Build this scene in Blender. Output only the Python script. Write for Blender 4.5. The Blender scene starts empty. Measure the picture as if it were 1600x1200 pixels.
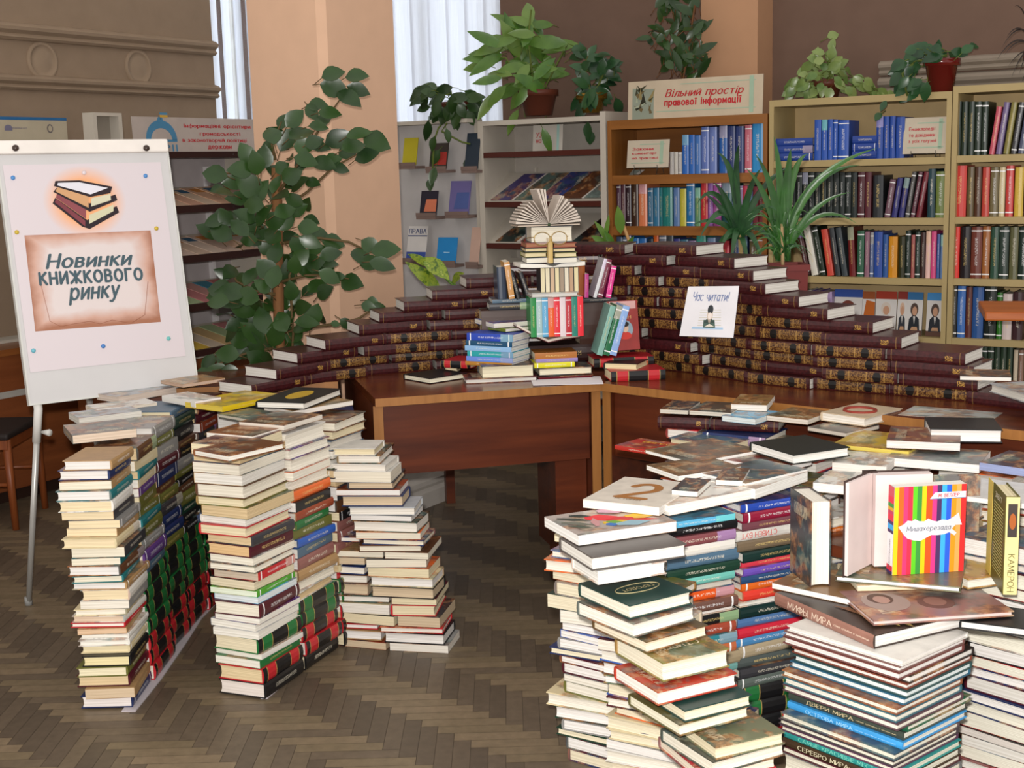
import bpy, bmesh, math, random
from mathutils import Matrix, Vector
PI = math.pi
SC = bpy.context.scene
COL = SC.collection

# ------------------------------------------------------------------ camera, world, lights, exposure
FPX, CAMH = 2050.0, 1.5
PITCH, ROLL = math.atan(337 / 2050), math.radians(-1.5)
CAMR = Matrix.Rotation(PI / 2 - PITCH, 3, 'X') @ Matrix.Rotation(ROLL, 3, 'Z')
CAMP = Vector((0, 0, CAMH))
cam_data = bpy.data.cameras.new('camera')
cam_data.sensor_width = 36
cam_data.lens = 36 * FPX / 1600
cam = bpy.data.objects.new('camera', cam_data)
cam.matrix_world = Matrix.Translation(CAMP) @ CAMR.to_4x4()
COL.objects.link(cam)
SC.camera = cam

world = bpy.data.worlds.new('world')
SC.world = world
world.use_nodes = True
world.node_tree.nodes['Background'].inputs[0].default_value = (1.0, 0.95, 0.90, 1)
world.node_tree.nodes['Background'].inputs[1].default_value = 0.85

def lamp(name, kind, loc, power, color, **kw):
    d = bpy.data.lights.new(name, kind)
    d.energy = power
    d.color = color
    for k, v in kw.items():
        setattr(d, k, v)
    o = bpy.data.objects.new(name, d)
    o.location = loc
    COL.objects.link(o)
    return o
lamp('camera_flash', 'POINT', (-0.03, 0.02, 1.60), 540, (1.0, 0.965, 0.93), shadow_soft_size=0.03)
# daylight outside the two windows
def daylight(name, loc, facing, w, h, power):
    o = lamp(name, 'AREA', loc, power, (.86, .93, 1.0), shape='RECTANGLE', size=w, size_y=h)
    o.rotation_euler = Vector(facing).to_track_quat('-Z', 'Y').to_euler()
daylight('daylight_back_window', (-.33, 8.25, 2.1), (-.53, -.848, 0), 1.1, 2.4, 26)
daylight('daylight_left_window', (-1.95, 8.1, 2.1), (.848, -.53, 0), .62, 2.4, 18)

SC.view_settings.view_transform = 'Standard'
SC.view_settings.look = 'None'
SC.view_settings.exposure = 0.0
SC.view_settings.gamma = 1.0
SC.view_settings.use_curve_mapping = False

# ------------------------------------------------------------------ where a picture point stands in the room
def ray(x, y):
    return CAMR @ Vector((x - 800, 600 - y, -FPX))
def atz(x, y, z):
    r = ray(x, y)
    return CAMP + r * ((z - CAMH) / r.z)
def atd(x, y, d):
    r = ray(x, y)
    return CAMP + r * (d / r.y)

# ------------------------------------------------------------------ colours and materials
def lin(h):
    h = h.lstrip('#')
    c = [int(h[i:i + 2], 16) / 255 for i in (0, 2, 4)]
    return tuple((v / 12.92 if v <= .04045 else ((v + .055) / 1.055) ** 2.4) for v in c) + (1,)
PAL = dict(white='d8d4cc', cream='d3c39c', grey='8a8885', charcoal='37363a', black='161618', brown='5b3a26', tan='a6845a',
           burgundy='4c1420', red='b8242c', orange='d8642c', yellow='dcb62a', olive='66662e', green='1f6a35', bottle='17382a',
           teal='1f6f74', sky='62a8cc', blue='2c58aa', navy='1d2c58', purple='5c3c7c', pink='cc5c86', silver='a8acb0', rust='8c3c22',
           violet='8c7ab8', slate='4c6478', turquoise='2c9a9a')
CNAME = dict(bottle='dark green', sky='light blue')
def cname(c):
    return CNAME.get(c, c)

MATS = {}
class NT:
    def __init__(s, name, rough=.6, spec=.3):
        s.m = bpy.data.materials.new(name)
        s.m.use_nodes = True
        s.t = s.m.node_tree
        s.b = s.t.nodes['Principled BSDF']
        s.b.inputs['Roughness'].default_value = rough
        s.b.inputs['Specular IOR Level'].default_value = spec
    def n(s, kind, **kw):
        x = s.t.nodes.new('ShaderNode' + kind)
        for k, v in kw.items():
            setattr(x, k, v)
        return x
    def l(s, a, b):
        s.t.links.new(a, b)
    def val(s, sock, v):
        if hasattr(v, 'is_output') or isinstance(v, bpy.types.NodeSocket):
            s.l(v, sock)
        else:
            sock.default_value = v
    def math(s, op, a, b=0.0, clamp=False):
        x = s.n('Math', operation=op, use_clamp=clamp)
        s.val(x.inputs[0], a)
        s.val(x.inputs[1], b)
        return x.outputs[0]
    def mix(s, f, a, b, mode='MIX'):
        x = s.n('Mix', data_type='RGBA', blend_type=mode)
        s.val(x.inputs[0], f)
        s.val(x.inputs[6], a)
        s.val(x.inputs[7], b)
        return x.outputs[2]
    def noise(s, vec, scale, detail=2, rough=.5):
        x = s.n('TexNoise')
        x.inputs['Scale'].default_value = scale
        x.inputs['Detail'].default_value = detail
        x.inputs['Roughness'].default_value = rough
        if vec is not None:
            s.l(vec, x.inputs['Vector'])
        return x
    def ramp(s, fac, stops, interp='LINEAR'):
        x = s.n('ValToRGB')
        x.color_ramp.interpolation = interp
        e = x.color_ramp.elements
        while len(e) < len(stops):
            e.new(.5)
        for i, (p, c) in enumerate(stops):
            e[i].position = p
            e[i].color = c
        s.l(fac, x.inputs[0])
        return x.outputs[0]
    def mapping(s, vec, scale=(1, 1, 1), loc=None):
        x = s.n('Mapping')
        x.inputs['Scale'].default_value = scale
        s.l(vec, x.inputs['Vector'])
        if loc is not None:
            s.l(loc, x.inputs['Location'])
        return x.outputs[0]
    def color(s, c):
        s.val(s.b.inputs['Base Color'], c)
        return s.m

def flatmat(h, rough=.6, spec=.3, metal=0.0, var=0.06, name=None):
    """one even colour with a faint mottling"""
    key = (h, rough, spec, metal, var)
    if key in MATS:
        return MATS[key]
    k = NT(name or 'surface_' + h.strip('#'), rough, spec)
    tc = k.n('TexCoord')
    no = k.noise(tc.outputs['Object'], 9, 3)
    c = lin(h)
    dk = tuple(v * (1 - var) for v in c[:3]) + (1,)
    lt = tuple(min(1, v * (1 + var)) for v in c[:3]) + (1,)
    k.color(k.ramp(no.outputs['Fac'], [(.3, dk), (.7, lt)]))
    k.b.inputs['Metallic'].default_value = metal
    MATS[key] = k.m
    return k.m

def wood(name, a, b, rough=.35, axis='X', scale=1.0, spec=.4):
    if name in MATS:
        return MATS[name]
    k = NT(name, rough, spec)
    tc = k.n('TexCoord')
    sc = {'X': (1.2, 14, 14), 'Y': (14, 1.2, 14), 'Z': (14, 14, 1.2)}[axis]
    v = k.mapping(tc.outputs['Object'], tuple(x * scale for x in sc))
    no = k.noise(v, 2.2, 5, .6)
    k.color(k.ramp(no.outputs['Fac'], [(.3, lin(a)), (.7, lin(b))]))
    MATS[name] = k.m
    return k.m

def make_book_materials():
    def inst(k):
        oi = k.n('ObjectInfo')
        tc = k.n('TexCoord')
        off = k.n('CombineXYZ')
        for i, f in enumerate((37.0, 91.0, 13.0)):
            k.l(k.math('MULTIPLY', oi.outputs['Random'], f), off.inputs[i])
        return oi, tc, off.outputs[0]
    # plain cloth or board cover
    k = NT('cover_board', .38, .4)
    oi, tc, off = inst(k)
    no = k.noise(k.mapping(tc.outputs['Object'], (30, 30, 30), off), 1, 3)
    k.color(k.mix(1, oi.outputs['Color'], k.ramp(no.outputs['Fac'], [(.3, (.82, .82, .82, 1)), (.7, (1, 1, 1, 1))]), 'MULTIPLY'))
    MATS['board'] = k.m
    # printed picture cover: patches of picture on the ground colour, with a paler title block
    k = NT('cover_printed', .3, .45)
    oi, tc, off = inst(k)
    v = k.mapping(tc.outputs['Generated'], (2.6, 2.2, .05), off)
    n1 = k.noise(v, 1.5, 6, .7)
    n2 = k.noise(v, 1.1, 3, .6)
    n5 = k.noise(v, .8, 1, .5)
    warm = k.ramp(n1.outputs['Fac'], [(.32, (.012, .009, .008, 1)), (.44, (.11, .04, .02, 1)), (.52, (.42, .16, .05, 1)), (.6, (.55, .40, .22, 1)), (.68, (.06, .04, .035, 1))])
    cool = k.ramp(n1.outputs['Fac'], [(.32, (.015, .018, .016, 1)), (.45, (.03, .06, .06, 1)), (.54, (.10, .17, .16, 1)), (.64, (.42, .38, .25, 1))])
    pic = k.mix(k.ramp(n5.outputs['Fac'], [(.53, (0, 0, 0, 1)), (.58, (1, 1, 1, 1))]), warm, cool)
    pic = k.mix(.35, pic, oi.outputs['Color'])
    f = k.ramp(n2.outputs['Fac'], [(.44, (0, 0, 0, 1)), (.52, (.9, .9, .9, 1))])
    c = k.mix(f, oi.outputs['Color'], pic)
    sx = k.n('SeparateXYZ')
    k.l(tc.outputs['Generated'], sx.inputs[0])
    # rows of title lettering, too small to read
    n3 = k.noise(k.mapping(tc.outputs['Generated'], (16, 90, .1), off), 1, 2)
    band = k.math('LESS_THAN', k.math('ABSOLUTE', k.math('SUBTRACT', sx.outputs[0], .82)), .07)
    mid = k.math('LESS_THAN', k.math('ABSOLUTE', k.math('SUBTRACT', sx.outputs[1], .52)), .3)
    t = k.math('MULTIPLY', k.math('MULTIPLY', band, mid), k.math('GREATER_THAN', n3.outputs['Fac'], .5))
    k.color(k.mix(k.math('MULTIPLY', t, .5), c, (.75, .66, .45, 1)))
    MATS['printed'] = k.m
    # spine with bands and a line of small title marks
    k = NT('spine_titled', .35, .45)
    oi, tc, off = inst(k)
    sx = k.n('SeparateXYZ')
    k.l(tc.outputs['Generated'], sx.inputs[0])
    x, z = sx.outputs[0], sx.outputs[2]
    n3 = k.noise(k.mapping(tc.outputs['Generated'], (90, .1, 9), off), 1, 1)
    inx = k.math('LESS_THAN', k.math('ABSOLUTE', k.math('SUBTRACT', x, .52)), .27)
    inz = k.math('LESS_THAN', k.math('ABSOLUTE', k.math('SUBTRACT', z, .5)), .13)
    t = k.math('MULTIPLY', k.math('MULTIPLY', inx, inz), k.math('GREATER_THAN', n3.outputs['Fac'], .52))
    bw = k.math('LESS_THAN', k.math('ABSOLUTE', k.math('SUBTRACT', k.math('ABSOLUTE', k.math('SUBTRACT', x, .5)), .42)), .012)
    rr = k.math('GREATER_THAN', oi.outputs['Random'], .72)
    tcol = k.ramp(oi.outputs['Random'], [(0, (.8, .74, .6, 1)), (.4, (.75, .55, .2, 1)), (.7, (.85, .85, .85, 1))], 'CONSTANT')
    c = k.mix(k.math('MULTIPLY', bw, rr), oi.outputs['Color'], tcol)
    c = k.mix(k.math('MULTIPLY', t, .55), c, tcol)
    # a differently coloured block on some spines
    blk = k.math('MULTIPLY', k.math('GREATER_THAN', x, .74), k.math('GREATER_THAN', k.math('FRACT', k.math('MULTIPLY', oi.outputs['Random'], 7.3)), .82))
    n4 = k.noise(k.mapping(off, (1, 1, 1)), 1.7, 0)
    c = k.mix(k.math('MULTIPLY', blk, .45), c, n4.outputs['Color'])
    k.color(c)
    MATS['spine'] = k.m
    # half-leather set: colour blocks between black
    k = NT('spine_blocked', .3, .5)
    oi, tc, off = inst(k)
    sx = k.n('SeparateXYZ')
    k.l(tc.outputs['Generated'], sx.inputs[0])
    x = sx.outputs[0]
    d = k.math('ABSOLUTE', k.math('SUBTRACT', k.math('ABSOLUTE', k.math('SUBTRACT', x, .5)), .29))
    c = k.mix(k.math('LESS_THAN', d, .10), (.008, .008, .009, 1), oi.outputs['Color'])
    g = k.math('LESS_THAN', k.math('ABSOLUTE', k.math('SUBTRACT', d, .108)), .006)
    c = k.mix(k.math('MULTIPLY', g, .7), c, (.6, .42, .12, 1))
    k.color(c)
    MATS['blocked'] = k.m
    # burgundy leather, plain and gold-tooled
    for nm, lo in (('leather', 2.0), ('half_gilt', .47), ('gilt', .06)):
        k = NT('leather_' + nm, .32, .45)
        oi, tc, off = inst(k)
        sx = k.n('SeparateXYZ')
        k.l(tc.outputs['Generated'], sx.inputs[0])
        x, z = sx.outputs[0], sx.outputs[2]
        base = k.ramp(k.noise(tc.outputs['Object'], 120, 3).outputs['Fac'], [(.3, lin('2c0d10')), (.7, lin('471a1c'))])
        # faint blind-tooled lines and a small gilt mark
        ln = k.math('LESS_THAN', k.math('ABSOLUTE', k.math('SUBTRACT', k.math('ABSOLUTE', k.math('SUBTRACT', x, .5)), .44)), .006)
        c = k.mix(k.math('MULTIPLY', ln, .5), base, lin('8a6a3a'))
        mk = k.math('MULTIPLY', k.math('LESS_THAN', k.math('ABSOLUTE', k.math('SUBTRACT', x, .8)), .05), k.math('LESS_THAN', k.math('ABSOLUTE', k.math('SUBTRACT', z, .5)), .22))
        c = k.mix(k.math('MULTIPLY', mk, k.math('GREATER_THAN', k.noise(tc.outputs['Object'], 260, 1).outputs['Fac'], .5)), c, lin('a8803c'))
        if lo < 1:
            n = k.noise(k.mapping(tc.outputs['Object'], (1, 1, 1), off), 190, 3, .7)
            gold = k.ramp(n.outputs['Fac'], [(.38, lin('2c1210')), (.50, lin('5c3a1c')), (.58, lin('96703a')), (.66, lin('3c2012'))])
            # dark medallions
            px = k.math('ABSOLUTE', k.math('SUBTRACT', k.math('FRACT', k.math('MULTIPLY', k.math('SUBTRACT', x, .02), 2.1)), .5))
            r1 = k.math('ADD', k.math('POWER', k.math('MULTIPLY', px, 1.0), 2), k.math('POWER', k.math('MULTIPLY', k.math('SUBTRACT', z, .5), .22), 2))
            med = k.math('LESS_THAN', k.math('ADD', r1, k.math('MULTIPLY', n.outputs['Fac'], .012)), .019)
            gold = k.mix(med, gold, lin('14100e'))
            rim = k.math('LESS_THAN', k.math('ABSOLUTE', k.math('SUBTRACT', z, .5)), .42)
            inside = k.math('MULTIPLY', k.math('MULTIPLY', k.math('GREATER_THAN', x, lo), k.math('LESS_THAN', x, .96)), rim)
            c = k.mix(inside, c, gold)
            bands = k.math('LESS_THAN', k.math('ABSOLUTE', k.math('SUBTRACT', k.math('FRACT', k.math('MULTIPLY', x, 4.2)), .5)), .035)
            c = k.mix(k.math('MULTIPLY', k.math('MULTIPLY', bands, inside), .55), c, lin('b08848'))
        k.color(c)
        MATS[nm] = k.m
    # paper edges
    k = NT('page_edges', .8, .15)
    oi, tc, off = inst(k)
    no = k.noise(k.mapping(tc.outputs['Object'], (3, 3, 900)), 1, 2, .7)
    k.color(k.mix(1, oi.outputs['Color'], k.ramp(no.outputs['Fac'], [(.35, (.72, .70, .66, 1)), (.6, (1, 1, 1, 1))]), 'MULTIPLY'))
    MATS['pages'] = k.m
    # hue of the object, no pattern
    k = NT('paper_sheet', .6, .25)
    oi, tc, off = inst(k)
    k.color(oi.outputs['Color'])
    MATS['sheet'] = k.m
make_book_materials()

# ------------------------------------------------------------------ mesh helpers
LABELS = {}
def tag(o, label=None, cat=None, group=None, kind=None):
    if label:
        n = len(label.split())
        if label in LABELS and not (group and LABELS[label] == group and 'alike' in label):
            print('DUPLICATE LABEL', label)
        if n < 4 or n > 16:
            print('LABEL LENGTH', n, label)
        LABELS[label] = group
        o['label'] = label
    if cat:
        o['category'] = cat
    if group:
        o['group'] = group
    if kind:
        o['kind'] = kind
    return o

def link(o, parent=None):
    COL.objects.link(o)
    if parent is not None:
        o.parent = parent
    return o

def empty(name, M, label, cat, group=None):
    o = bpy.data.objects.new(name, None)
    o.empty_display_size = .05
    o.matrix_world = M
    link(o)
    return tag(o, label, cat, group)

class MB:
    """collects shapes and links them as one mesh object"""
    def __init__(s):
        s.v, s.f, s.m, s.sm = [], [], [], []
    def add(s, verts, faces, mi=0, smooth=False):
        o = len(s.v)
        s.v += [tuple(v) for v in verts]
        for f in faces:
            s.f.append(tuple(i + o for i in f))
            s.m.append(mi)
            s.sm.append(smooth)
        return s
    def box(s, x0, x1, y0, y1, z0, z1, mi=0, M=None):
        v = [Vector((x, y, z)) for z in (z0, z1) for y in (y0, y1) for x in (x0, x1)]
        if M is not None:
            v = [M @ p for p in v]
        return s.add(v, [(0, 2, 3, 1), (4, 5, 7, 6), (0, 1, 5, 4), (2, 6, 7, 3), (0, 4, 6, 2), (1, 3, 7, 5)], mi)
    def prism(s, pts, axis_len, M=None, mi=0):
        """polygon in xy extruded along z from 0 to axis_len"""
        n = len(pts)
        v = [Vector((p[0], p[1], 0)) for p in pts] + [Vector((p[0], p[1], axis_len)) for p in pts]
        if M is not None:
            v = [M @ p for p in v]
        return s.add(v, [tuple(range(n - 1, -1, -1)), tuple(range(n, 2 * n))] + [(i, (i + 1) % n, n + (i + 1) % n, n + i) for i in range(n)], mi)
    def tube(s, path, r, seg=8, mi=0, cap=True):
        path = [Vector(p) for p in path]
        rs = r if isinstance(r, (list, tuple)) else [r] * len(path)
        v, f = [], []
        prev = None
        for i, p in enumerate(path):
            d = (path[min(i + 1, len(path) - 1)] - path[max(i - 1, 0)]).normalized()
            if prev is None:
                a = d.orthogonal().normalized()
            else:
                a = (prev - d * prev.dot(d)).normalized()
            prev = a
            b = d.cross(a)
            for j in range(seg):
                t = 2 * PI * j / seg
                v.append(p + (a * math.cos(t) + b * math.sin(t)) * rs[i])
        for i in range(len(path) - 1):
            for j in range(seg):
                k = (j + 1) % seg
                f.append((i * seg + j, i * seg + k, (i + 1) * seg + k, (i + 1) * seg + j))
        if cap:
            f.append(tuple(range(seg - 1, -1, -1)))
            f.append(tuple((len(path) - 1) * seg + j for j in range(seg)))
        return s.add(v, f, mi, True)
    def lathe(s, prof, seg=24, mi=0, M=None):
        v, f = [], []
        for r, z in prof:
            for j in range(seg):
                t = 2 * PI * j / seg
                p = Vector((r * math.cos(t), r * math.sin(t), z))
                v.append(M @ p if M is not None else p)
        for i in range(len(prof) - 1):
            for j in range(seg):
                k = (j + 1) % seg
                f.append((i * seg + j, i * seg + k, (i + 1) * seg + k, (i + 1) * seg + j))
        return s.add(v, f, mi, True)
    def build(s, name, mats, parent=None, M=None):
        me = bpy.data.meshes.new(name)
        me.from_pydata(s.v, [], s.f)
        if not isinstance(mats, (list, tuple)):
            mats = [mats]
        for m in mats:
            me.materials.append(m)
        if len(mats) > 1:
            me.polygons.foreach_set('material_index', s.m)
        me.polygons.foreach_set('use_smooth', s.sm)
        me.update()
        o = bpy.data.objects.new(name, me)
        if M is not None:
            o.matrix_world = M
        return link(o, parent)

def frame(o, ex, ey):
    if len(ex) == 2:
        ex = (ex[0], ex[1], 0)
    if len(ey) == 2:
        ey = (ey[0], ey[1], 0)
    ex = Vector(ex).normalized()
    ey = Vector(ey)
    ey = (ey - ex * ey.dot(ex)).normalized()
    ez = ex.cross(ey)
    M = Matrix.Identity(4)
    for i in range(3):
        M[i][0], M[i][1], M[i][2], M[i][3] = ex[i], ey[i], ez[i], o[i]
    return M
def uv(M, x, y, off=0.0):
    """where the sight line through a picture point meets a panel, in the panel's own x, y"""
    o, n = M.to_translation(), M.to_3x3().col[2]
    r = ray(x, y)
    t = (o + n * off - CAMP).dot(n) / r.dot(n)
    p = M.inverted() @ (CAMP + r * t)
    return (p.x, p.y)

def ell(cx, cy, rx, ry, n=20, a0=0, a1=2 * PI):
    return [(cx + rx * math.cos(a0 + (a1 - a0) * i / n), cy + ry * math.sin(a0 + (a1 - a0) * i / n)) for i in range(n + (0 if abs(a1 - a0 - 2 * PI) < .01 else 1))]
def flat(name, parent, polys, z=.0006, thick=.0004):
    """printed shapes, each a thin film on a panel: polys = (points, colour, layer)"""
    mb, mats, idx = MB(), [], {}
    for pts, col, lay in polys:
        if col not in idx:
            idx[col] = len(mats)
            mats.append(flatmat(col, .55, .25))
        a = sum(pts[i][0] * pts[(i + 1) % len(pts)][1] - pts[(i + 1) % len(pts)][0] * pts[i][1] for i in range(len(pts)))
        if a < 0:
            pts = pts[::-1]
        mb.prism(pts, thick, Matrix.Translation((0, 0, z + lay * .0005)), idx[col])
    return mb.build(name, mats, parent)

def _arc(cx, cy, rx, ry, a0, a1, n=12):
    return [(cx + rx * math.cos(math.radians(a0 + (a1 - a0) * i / n)), cy + ry * math.sin(math.radians(a0 + (a1 - a0) * i / n))) for i in range(n + 1)]
def _glyphs():
    A = _arc
    bowl = [(0, .55), (.3, .55)] + A(.3, .275, .3, .275, 90, -90, 8) + [(0, 0)]
    G = {
        'А': (.8, [[(0, 0), (.4, 1), (.8, 0)], [(.14, .35), (.66, .35)]]), 'Б': (.6, [[(.56, 1), (0, 1), (0, 0)], bowl]),
        'В': (.6, [[(0, 0), (0, 1)], [(0, 1), (.28, 1)] + A(.28, .77, .26, .23, 90, -90, 8) + [(0, .54)], [(0, .54), (.3, .54)] + A(.3, .27, .3, .27, 90, -90, 8) + [(0, 0)]]),
        'Г': (.55, [[(0, 0), (0, 1), (.55, 1)]]), 'Д': (.8, [[(0, -.18), (0, 0), (.8, 0), (.8, -.18)], [(.1, 0), (.25, 1), (.68, 1), (.68, 0)]]),
        'Е': (.55, [[(.55, 1), (0, 1), (0, 0), (.55, 0)], [(0, .52), (.48, .52)]]), 'Ж': (1, [[(.5, 0), (.5, 1)], [(0, 1), (.5, .5), (0, 0)], [(1, 1), (.5, .5), (1, 0)]]),
        'З': (.56, [A(.25, .76, .27, .24, 150, -90) + A(.25, .27, .31, .27, 90, -150)]), 'И': (.65, [[(0, 1), (0, 0), (.65, 1), (.65, 0)]]),
        'І': (.08, [[(.04, 0), (.04, 1)]]), 'К': (.62, [[(0, 0), (0, 1)], [(.6, 1), (0, .46)], [(.16, .6), (.62, 0)]]), 'Л': (.65, [[(0, 0), (.12, .12), (.2, 1), (.65, 1), (.65, 0)]]),
        'М': (.84, [[(0, 0), (.06, 1), (.42, .2), (.78, 1), (.84, 0)]]), 'Н': (.64, [[(0, 0), (0, 1)], [(.64, 0), (.64, 1)], [(0, .5), (.64, .5)]]), 'О': (.8, [A(.4, .5, .4, .5, 0, 360, 22)]),
        'П': (.62, [[(0, 0), (0, 1), (.62, 1), (.62, 0)]]), 'Р': (.58, [[(0, 0), (0, 1)], [(0, 1), (.3, 1)] + A(.3, .74, .28, .26, 90, -90, 8) + [(0, .48)]]), 'С': (.74, [A(.42, .5, .42, .5, 50, 310, 16)]),
        'Т': (.7, [[(0, 1), (.7, 1)], [(.35, 0), (.35, 1)]]), 'У': (.7, [[(0, 1), (.35, .38)], [(.7, 1), (.3, .15), (.16, 0), (.03, .02)]]), 'Ф': (.84, [A(.42, .52, .42, .32, 0, 360, 20), [(.42, 0), (.42, 1)]]),
        'Х': (.64, [[(0, 1), (.64, 0)], [(.64, 1), (0, 0)]]), 'Ц': (.74, [[(0, 1), (0, 0), (.74, 0), (.74, -.18)], [(.62, 1), (.62, 0)]]), 'Ч': (.6, [[(0, 1), (0, .62), (.1, .46), (.3, .42), (.6, .5)], [(.6, 1), (.6, 0)]]),
        'Ш': (.9, [[(0, 1), (0, 0), (.9, 0), (.9, 1)], [(.45, 0), (.45, 1)]]), 'Ь': (.6, [[(0, 1), (0, 0)], bowl]), 'Ы': (.84, [[(0, 1), (0, 0)], bowl, [(.84, 0), (.84, 1)]]),
        'Ю': (1.05, [[(0, 0), (0, 1)], [(0, .5), (.32, .5)], A(.68, .5, .37, .5, 0, 360, 20)]), 'Я': (.6, [[(.6, 0), (.6, 1), (.3, 1)] + A(.3, .74, .28, .26, 90, 270, 8) + [(.6, .48)], [(.34, .48), (0, 0)]]),
        '2': (.62, [A(.3, .70, .3, .3, 165, -35, 12) + [(0, 0), (.62, 0)]]), '!': (.08, [[(.04, .3), (.04, 1)], [(.04, 0), (.04, .02)]]), '.': (.08, [[(.04, 0), (.04, .02)]]), ' ': (.3, []),
        'а': (.5, [A(.25, .34, .25, .34, 0, 360, 18), [(.5, .68), (.5, 0)]]), 'б': (.54, [A(.27, .32, .27, .32, 0, 360, 18), [(0, .34), (.03, .72), (.25, .9), (.5, 1)]]), 'е': (.56, [[(0, .36), (.56, .36)] + A(.28, .34, .28, .34, 4, 320, 16)]),
        'є': (.5, [A(.28, .34, .28, .34, 50, 310, 14), [(0, .35), (.38, .35)]]), 'о': (.56, [A(.28, .34, .28, .34, 0, 360, 18)]), 'р': (.54, [[(0, .68), (0, -.3)], A(.27, .34, .27, .34, 0, 360, 18)]), 'с': (.5, [A(.28, .34, .28, .34, 50, 310, 14)]),
        'у': (.5, [[(0, .68), (.25, .05)], [(.5, .68), (.2, -.15), (.08, -.28), (-.05, -.25)]]), 'ф': (.76, [[(.38, -.3), (.38, .95)], A(.38, .34, .38, .34, 0, 360, 18)]), 'і': (.08, [[(.04, 0), (.04, .68)], [(.04, .92), (.04, .94)]]),
        'ї': (.2, [[(.1, 0), (.1, .68)], [(0, .92), (0, .94)], [(.2, .92), (.2, .94)]]),
    }
    br = A(.32, 1.28, .17, .12, 200, 340, 6)
    G['Й'] = (.65, G['И'][1] + [br])
    for ch in 'вгджзийклмнптхцчшьыюя':
        w, st = G[ch.upper()]
        G[ch] = (w * .74, [[(x * .74, y * .68) for x, y in q] for q in st])
    return G
GLYPHS = _glyphs()
def letters(body, parent, color, size=None, at=(0, 0), width=None, height=None, z=.0012, shear=0.0, bold=0.0, M=None, name='lettering', space=1.0, rough=.5):
    """one line of writing drawn with a broad pen, fitted to the given width and height"""
    nx, ny = .06 + bold * 1.3, .042 + bold * 1.0
    polys, x = [], 0.0
    for ch in body:
        w, st = GLYPHS[ch]
        for q in st:
            for (a, b), (c, d) in zip(q, q[1:]):
                dx, dy = c - a, d - b
                s0 = math.atan2(dx * ny, -dy * nx) if (dx or dy) else 0.0       # outermost points of the nib along the stroke
                pts = [(a + nx * math.cos(s0 + PI * i / 5), b + ny * math.sin(s0 + PI * i / 5)) for i in range(6)] + [(c + nx * math.cos(s0 + PI + PI * i / 5), d + ny * math.sin(s0 + PI + PI * i / 5)) for i in range(6)]
                polys.append([(x + px + shear * py, py) for px, py in pts])
        x += w + (.22 + bold * 2) * space
    xs = [p[0] for q in polys for p in q]
    ys = [p[1] for q in polys for p in q]
    x0, x1, y0, y1 = min(xs), max(xs), min(ys), max(ys)
    sx = width / (x1 - x0) if width else None
    sy = height / (y1 - y0) if height else None
    sx = sx or sy or size or 1.0
    sy = sy or sx
    v, f = [], []
    for k, q in enumerate(polys):
        ar = sum(q[i][0] * q[(i + 1) % len(q)][1] - q[(i + 1) % len(q)][0] * q[i][1] for i in range(len(q)))
        if ar < 0:
            q = q[::-1]
        b = len(v)
        v += [((px - (x0 + x1) / 2) * sx + at[0], (py - (y0 + y1) / 2) * sy + at[1], z + (k % 9) * 2.5e-5) for px, py in q]
        f.append(tuple(range(b, b + len(q))))
    me = bpy.data.meshes.new(name)
    me.from_pydata(v, [], f)
    me.materials.append(flatmat(color, rough, .3))
    o = bpy.data.objects.new(name, me)
    if M is not None:
        o.matrix_local = M
    return link(o, parent)

ORD = 'first second third fourth fifth sixth seventh eighth ninth tenth eleventh twelfth thirteenth fourteenth fifteenth sixteenth seventeenth eighteenth nineteenth twentieth'.split()
TENS = {20: 'twenty', 30: 'thirty', 40: 'forty'}
def ordn(n):
    if n <= 20:
        return ORD[n - 1]
    t = n // 10 * 10
    return (TENS[t][:-1] + 'ieth') if n == t else TENS[t] + '-' + ORD[n - t - 1]

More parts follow.
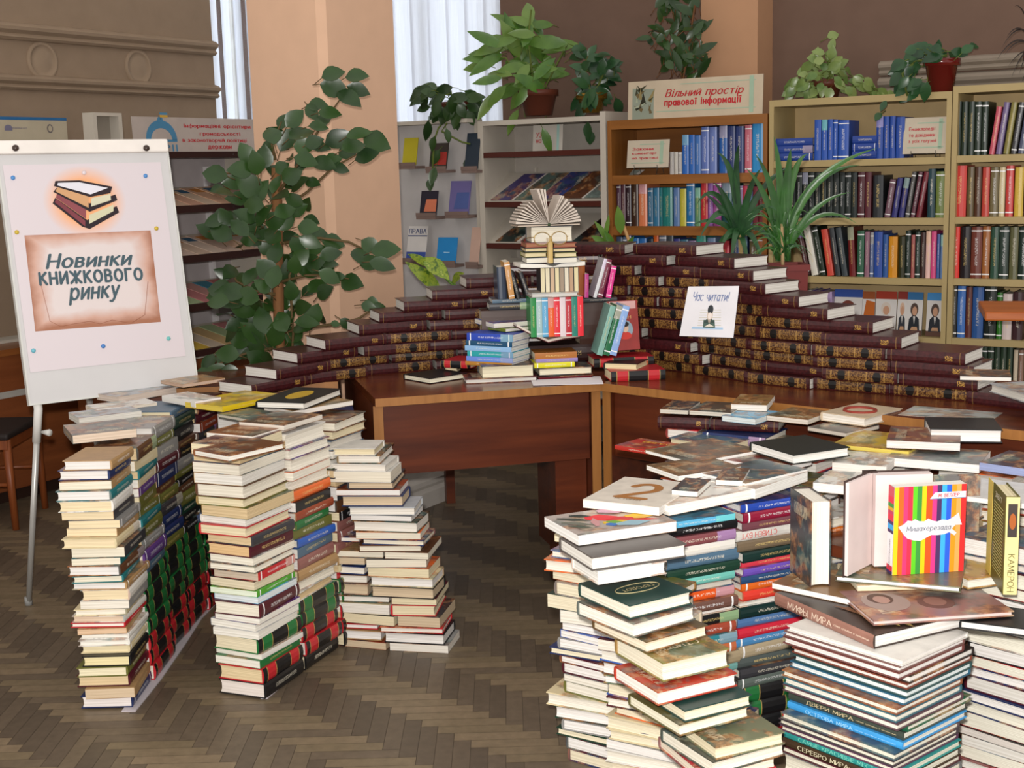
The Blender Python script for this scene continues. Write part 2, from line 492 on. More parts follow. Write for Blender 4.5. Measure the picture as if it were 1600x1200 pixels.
# ------------------------------------------------------------------ books
# a book's own axes: x along the spine, y from the spine (-) to the fore-edge (+), z from back cover to front cover
def book(M, L, W, T, col='white', page='e4dfd2', hard=True, cover='printed', spine='spine', label='', group=None, name=None, cat='book', col_hex=None):
    name = name or ('hardback_book' if hard else 'paperback_book')
    b, ins = (.0026, .0035) if hard else (.0010, .0004)
    b = min(b, T * .2)
    s = min(.1 * T + .001, .006) if hard else .0005
    h = W / 2
    prof = [(h, T), (-h, T), (-h - s * .7, T * .82), (-h - s, T * .5), (-h - s * .7, T * .18), (-h, 0), (h, 0), (h, b), (-h + b, b), (-h + b, T - b), (h, T - b)]
    n = len(prof)
    c = MB()
    v = [(-L / 2, y, z) for y, z in prof] + [(L / 2, y, z) for y, z in prof]
    for i in range(n):
        j = (i + 1) % n
        c.add([v[i], v[j], v[n + j], v[n + i]], [(0, 3, 2, 1)], 1 if 1 <= i <= 4 else 0)
    for off, flip in ((0, False), (n, True)):
        for q in ((0, 1, 9, 10), (1, 2, 3, 9), (3, 4, 5, 8), (3, 8, 9), (5, 6, 7, 8)):
            q = tuple(i + off for i in q)
            c.add([v[i] for i in q], [tuple(range(len(q)))[::-1] if flip else tuple(range(len(q)))], 0)
    o = c.build(name, [MATS[cover], MATS[spine]])
    o.matrix_world = M
    o.color = lin(col_hex or PAL[col])
    tag(o, label, cat, group)
    p = MB()
    e = h - ins
    k = .10 * T if hard else 0
    pp = [(e, T - b), (-h + b, T - b), (-h + b, b), (e, b), (e - k, T * .33), (e - k, T * .67)]
    xl = L / 2 - ins
    v = [(-xl, y, z) for y, z in pp] + [(xl, y, z) for y, z in pp]
    m = len(pp)
    for i in range(m):
        j = (i + 1) % m
        p.add([v[i], v[j], v[m + j], v[m + i]], [(0, 3, 2, 1)])
    p.add([v[i] for i in range(m)], [tuple(range(m))])
    p.add([v[m + i] for i in range(m)], [tuple(range(m))[::-1]])
    q = p.build('page_block', MATS['pages'], o)
    q.color = lin(page)
    return o

PAGES = ['e0dcd8', 'e0dcd8', 'dfd8c8', 'dccfae', 'dedad2', 'c8c2b8', 'd0b890']
def lying(x, y, z, face_dir, face='s', L=.2, W=.14, T=.03, **kw):
    """a book lying flat whose named side (spine, fore-edge, head) looks along face_dir"""
    a = math.atan2(face_dir[1], face_dir[0])
    yaw = a + {'s': PI / 2, 'f': -PI / 2, 'h': 0, 't': PI}[face]
    return book(Matrix.Translation((x, y, z)) @ Matrix.Rotation(yaw, 4, 'Z'), L, W, T, **kw)
def lay(a, b, z, depth, T, face='f', zpix=None, **kw):
    """lying book given by the picture points of its lower front edge; depth runs away from the viewer"""
    zq = z if zpix is None else zpix
    A, B = atz(a[0], a[1], zq), atz(b[0], b[1], zq)
    u = B - A
    u.z = 0
    n = Vector((u.y, -u.x, 0)).normalized()
    if n.dot(Vector((A.x, A.y, 0))) > 0:
        n = -n
    c = (A + B) / 2 - n * depth / 2
    L, W = (u.length, depth) if face in 'sf' else (depth, u.length)
    return lying(c.x, c.y, z, n, face, L, W, T, **kw)
def upright(pos, n, H, W, T, tilt=0.0, lean=0.0, **kw):
    """a standing book; pos = the middle of its spine's foot, n = where the spine looks"""
    n = Vector((n[0], n[1], 0)).normalized()
    up = Vector((0, 0, 1))
    M0 = frame((0, 0, 0), up, -n)                       # x up, y into the shelf, z sideways
    R = Matrix.Rotation(tilt, 4, n)
    R2 = Matrix.Rotation(lean, 4, up.cross(n))
    M = Matrix.Translation(pos) @ R2 @ R @ M0 @ Matrix.Translation((H / 2, W / 2, -T / 2))
    return book(M, H, W, T, **kw)
# ------------------------------------------------------------------ the setting
ER = Vector((.848, -.530, 0))           # along the back wall, to the right
EB = Vector((.530, .848, 0))            # away from the viewer, into the back wall
UPZ = Vector((0, 0, 1))
def struct(o):
    o['kind'] = 'structure'
    return o
def P3(o2, z=0.0):
    return Vector((o2[0], o2[1], z))

def build_floor():
    k = NT('parquet', .42, .35)
    at = k.n('Attribute', attribute_name='plank')
    tc = k.n('TexCoord')
    no = k.noise(k.mapping(tc.outputs['Object'], (30, 30, 1)), 1, 4, .6)
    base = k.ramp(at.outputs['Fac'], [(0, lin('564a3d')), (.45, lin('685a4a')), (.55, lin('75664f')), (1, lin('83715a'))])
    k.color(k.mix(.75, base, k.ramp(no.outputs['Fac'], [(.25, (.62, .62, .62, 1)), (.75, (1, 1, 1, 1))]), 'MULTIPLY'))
    w, n = .0465, 5
    rnd = random.Random(5)
    v, f, att = [], [], []
    X0, X1, Y0, Y1 = -3.9, 3.6, 1.9, 9.2
    nx, ny = int((X1 - X0) / w), int((Y1 - Y0) / w)
    g = .0006
    for j in range(ny):
        for i in range(nx):
            k2 = (i + j) % (2 * n)
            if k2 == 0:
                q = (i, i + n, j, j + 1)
                a = .62 + rnd.uniform(-.22, .3)  # crosswise planks lighter: the sheen along their grain is put into the colour
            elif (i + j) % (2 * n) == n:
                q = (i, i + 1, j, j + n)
                a = .30 + rnd.uniform(-.28, .2)  # planks running in depth darker: their weaker sheen is painted in
            else:
                continue
            x0, x1, y0, y1 = X0 + q[0] * w + g, X0 + q[1] * w - g, Y0 + q[2] * w + g, Y0 + q[3] * w - g
            b = len(v)
            v += [(x0, y0, 0), (x1, y0, 0), (x1, y1, 0), (x0, y1, 0)]
            f.append((b, b + 1, b + 2, b + 3))
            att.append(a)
    b = len(v)
    v += [(X0, Y0, -.004), (X1, Y0, -.004), (X1, Y1, -.004), (X0, Y1, -.004)]
    f.append((b, b + 1, b + 2, b + 3))
    att.append(0)
    me = bpy.data.meshes.new('floor')
    me.from_pydata(v, [], f)
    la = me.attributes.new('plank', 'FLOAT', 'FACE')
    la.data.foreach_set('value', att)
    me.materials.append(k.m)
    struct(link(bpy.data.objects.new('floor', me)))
build_floor()

WALLM = flatmat('6e584c', .85, .1, var=.05, name='brown_wall_paint')
WALLL = flatmat('8e7a66', .85, .1, var=.05, name='daylit_brown_wall_paint')  # left wall's lighter brown has the window daylight put into its colour
PEACH = flatmat('d2ac90', .8, .15, var=.03, name='peach_paint')
PLASTER = flatmat('b3aca4', .75, .2, var=.05, name='white_plaster')
def wallbox(name, a, b, z0, z1, th, mat, back):
    """upright slab whose room face runs from a to b; back = direction away from the room"""
    a, b = P3(a), P3(b)
    o = back.normalized() * th
    mb = MB()
    v = [a, b, b + o, a + o]
    v = [Vector((p.x, p.y, z)) for z in (z0, z1) for p in v]
    mb.add(v, [(3, 2, 1, 0), (4, 5, 6, 7), (0, 1, 5, 4), (1, 2, 6, 5), (2, 3, 7, 6), (3, 0, 4, 7)])
    return struct(mb.build(name, mat))

WB = Vector((2.18, 6.18, 0))            # a point of the back wall
WL = Vector((-2.31, 6.73, 0))           # a point of the left wall
def wb(t):
    return WB - ER * t
def wl(t):
    return WL + EB * t
ZT = 3.3
# back wall: window opening between t = 2.62 and 3.35
wallbox('wall_back', wb(-1.6), wb(2.585), 0, ZT, .25, WALLM, EB)
wallbox('wall_back_sill', wb(2.585), wb(3.75), 0, .9, .25, WALLM, EB)
wallbox('wall_back_corner', wb(3.75), wb(4.9), 0, ZT, .25, WALLM, EB)
# left wall: window opening from t = .80 on
wallbox('wall_left', wl(-3.0), wl(1.21), 0, ZT, .25, WALLL, -ER)
wallbox('wall_left_sill', wl(1.21), wl(1.85), 0, .9, .25, WALLL, -ER)
wallbox('wall_left_corner', wl(1.85), wl(2.5), 0, ZT, .25, WALLL, -ER)

def window(name, o, right, back, w, z0, z1):
    """frame, bars and glass in an opening whose room face starts at o"""
    fm = flatmat('dcdcd8', .5, .3)
    M = frame(P3(o, z0) + back * .14, right, UPZ)
    h = z1 - z0
    mb = MB()
    for x0, x1, y0, y1 in ((0, .06, 0, h), (w - .06, w, 0, h), (.06, w - .06, 0, .06), (.06, w - .06, h - .06, h), (w / 2 - .03, w / 2 + .03, .06, h - .06)):
        mb.box(x0, x1, y0, y1, -.03, .03)
    root = struct(mb.build(name, fm, None, M))
    g = NT('window_glass', .05, .5)
    g.b.inputs['Transmission Weight'].default_value = 1.0
    g.color((.95, .97, 1, 1))
    for k in (0, 1):
        x0 = .06 + k * (w / 2 - .03)
        MB().box(x0, x0 + w / 2 - .09, .06, h - .06, -.004, .004).build('window_pane', g.m, root)
    return root
window('window_1', wl(1.21), EB, -ER, .64, .9, ZT)
window('window_2', wb(3.75), ER, EB, 1.165, .9, ZT)

def blind_mat():
    k = NT('blind_cloth', .8, .1)
    tc = k.n('TexCoord')
    no = k.noise(k.mapping(tc.outputs['Object'], (200, 4, 200)), 1, 3)
    k.color(k.ramp(no.outputs['Fac'], [(.3, lin('d9dbe0')), (.7, lin('eceef2'))]))
    tr = k.n('BsdfTranslucent')
    tr.inputs[0].default_value = (.85, .88, .95, 1)
    mx = k.n('MixShader')
    mx.inputs[0].default_value = .5
    out = k.t.nodes['Material Output']
    k.l(k.b.outputs[0], mx.inputs[1])
    k.l(tr.outputs[0], mx.inputs[2])
    k.l(mx.outputs[0], out.inputs[0])
    return k.m
BLIND = blind_mat()
def blinds(label, o, right, w, z0, z1, n, ang, closed=True):
    root = empty('vertical_blind', frame(P3(o, z0), right, UPZ), label, 'window blind')
    h = z1 - z0
    MB().box(0, w, h - .05, h, -.025, .025).build('head_rail', flatmat('d8d8d6', .5), root)
    for i in range(n):
        x = w * (i + .5) / n
        M = Matrix.Translation((x, 0, 0)) @ Matrix.Rotation(ang, 4, 'Y')
        hw = w / n * .56
        mb = MB()
        for a, b in ((-1, 0), (0, 1)):
            mb.add([M @ Vector(p) for p in ((a * hw, .01, .012 * abs(a)), (b * hw, .01, .012 * abs(b)), (b * hw, h - .05, .012 * abs(b)), (a * hw, h - .05, .012 * abs(a)))], [(0, 1, 2, 3)], 0, True)
        mb.build('blind_slat', BLIND, root)
    return root
blinds('white vertical blinds closed over the window behind the brochure panel', wb(3.74) + EB * .06, ER, 1.15, 1.0, ZT, 9, .14)
blinds('white vertical blinds on the narrow window left of the peach column', wl(1.22) - ER * .06, EB, .62, 1.0, ZT, 6, .35)

# bright daylight panes are the sky outside; the mouldings
def moulding(name, t0, t1, z, prof, wall, right, back, mat):
    mb = MB()
    M = frame(wall(t0 if right != -ER else t0) + UPZ * z, wall(t1) - wall(t0), UPZ)
    L = (wall(t1) - wall(t0)).length
    R = M @ Matrix(((0, 0, 1, 0), (0, 1, 0, 0), (-1, 0, 0, 0), (0, 0, 0, 1)))
    out = -back.normalized()
    v = []
    ex = (wall(t1) - wall(t0)).normalized()
    a = wall(t0) + UPZ * z
    for q in (0, L):
        for d, hgt in prof:
            v.append(a + ex * q + out * d + UPZ * hgt)
    n = len(prof)
    mb.add(v, [(i, (i + 1) % n, n + (i + 1) % n, n + i) for i in range(n)] + [tuple(range(n)), tuple(range(2 * n - 1, n - 1, -1))])
    return struct(mb.build(name, mat))
FRIEZE = flatmat('95816c', .8, .15, var=.05)
PRO = [(0, 0), (.02, 0), (.035, .012), (.022, .03), (.045, .045), (.05, .06), (.03, .075), (0, .085)]
def wall_z(px, py, a, nrm):
    r = ray(px, py)
    return (CAMP + r * ((a - CAMP).dot(nrm) / r.dot(nrm))).z
moulding('trim_1', -3.0, 1.21, wall_z(180, 75, wl(0), ER), PRO, wl, EB, -ER, FRIEZE)
moulding('trim_2', -3.0, 1.21, wall_z(180, 147, wl(0), ER), [(d, h * .9) for d, h in PRO], wl, EB, -ER, FRIEZE)
moulding('trim_3', -1.6, .45, 1.80, PRO, wb, -ER, EB, flatmat('94887a', .8, .15))
moulding('trim_4', -1.6, .45, 1.89, [(d * .8, h * .8) for d, h in PRO], wb, -ER, EB, flatmat('94887a', .8, .15))
def rosette(n, t):
    mb = MB()
    M = frame(wl(t) + UPZ * wall_z(180, 103, wl(0), ER), EB, UPZ)
    prof = []
    seg = 28
    for r, d in ((.0, .01), (.05, .006), (.07, 0), (.072, .006), (.082, .010), (.092, .006), (.094, 0)):
        prof.append((r, d))
    v, f = [], []
    for r, d in prof:
        for j in range(seg):
            a = 2 * PI * j / seg
            v.append(M @ Vector((r * math.cos(a), r * math.sin(a) * 1.05, d)))
    for i in range(len(prof) - 1):
        for j in range(seg):
            k = (j + 1) % seg
            f.append((i * seg + j, i * seg + k, (i + 1) * seg + k, (i + 1) * seg + j))
    mb.add(v, f, 0, True)
    struct(mb.build('trim_%d' % n, FRIEZE))
for n, px in ((5, 66), (6, 216)):
    # where the ring centre meets the wall
    a = wl(0)
    r = ray(px, 92 + (px - 66) * .085)
    nrm = ER
    t = (a - CAMP).dot(nrm) / r.dot(nrm)
    rosette(n, (CAMP + r * t - wl(0)).dot(EB))

# square peach column with chamfered edge and white stepped base
def column():
    K = Vector((-.727, 5.45, 0))
    W1, W2, ch = .48, .40, .03
    def ring(g, c):
        a = K - EB * g + ER * g * 1.0
        k0 = K + ER * g - EB * g
        A = k0 + EB * (W1 + 2 * g)
        B = k0 - ER * (W2 + 2 * g)
        D = B + EB * (W1 + 2 * g)
        return [k0 + EB * c, A, D, B, k0 - ER * c]
    def loft(levels, name, mat):
        mb = MB()
        v = []
        for z, g, c in levels:
            v += [P3(p, z) for p in ring(g, c)]
        n = 5
        f = []
        for i in range(len(levels) - 1):
            for j in range(n):
                k = (j + 1) % n
                f.append((i * n + j, i * n + k, (i + 1) * n + k, (i + 1) * n + j))
        f.append(tuple(range(n - 1, -1, -1)))
        f.append(tuple((len(levels) - 1) * n + j for j in range(n)))
        mb.add(v, f)
        return struct(mb.build(name, mat))
    loft([(.34, 0, ch), (ZT, 0, ch)], 'pillar', PEACH)
    loft([(0, .125, .01), (.07, .125, .01), (.085, .11, .01), (.10, .118, .01), (.12, .118, .01), (.14, .09, .01), (.19, .055, .02), (.25, .035, .02), (.27, .045, .02), (.29, .045, .02), (.30, .02, .03), (.34, .004, .03)], 'pillar_base', PLASTER)
column()

# peach pilaster on the back wall
def pilaster():
    a, b = wb(.992), wb(1.287)
    mb = MB()
    v = [a - EB * .2, b - EB * .2, b, a]
    v = [P3(p, z) for z in (0, ZT) for p in v]
    mb.add(v, [(3, 2, 1, 0), (4, 5, 6, 7), (0, 1, 5, 4), (1, 2, 6, 5), (2, 3, 7, 6), (3, 0, 4, 7)])
    struct(mb.build('wall_pilaster', flatmat('b48a6a', .8, .15, var=.03)))
pilaster()

# ------------------------------------------------------------------ furniture
DESKW = wood('desk_veneer', '4a1f10', '6e3319', .22, 'X', .6, .5)
DESKV = wood('desk_veneer_upright', '451d10', '642e17', .35, 'X', .6, .4)
EDGE = wood('edge_band', '8a5a2c', 'a06c38', .45, 'Z', 1.0, .35)
def desk(label, corner, right, L, D, panel=.25, H=.75, trim=True, inset=.05):
    """corner = front left corner of the top; local x along the front, y to the back"""
    M = frame(P3(corner), right, Vector((-right[1], right[0], 0)))
    root = empty('desk', M, label, 'desk')
    MB().box(0, L, 0, D, H - .028, H).build('tabletop', DESKW, root)
    MB().box(0, L, -.004, 0, H - .028, H).build('top_edge_trim', EDGE, root)
    MB().box(.03, L - .03, inset, inset + .02, H - .028 - panel, H - .028).build('front_panel', DESKV, root)
    for x0 in (.0, L - .025):
        s = MB().box(x0, x0 + .025, inset - .02, D - .05, 0, H - .028).build('side_panel', DESKV, root)
        if trim:
            MB().box(x0 - .004, x0 + .029, inset - .026, inset - .02, .0, H - .03).build('edge_trim', EDGE, s)
    MB().box(.06, L - .06, D - .12, D - .10, H - .028 - .35, H - .028).build('back_panel', DESKV, root)
    return root
_d = desk('reddish brown desk in the middle carrying the owl-shaped book figure', (-.46, 4.33), (.966, .257), .80, .80)
MB().box(.655, .772, .10, .19, 0, .474).build('drawer_pedestal', DESKV, _d)
desk('reddish brown desk running to the right under the burgundy volume wall', (.305, 4.540), (.74, -.672), 1.55, .80, panel=.24)
desk('brown desk behind the left book wall with the big potted plant', (-1.43, 4.64), (.995, .10), .80, .42)
def back_table():
    M = frame(Vector((-.165, 5.245, 0)), (.966, .257, 0), (-.257, .966, 0))
    root = empty('table', M, 'dark table behind the desks, one square leg beside the column base', 'table')
    MB().box(0, 1.4, 0, .66, .70, .73).build('tabletop', DESKW, root)
    for x, y in ((.82, .03), (.005, .585), (1.33, .585)):
        MB().box(x, x + .04, y, y + .04, 0, .70).build('leg', DESKV, root)
    MB().box(.05, 1.35, .04, .06, .60, .70).build('apron', DESKV, root)
back_table()
# low table under the books on the right
def low_table():
    a = Vector((.35, 3.57, 0))
    M = frame(a, (.74, -.672, 0), (.672, .74, 0))
    root = empty('low_table', M, 'low dark table under the books piled on the right', 'table')
    MB().box(0, .92, 0, .55, .52, .55).build('tabletop', DESKW, root)
    for x, y in ((.02, .02), (.85, .02), (.02, .49), (.85, .49)):
        MB().box(x, x + .04, y, y + .04, 0, .52).build('leg', DESKV, root)
low_table()

# brown counter along the left wall, with a dark monitor on it
def counter():
    o = Vector((-2.36, 6.04, 0)) - EB * .9
    M = frame(o, EB, -ER)
    cm = wood('counter_veneer', '6e3a1e', '8a4e2a', .4, 'X', .5)
    root = empty('counter', M, 'long brown wooden counter along the left wall behind the easel', 'counter')
    MB().box(0, 2.0, .02, .5, .06, .70).build('body', cm, root)
    MB().box(-.01, 2.01, -.01, .5, .70, .73).build('countertop', wood('counter_top', '6a3a1c', '8a5228', .3), root)
    MB().box(0, 2.0, .05, .5, 0, .06).build('plinth', flatmat('2a1810'), root)
    MB().box(0, 2.0, .012, .02, .50, .53).build('front_trim', flatmat('a9a49c', .5), root)
    # monitor
    p = o + EB * .78 - ER * .25 + UPZ * .73
    M2 = frame(p, EB, UPZ)
    r2 = empty('computer_monitor', M2, 'dark computer monitor on the counter at the left edge, beside the easel', 'monitor')
    MB().box(-.22, .22, .10, .42, -.02, .02).build('screen', flatmat('15161c', .3, .4), r2)
    MB().box(-.03, .03, .01, .12, -.03, -.01).build('stand', flatmat('202024', .5), r2)
    MB().lathe([(0, 0), (.11, 0), (.11, .012), (0, .012)], 20, 0, Matrix.Rotation(-PI / 2, 4, 'X')).build('base', flatmat('202024', .5), r2)
counter()

# wooden chair at the left edge
def chair(label, loc, yaw, seat_col, sh=.43, back=True, wood_m=None):
    M = Matrix.Translation(loc) @ Matrix.Rotation(yaw, 4, 'Z')
    root = empty('chair', M, label, 'chair')
    wm = wood_m or wood('chair_wood', '6a3216', '8a4a22', .4, 'Z')
    w = .20
    for sx in (-1, 1):
        MB().tube([(sx * w * .92, -w, 0), (sx * w * .9, -w * .95, sh - .03)], [.015, .019], 10).build('leg', wm, root)
        MB().tube([(sx * w * .9, w * 1.1, 0), (sx * w * .9, w * .95, sh), (sx * w * .9, w * 1.02, sh + .25), (sx * w * .88, w * 1.2, sh + .50)], [.016, .019, .018, .015], 10).build('leg', wm, root)
    MB().box(-w, w, -w, w, sh - .07, sh - .03).build('seat_frame', wm, root)
    pad = [(0, 0), (w * 1.0, 0), (w * 1.05, .012), (w * 1.03, .03), (w * .9, .042), (0, .048)]
    s = MB().box(-w * 1.05, w * 1.05, -w * 1.05, w * 1.02, sh - .03, sh).build('seat', seat_col, root)
    bv = s.modifiers.new('round', 'BEVEL')
    bv.width = .012
    bv.segments = 3
    MB().box(-w * .95, w * .95, w * 1.05, w * 1.13, sh + .38, sh + .50).build('back_rail', wm, root)
    MB().box(-w * .9, w * .9, w * .95, w * 1.03, sh + .2, sh + .25).build('back_rail', wm, root)
    for sx in (-1, 1):
        MB().tube([(sx * w * .9, -w * .93, .2), (sx * w * .9, w * 1.0, .2)], .009, 8).build('stretcher', wm, root)
chair('wooden chair with dark round-edged seat at the left edge behind the easel', (-2.38, 5.74, 0), PI / 2, flatmat('241c1a', .6))
def high_table():
    OR = wood('orange_wood', 'a04e1c', 'c06a2c', .4, 'X')
    A = atd(1539, 491, 4.95)
    M = frame(Vector((A.x, A.y, 0)), (.96, -.28, 0), (.28, .96, 0))
    root = empty('side_table', M, 'small high table with orange wooden top at the right edge before the bookcase', 'table')
    z = A.z
    t = MB().box(0, .62, 0, .42, z - .026, z + .008).build('tabletop', OR, root)
    bv = t.modifiers.new('round', 'BEVEL')
    bv.width, bv.segments = .006, 2
    MB().tube([(.40, .21, .03), (.40, .21, z - .026)], .03, 12).build('post', OR, root)
    MB().lathe([(0, 0), (.2, 0), (.2, .02), (.03, .04), (0, .04)], 24, 0, Matrix.Translation((.40, .21, 0))).build('base', OR, root)
high_table()

# ------------------------------------------------------------------ flip-chart easel with the title poster
BL, BR = Vector((-1.62, 4.35, .76)), Vector((-1.14, 4.69, .76))
TLp = BL + Vector((-.115, .10, .865))
EM = frame(BL, BR - BL, TLp - BL)
EW, EH = (BR - BL).length, .875
def easel():
    root = empty('easel', Matrix.Identity(4), 'white flip-chart easel holding the poster with two drawn books', 'easel')
    root.matrix_world = Matrix.Translation(P3(BL))
    inv = root.matrix_world.inverted()
    wht = flatmat('c6c4c4', .35, .4, var=.02)
    alu = flatmat('b9b8b4', .35, .5, .4, var=.03)
    b = MB().box(0, EW, 0, EH, -.018, 0, 0).build('board', wht, root, None)
    b.matrix_local = inv @ EM
    fr = MB()
    for x0, x1, y0, y1 in ((-.006, 0, -.006, EH), (EW, EW + .006, -.006, EH), (0, EW, -.006, 0)):
        fr.box(x0, x1, y0, y1, -.02, .003)
    fr.build('frame', flatmat('c9c9c4', .4, .4), b)
    cl = MB().box(-.004, EW + .004, EH - .035, EH + .012, -.02, .016).build('clamp_bar', flatmat('e4ddd6', .4, .4), b)
    bv = cl.modifiers.new('round', 'BEVEL')
    bv.width, bv.segments = .006, 3
    for px in (22, 226):
        x, y = uv(EM, px, 233)
        MB().lathe([(0, .028), (.008, .027), (.011, .022), (.011, .016)], 16, 0, Matrix.Translation((x, y, 0))).build('clamp_knob', flatmat('3a2a22', .3, .5), b)
    # legs
    for name, p, q in (('leg', (62, 628), atz(45, 945, 0)), ('leg', (262, 590), Vector((-.98, 4.62, 0)) + Vector((-.05, .0, 0)))):
        x, y = uv(EM, *p)
        top = EM @ Vector((x, .5, -.03))
        low = EM @ Vector((x, -.02, -.03))
        d = (q - low)
        mb = MB().tube([top, low, low + d * .16], .0145, 10)
        l = mb.build(name, flatmat('dcdad6', .4, .4), root)
        l.matrix_local = inv
        s = MB().tube([low + d * .14, q + UPZ * .004], .0105, 10).build('leg_extension', alu, l)
        f2 = MB().tube([q + UPZ * .03, q], .0135, 10).build('rubber_foot', flatmat('8a8a88'), l)
        kk = low + d * .11 + Vector((.02, -.01, 0))
        MB().tube([kk, kk + Vector((.03, -.015, 0)), kk + Vector((.034, -.017, 0))], [.005, .012, .011], 10).build('leg_knob', flatmat('c8c6c0', .4), l)
    x, y = uv(EM, 125, 600)
    t = EM @ Vector((x, .75, -.04))
    mb = MB().tube([t, Vector((-1.62, 5.15, .0))], .012, 10)
    l = mb.build('leg', alu, root)
    l.matrix_local = inv
    return b
BOARD = easel()

def poster():
    M = EM @ Matrix.Translation((0, 0, .0015))
    def q(x, y):
        return uv(M, x, y)
    c = [q(8, 258), q(240, 256), q(290, 556), q(42, 566)]
    cx = [p[0] for p in c]
    cy = [p[1] for p in c]
    x0, x1, y0, y1 = min(cx[0], cx[3]) + .0, max(cx[1], cx[2]), min(cy[2], cy[3]), max(cy[0], cy[1])
    x0 = max(x0, .012)
    x1 = min(x1, EW - .012)
    mb = MB().box(x0, x1, y0, y1, 0, .0008)
    # soft orange halo behind the drawn books, printed on the sheet
    k = NT('poster_print', .5, .25)
    tc = k.n('TexCoord')
    mp = k.n('Mapping')
    k.l(tc.outputs['Object'], mp.inputs['Vector'])
    hx, hy = q(133, 315)
    mp.inputs['Location'].default_value = (-hx, -hy, 0)
    ln = k.n('VectorMath', operation='LENGTH')
    mp2 = k.n('Mapping')
    mp2.inputs['Scale'].default_value = (1, 1.15, 0)
    k.l(mp.outputs[0], mp2.inputs['Vector'])
    k.l(mp2.outputs[0], ln.inputs[0])
    k.color(k.ramp(ln.outputs['Value'], [(.085, lin('e8a878')), (.145, lin('d2c8cc'))]))
    o = mb.build('poster', k.m, None, M)
    tag(o, 'pinkish white poster pinned to the easel, two drawn books above a scroll', 'poster')
    # the open scroll
    k = NT('scroll_print', .5, .25)
    tc = k.n('TexCoord')
    sx = k.n('SeparateXYZ')
    k.l(tc.outputs['Generated'], sx.inputs[0])
    ax = k.math('ABSOLUTE', k.math('SUBTRACT', sx.outputs[0], .5))
    ay = k.math('ABSOLUTE', k.math('SUBTRACT', sx.outputs[1], .53))
    e = k.math('MAXIMUM', ax, k.math('MULTIPLY', ay, 1.0))
    no = k.noise(tc.outputs['Generated'], 5, 3)
    e = k.math('ADD', e, k.math('MULTIPLY', k.math('SUBTRACT', no.outputs['Fac'], .5), .12))
    k.color(k.ramp(e, [(.33, lin('d6cac8')), (.43, lin('c8a090')), (.5, lin('a06c54'))]))
    pa, pb, pc, pd = q(38, 368), q(235, 360), q(251, 503), q(55, 518)
    s = MB()
    s.add([(pa[0], pa[1], .0012), (pd[0], pd[1], .0012), (pc[0], pc[1], .0012), (pb[0], pb[1], .0012)], [(0, 1, 2, 3)])
    s.build('scroll_picture', k.m, o)
    # curling page line along the scroll's foot
    line = [q(64, 445), q(78, 502), (q(95, 510)), q(115, 506), q(140, 502), q(156, 506), q(175, 500), q(205, 505), q(226, 492), q(231, 440)]
    MB().tube([(x, y, .0016) for x, y in line], .0008, 4).build('scroll_line', flatmat('a06850', .6), o)
    # drawn books
    K = '2a2026'
    def pp(*pts):
        return [q(x, y) for x, y in pts]
    polys = [
        (pp((82, 318), (86, 309), (136, 344), (182, 322), (186, 332), (140, 358), (128, 354)), K, 0),
        (pp((85, 316), (88, 311), (133, 345), (133, 354)), '7a3c44', 1),
        (pp((139, 336), (177, 320), (177, 330), (139, 350)), 'ccc8a8', 1),
        (pp((83, 300), (88, 294), (140, 318), (180, 304), (183, 313), (140, 331), (133, 327)), K, 2),
        (pp((87, 309), (90, 299), (134, 322), (134, 342)), '8a4a50', 1),
        (pp((86, 299), (90, 293), (138, 307), (138, 325)), 'c89a70', 3),
        (pp((142, 310), (172, 303), (173, 313), (142, 323)), 'ccc8ae', 3),
        (pp((84, 291), (86, 283), (124, 282), (175, 292), (172, 302), (140, 308)), K, 4),
        (pp((89, 290), (90, 286), (123, 285), (168, 294), (141, 304)), 'd8d6de', 5),
    ]
    flat('book_drawing', o, polys, z=.0014)
    ang = .07
    for body, (x, y), (xe, ye), h in (('Новинки', (70, 409), (207, 403), 24), ('книжкового', (60, 436), (223, 428), 22), ('ринку', (106, 464), (189, 458), 28)):
        a, b = q(x, y), q(xe, ye)
        w = math.hypot(b[0] - a[0], b[1] - a[1])
        hh = abs(q(x, y)[1] - q(x, y + h)[1])
        L = letters(body, o, '41565f', width=w, height=hh, shear=.25 if body != 'книжкового' else 0, bold=.03)
        L.matrix_local = Matrix.Translation(((a[0] + b[0]) / 2, (a[1] + b[1]) / 2, .0015)) @ Matrix.Rotation(math.atan2(b[1] - a[1], b[0] - a[0]), 4, 'Z')
    pins = [(20, 278, '4a86c4', 'blue pin at the top left of the easel poster'), (227, 275, '4a86c4', 'blue pin at the top right of the easel poster'),
            (26, 363, 'c4a830', 'yellow pin at the left edge of the easel poster'), (244, 357, 'c4a830', 'yellow pin at the right edge of the easel poster'),
            (52, 548, '6ab0c0', 'pale blue pin at the bottom left of the easel poster'), (161, 541, '3c78bc', 'blue pin at the bottom middle of the easel poster'),
            (263, 529, '6ab8b4', 'pale green pin at the bottom right of the easel poster'), (131, 270, 'd8ccd0', 'whitish pin at the top middle of the easel poster')]
    for x, y, c, lb in pins:
        u = q(x, y)
        m = MB().lathe([(0, .006), (.005, .0055), (.0075, .003), (.0075, .0)], 14)
        p = m.build('push_pin', flatmat(c, .35, .5), None, M @ Matrix.Translation((u[0], u[1], .001)))
        tag(p, lb, 'pin', 'pins holding the poster')
poster()

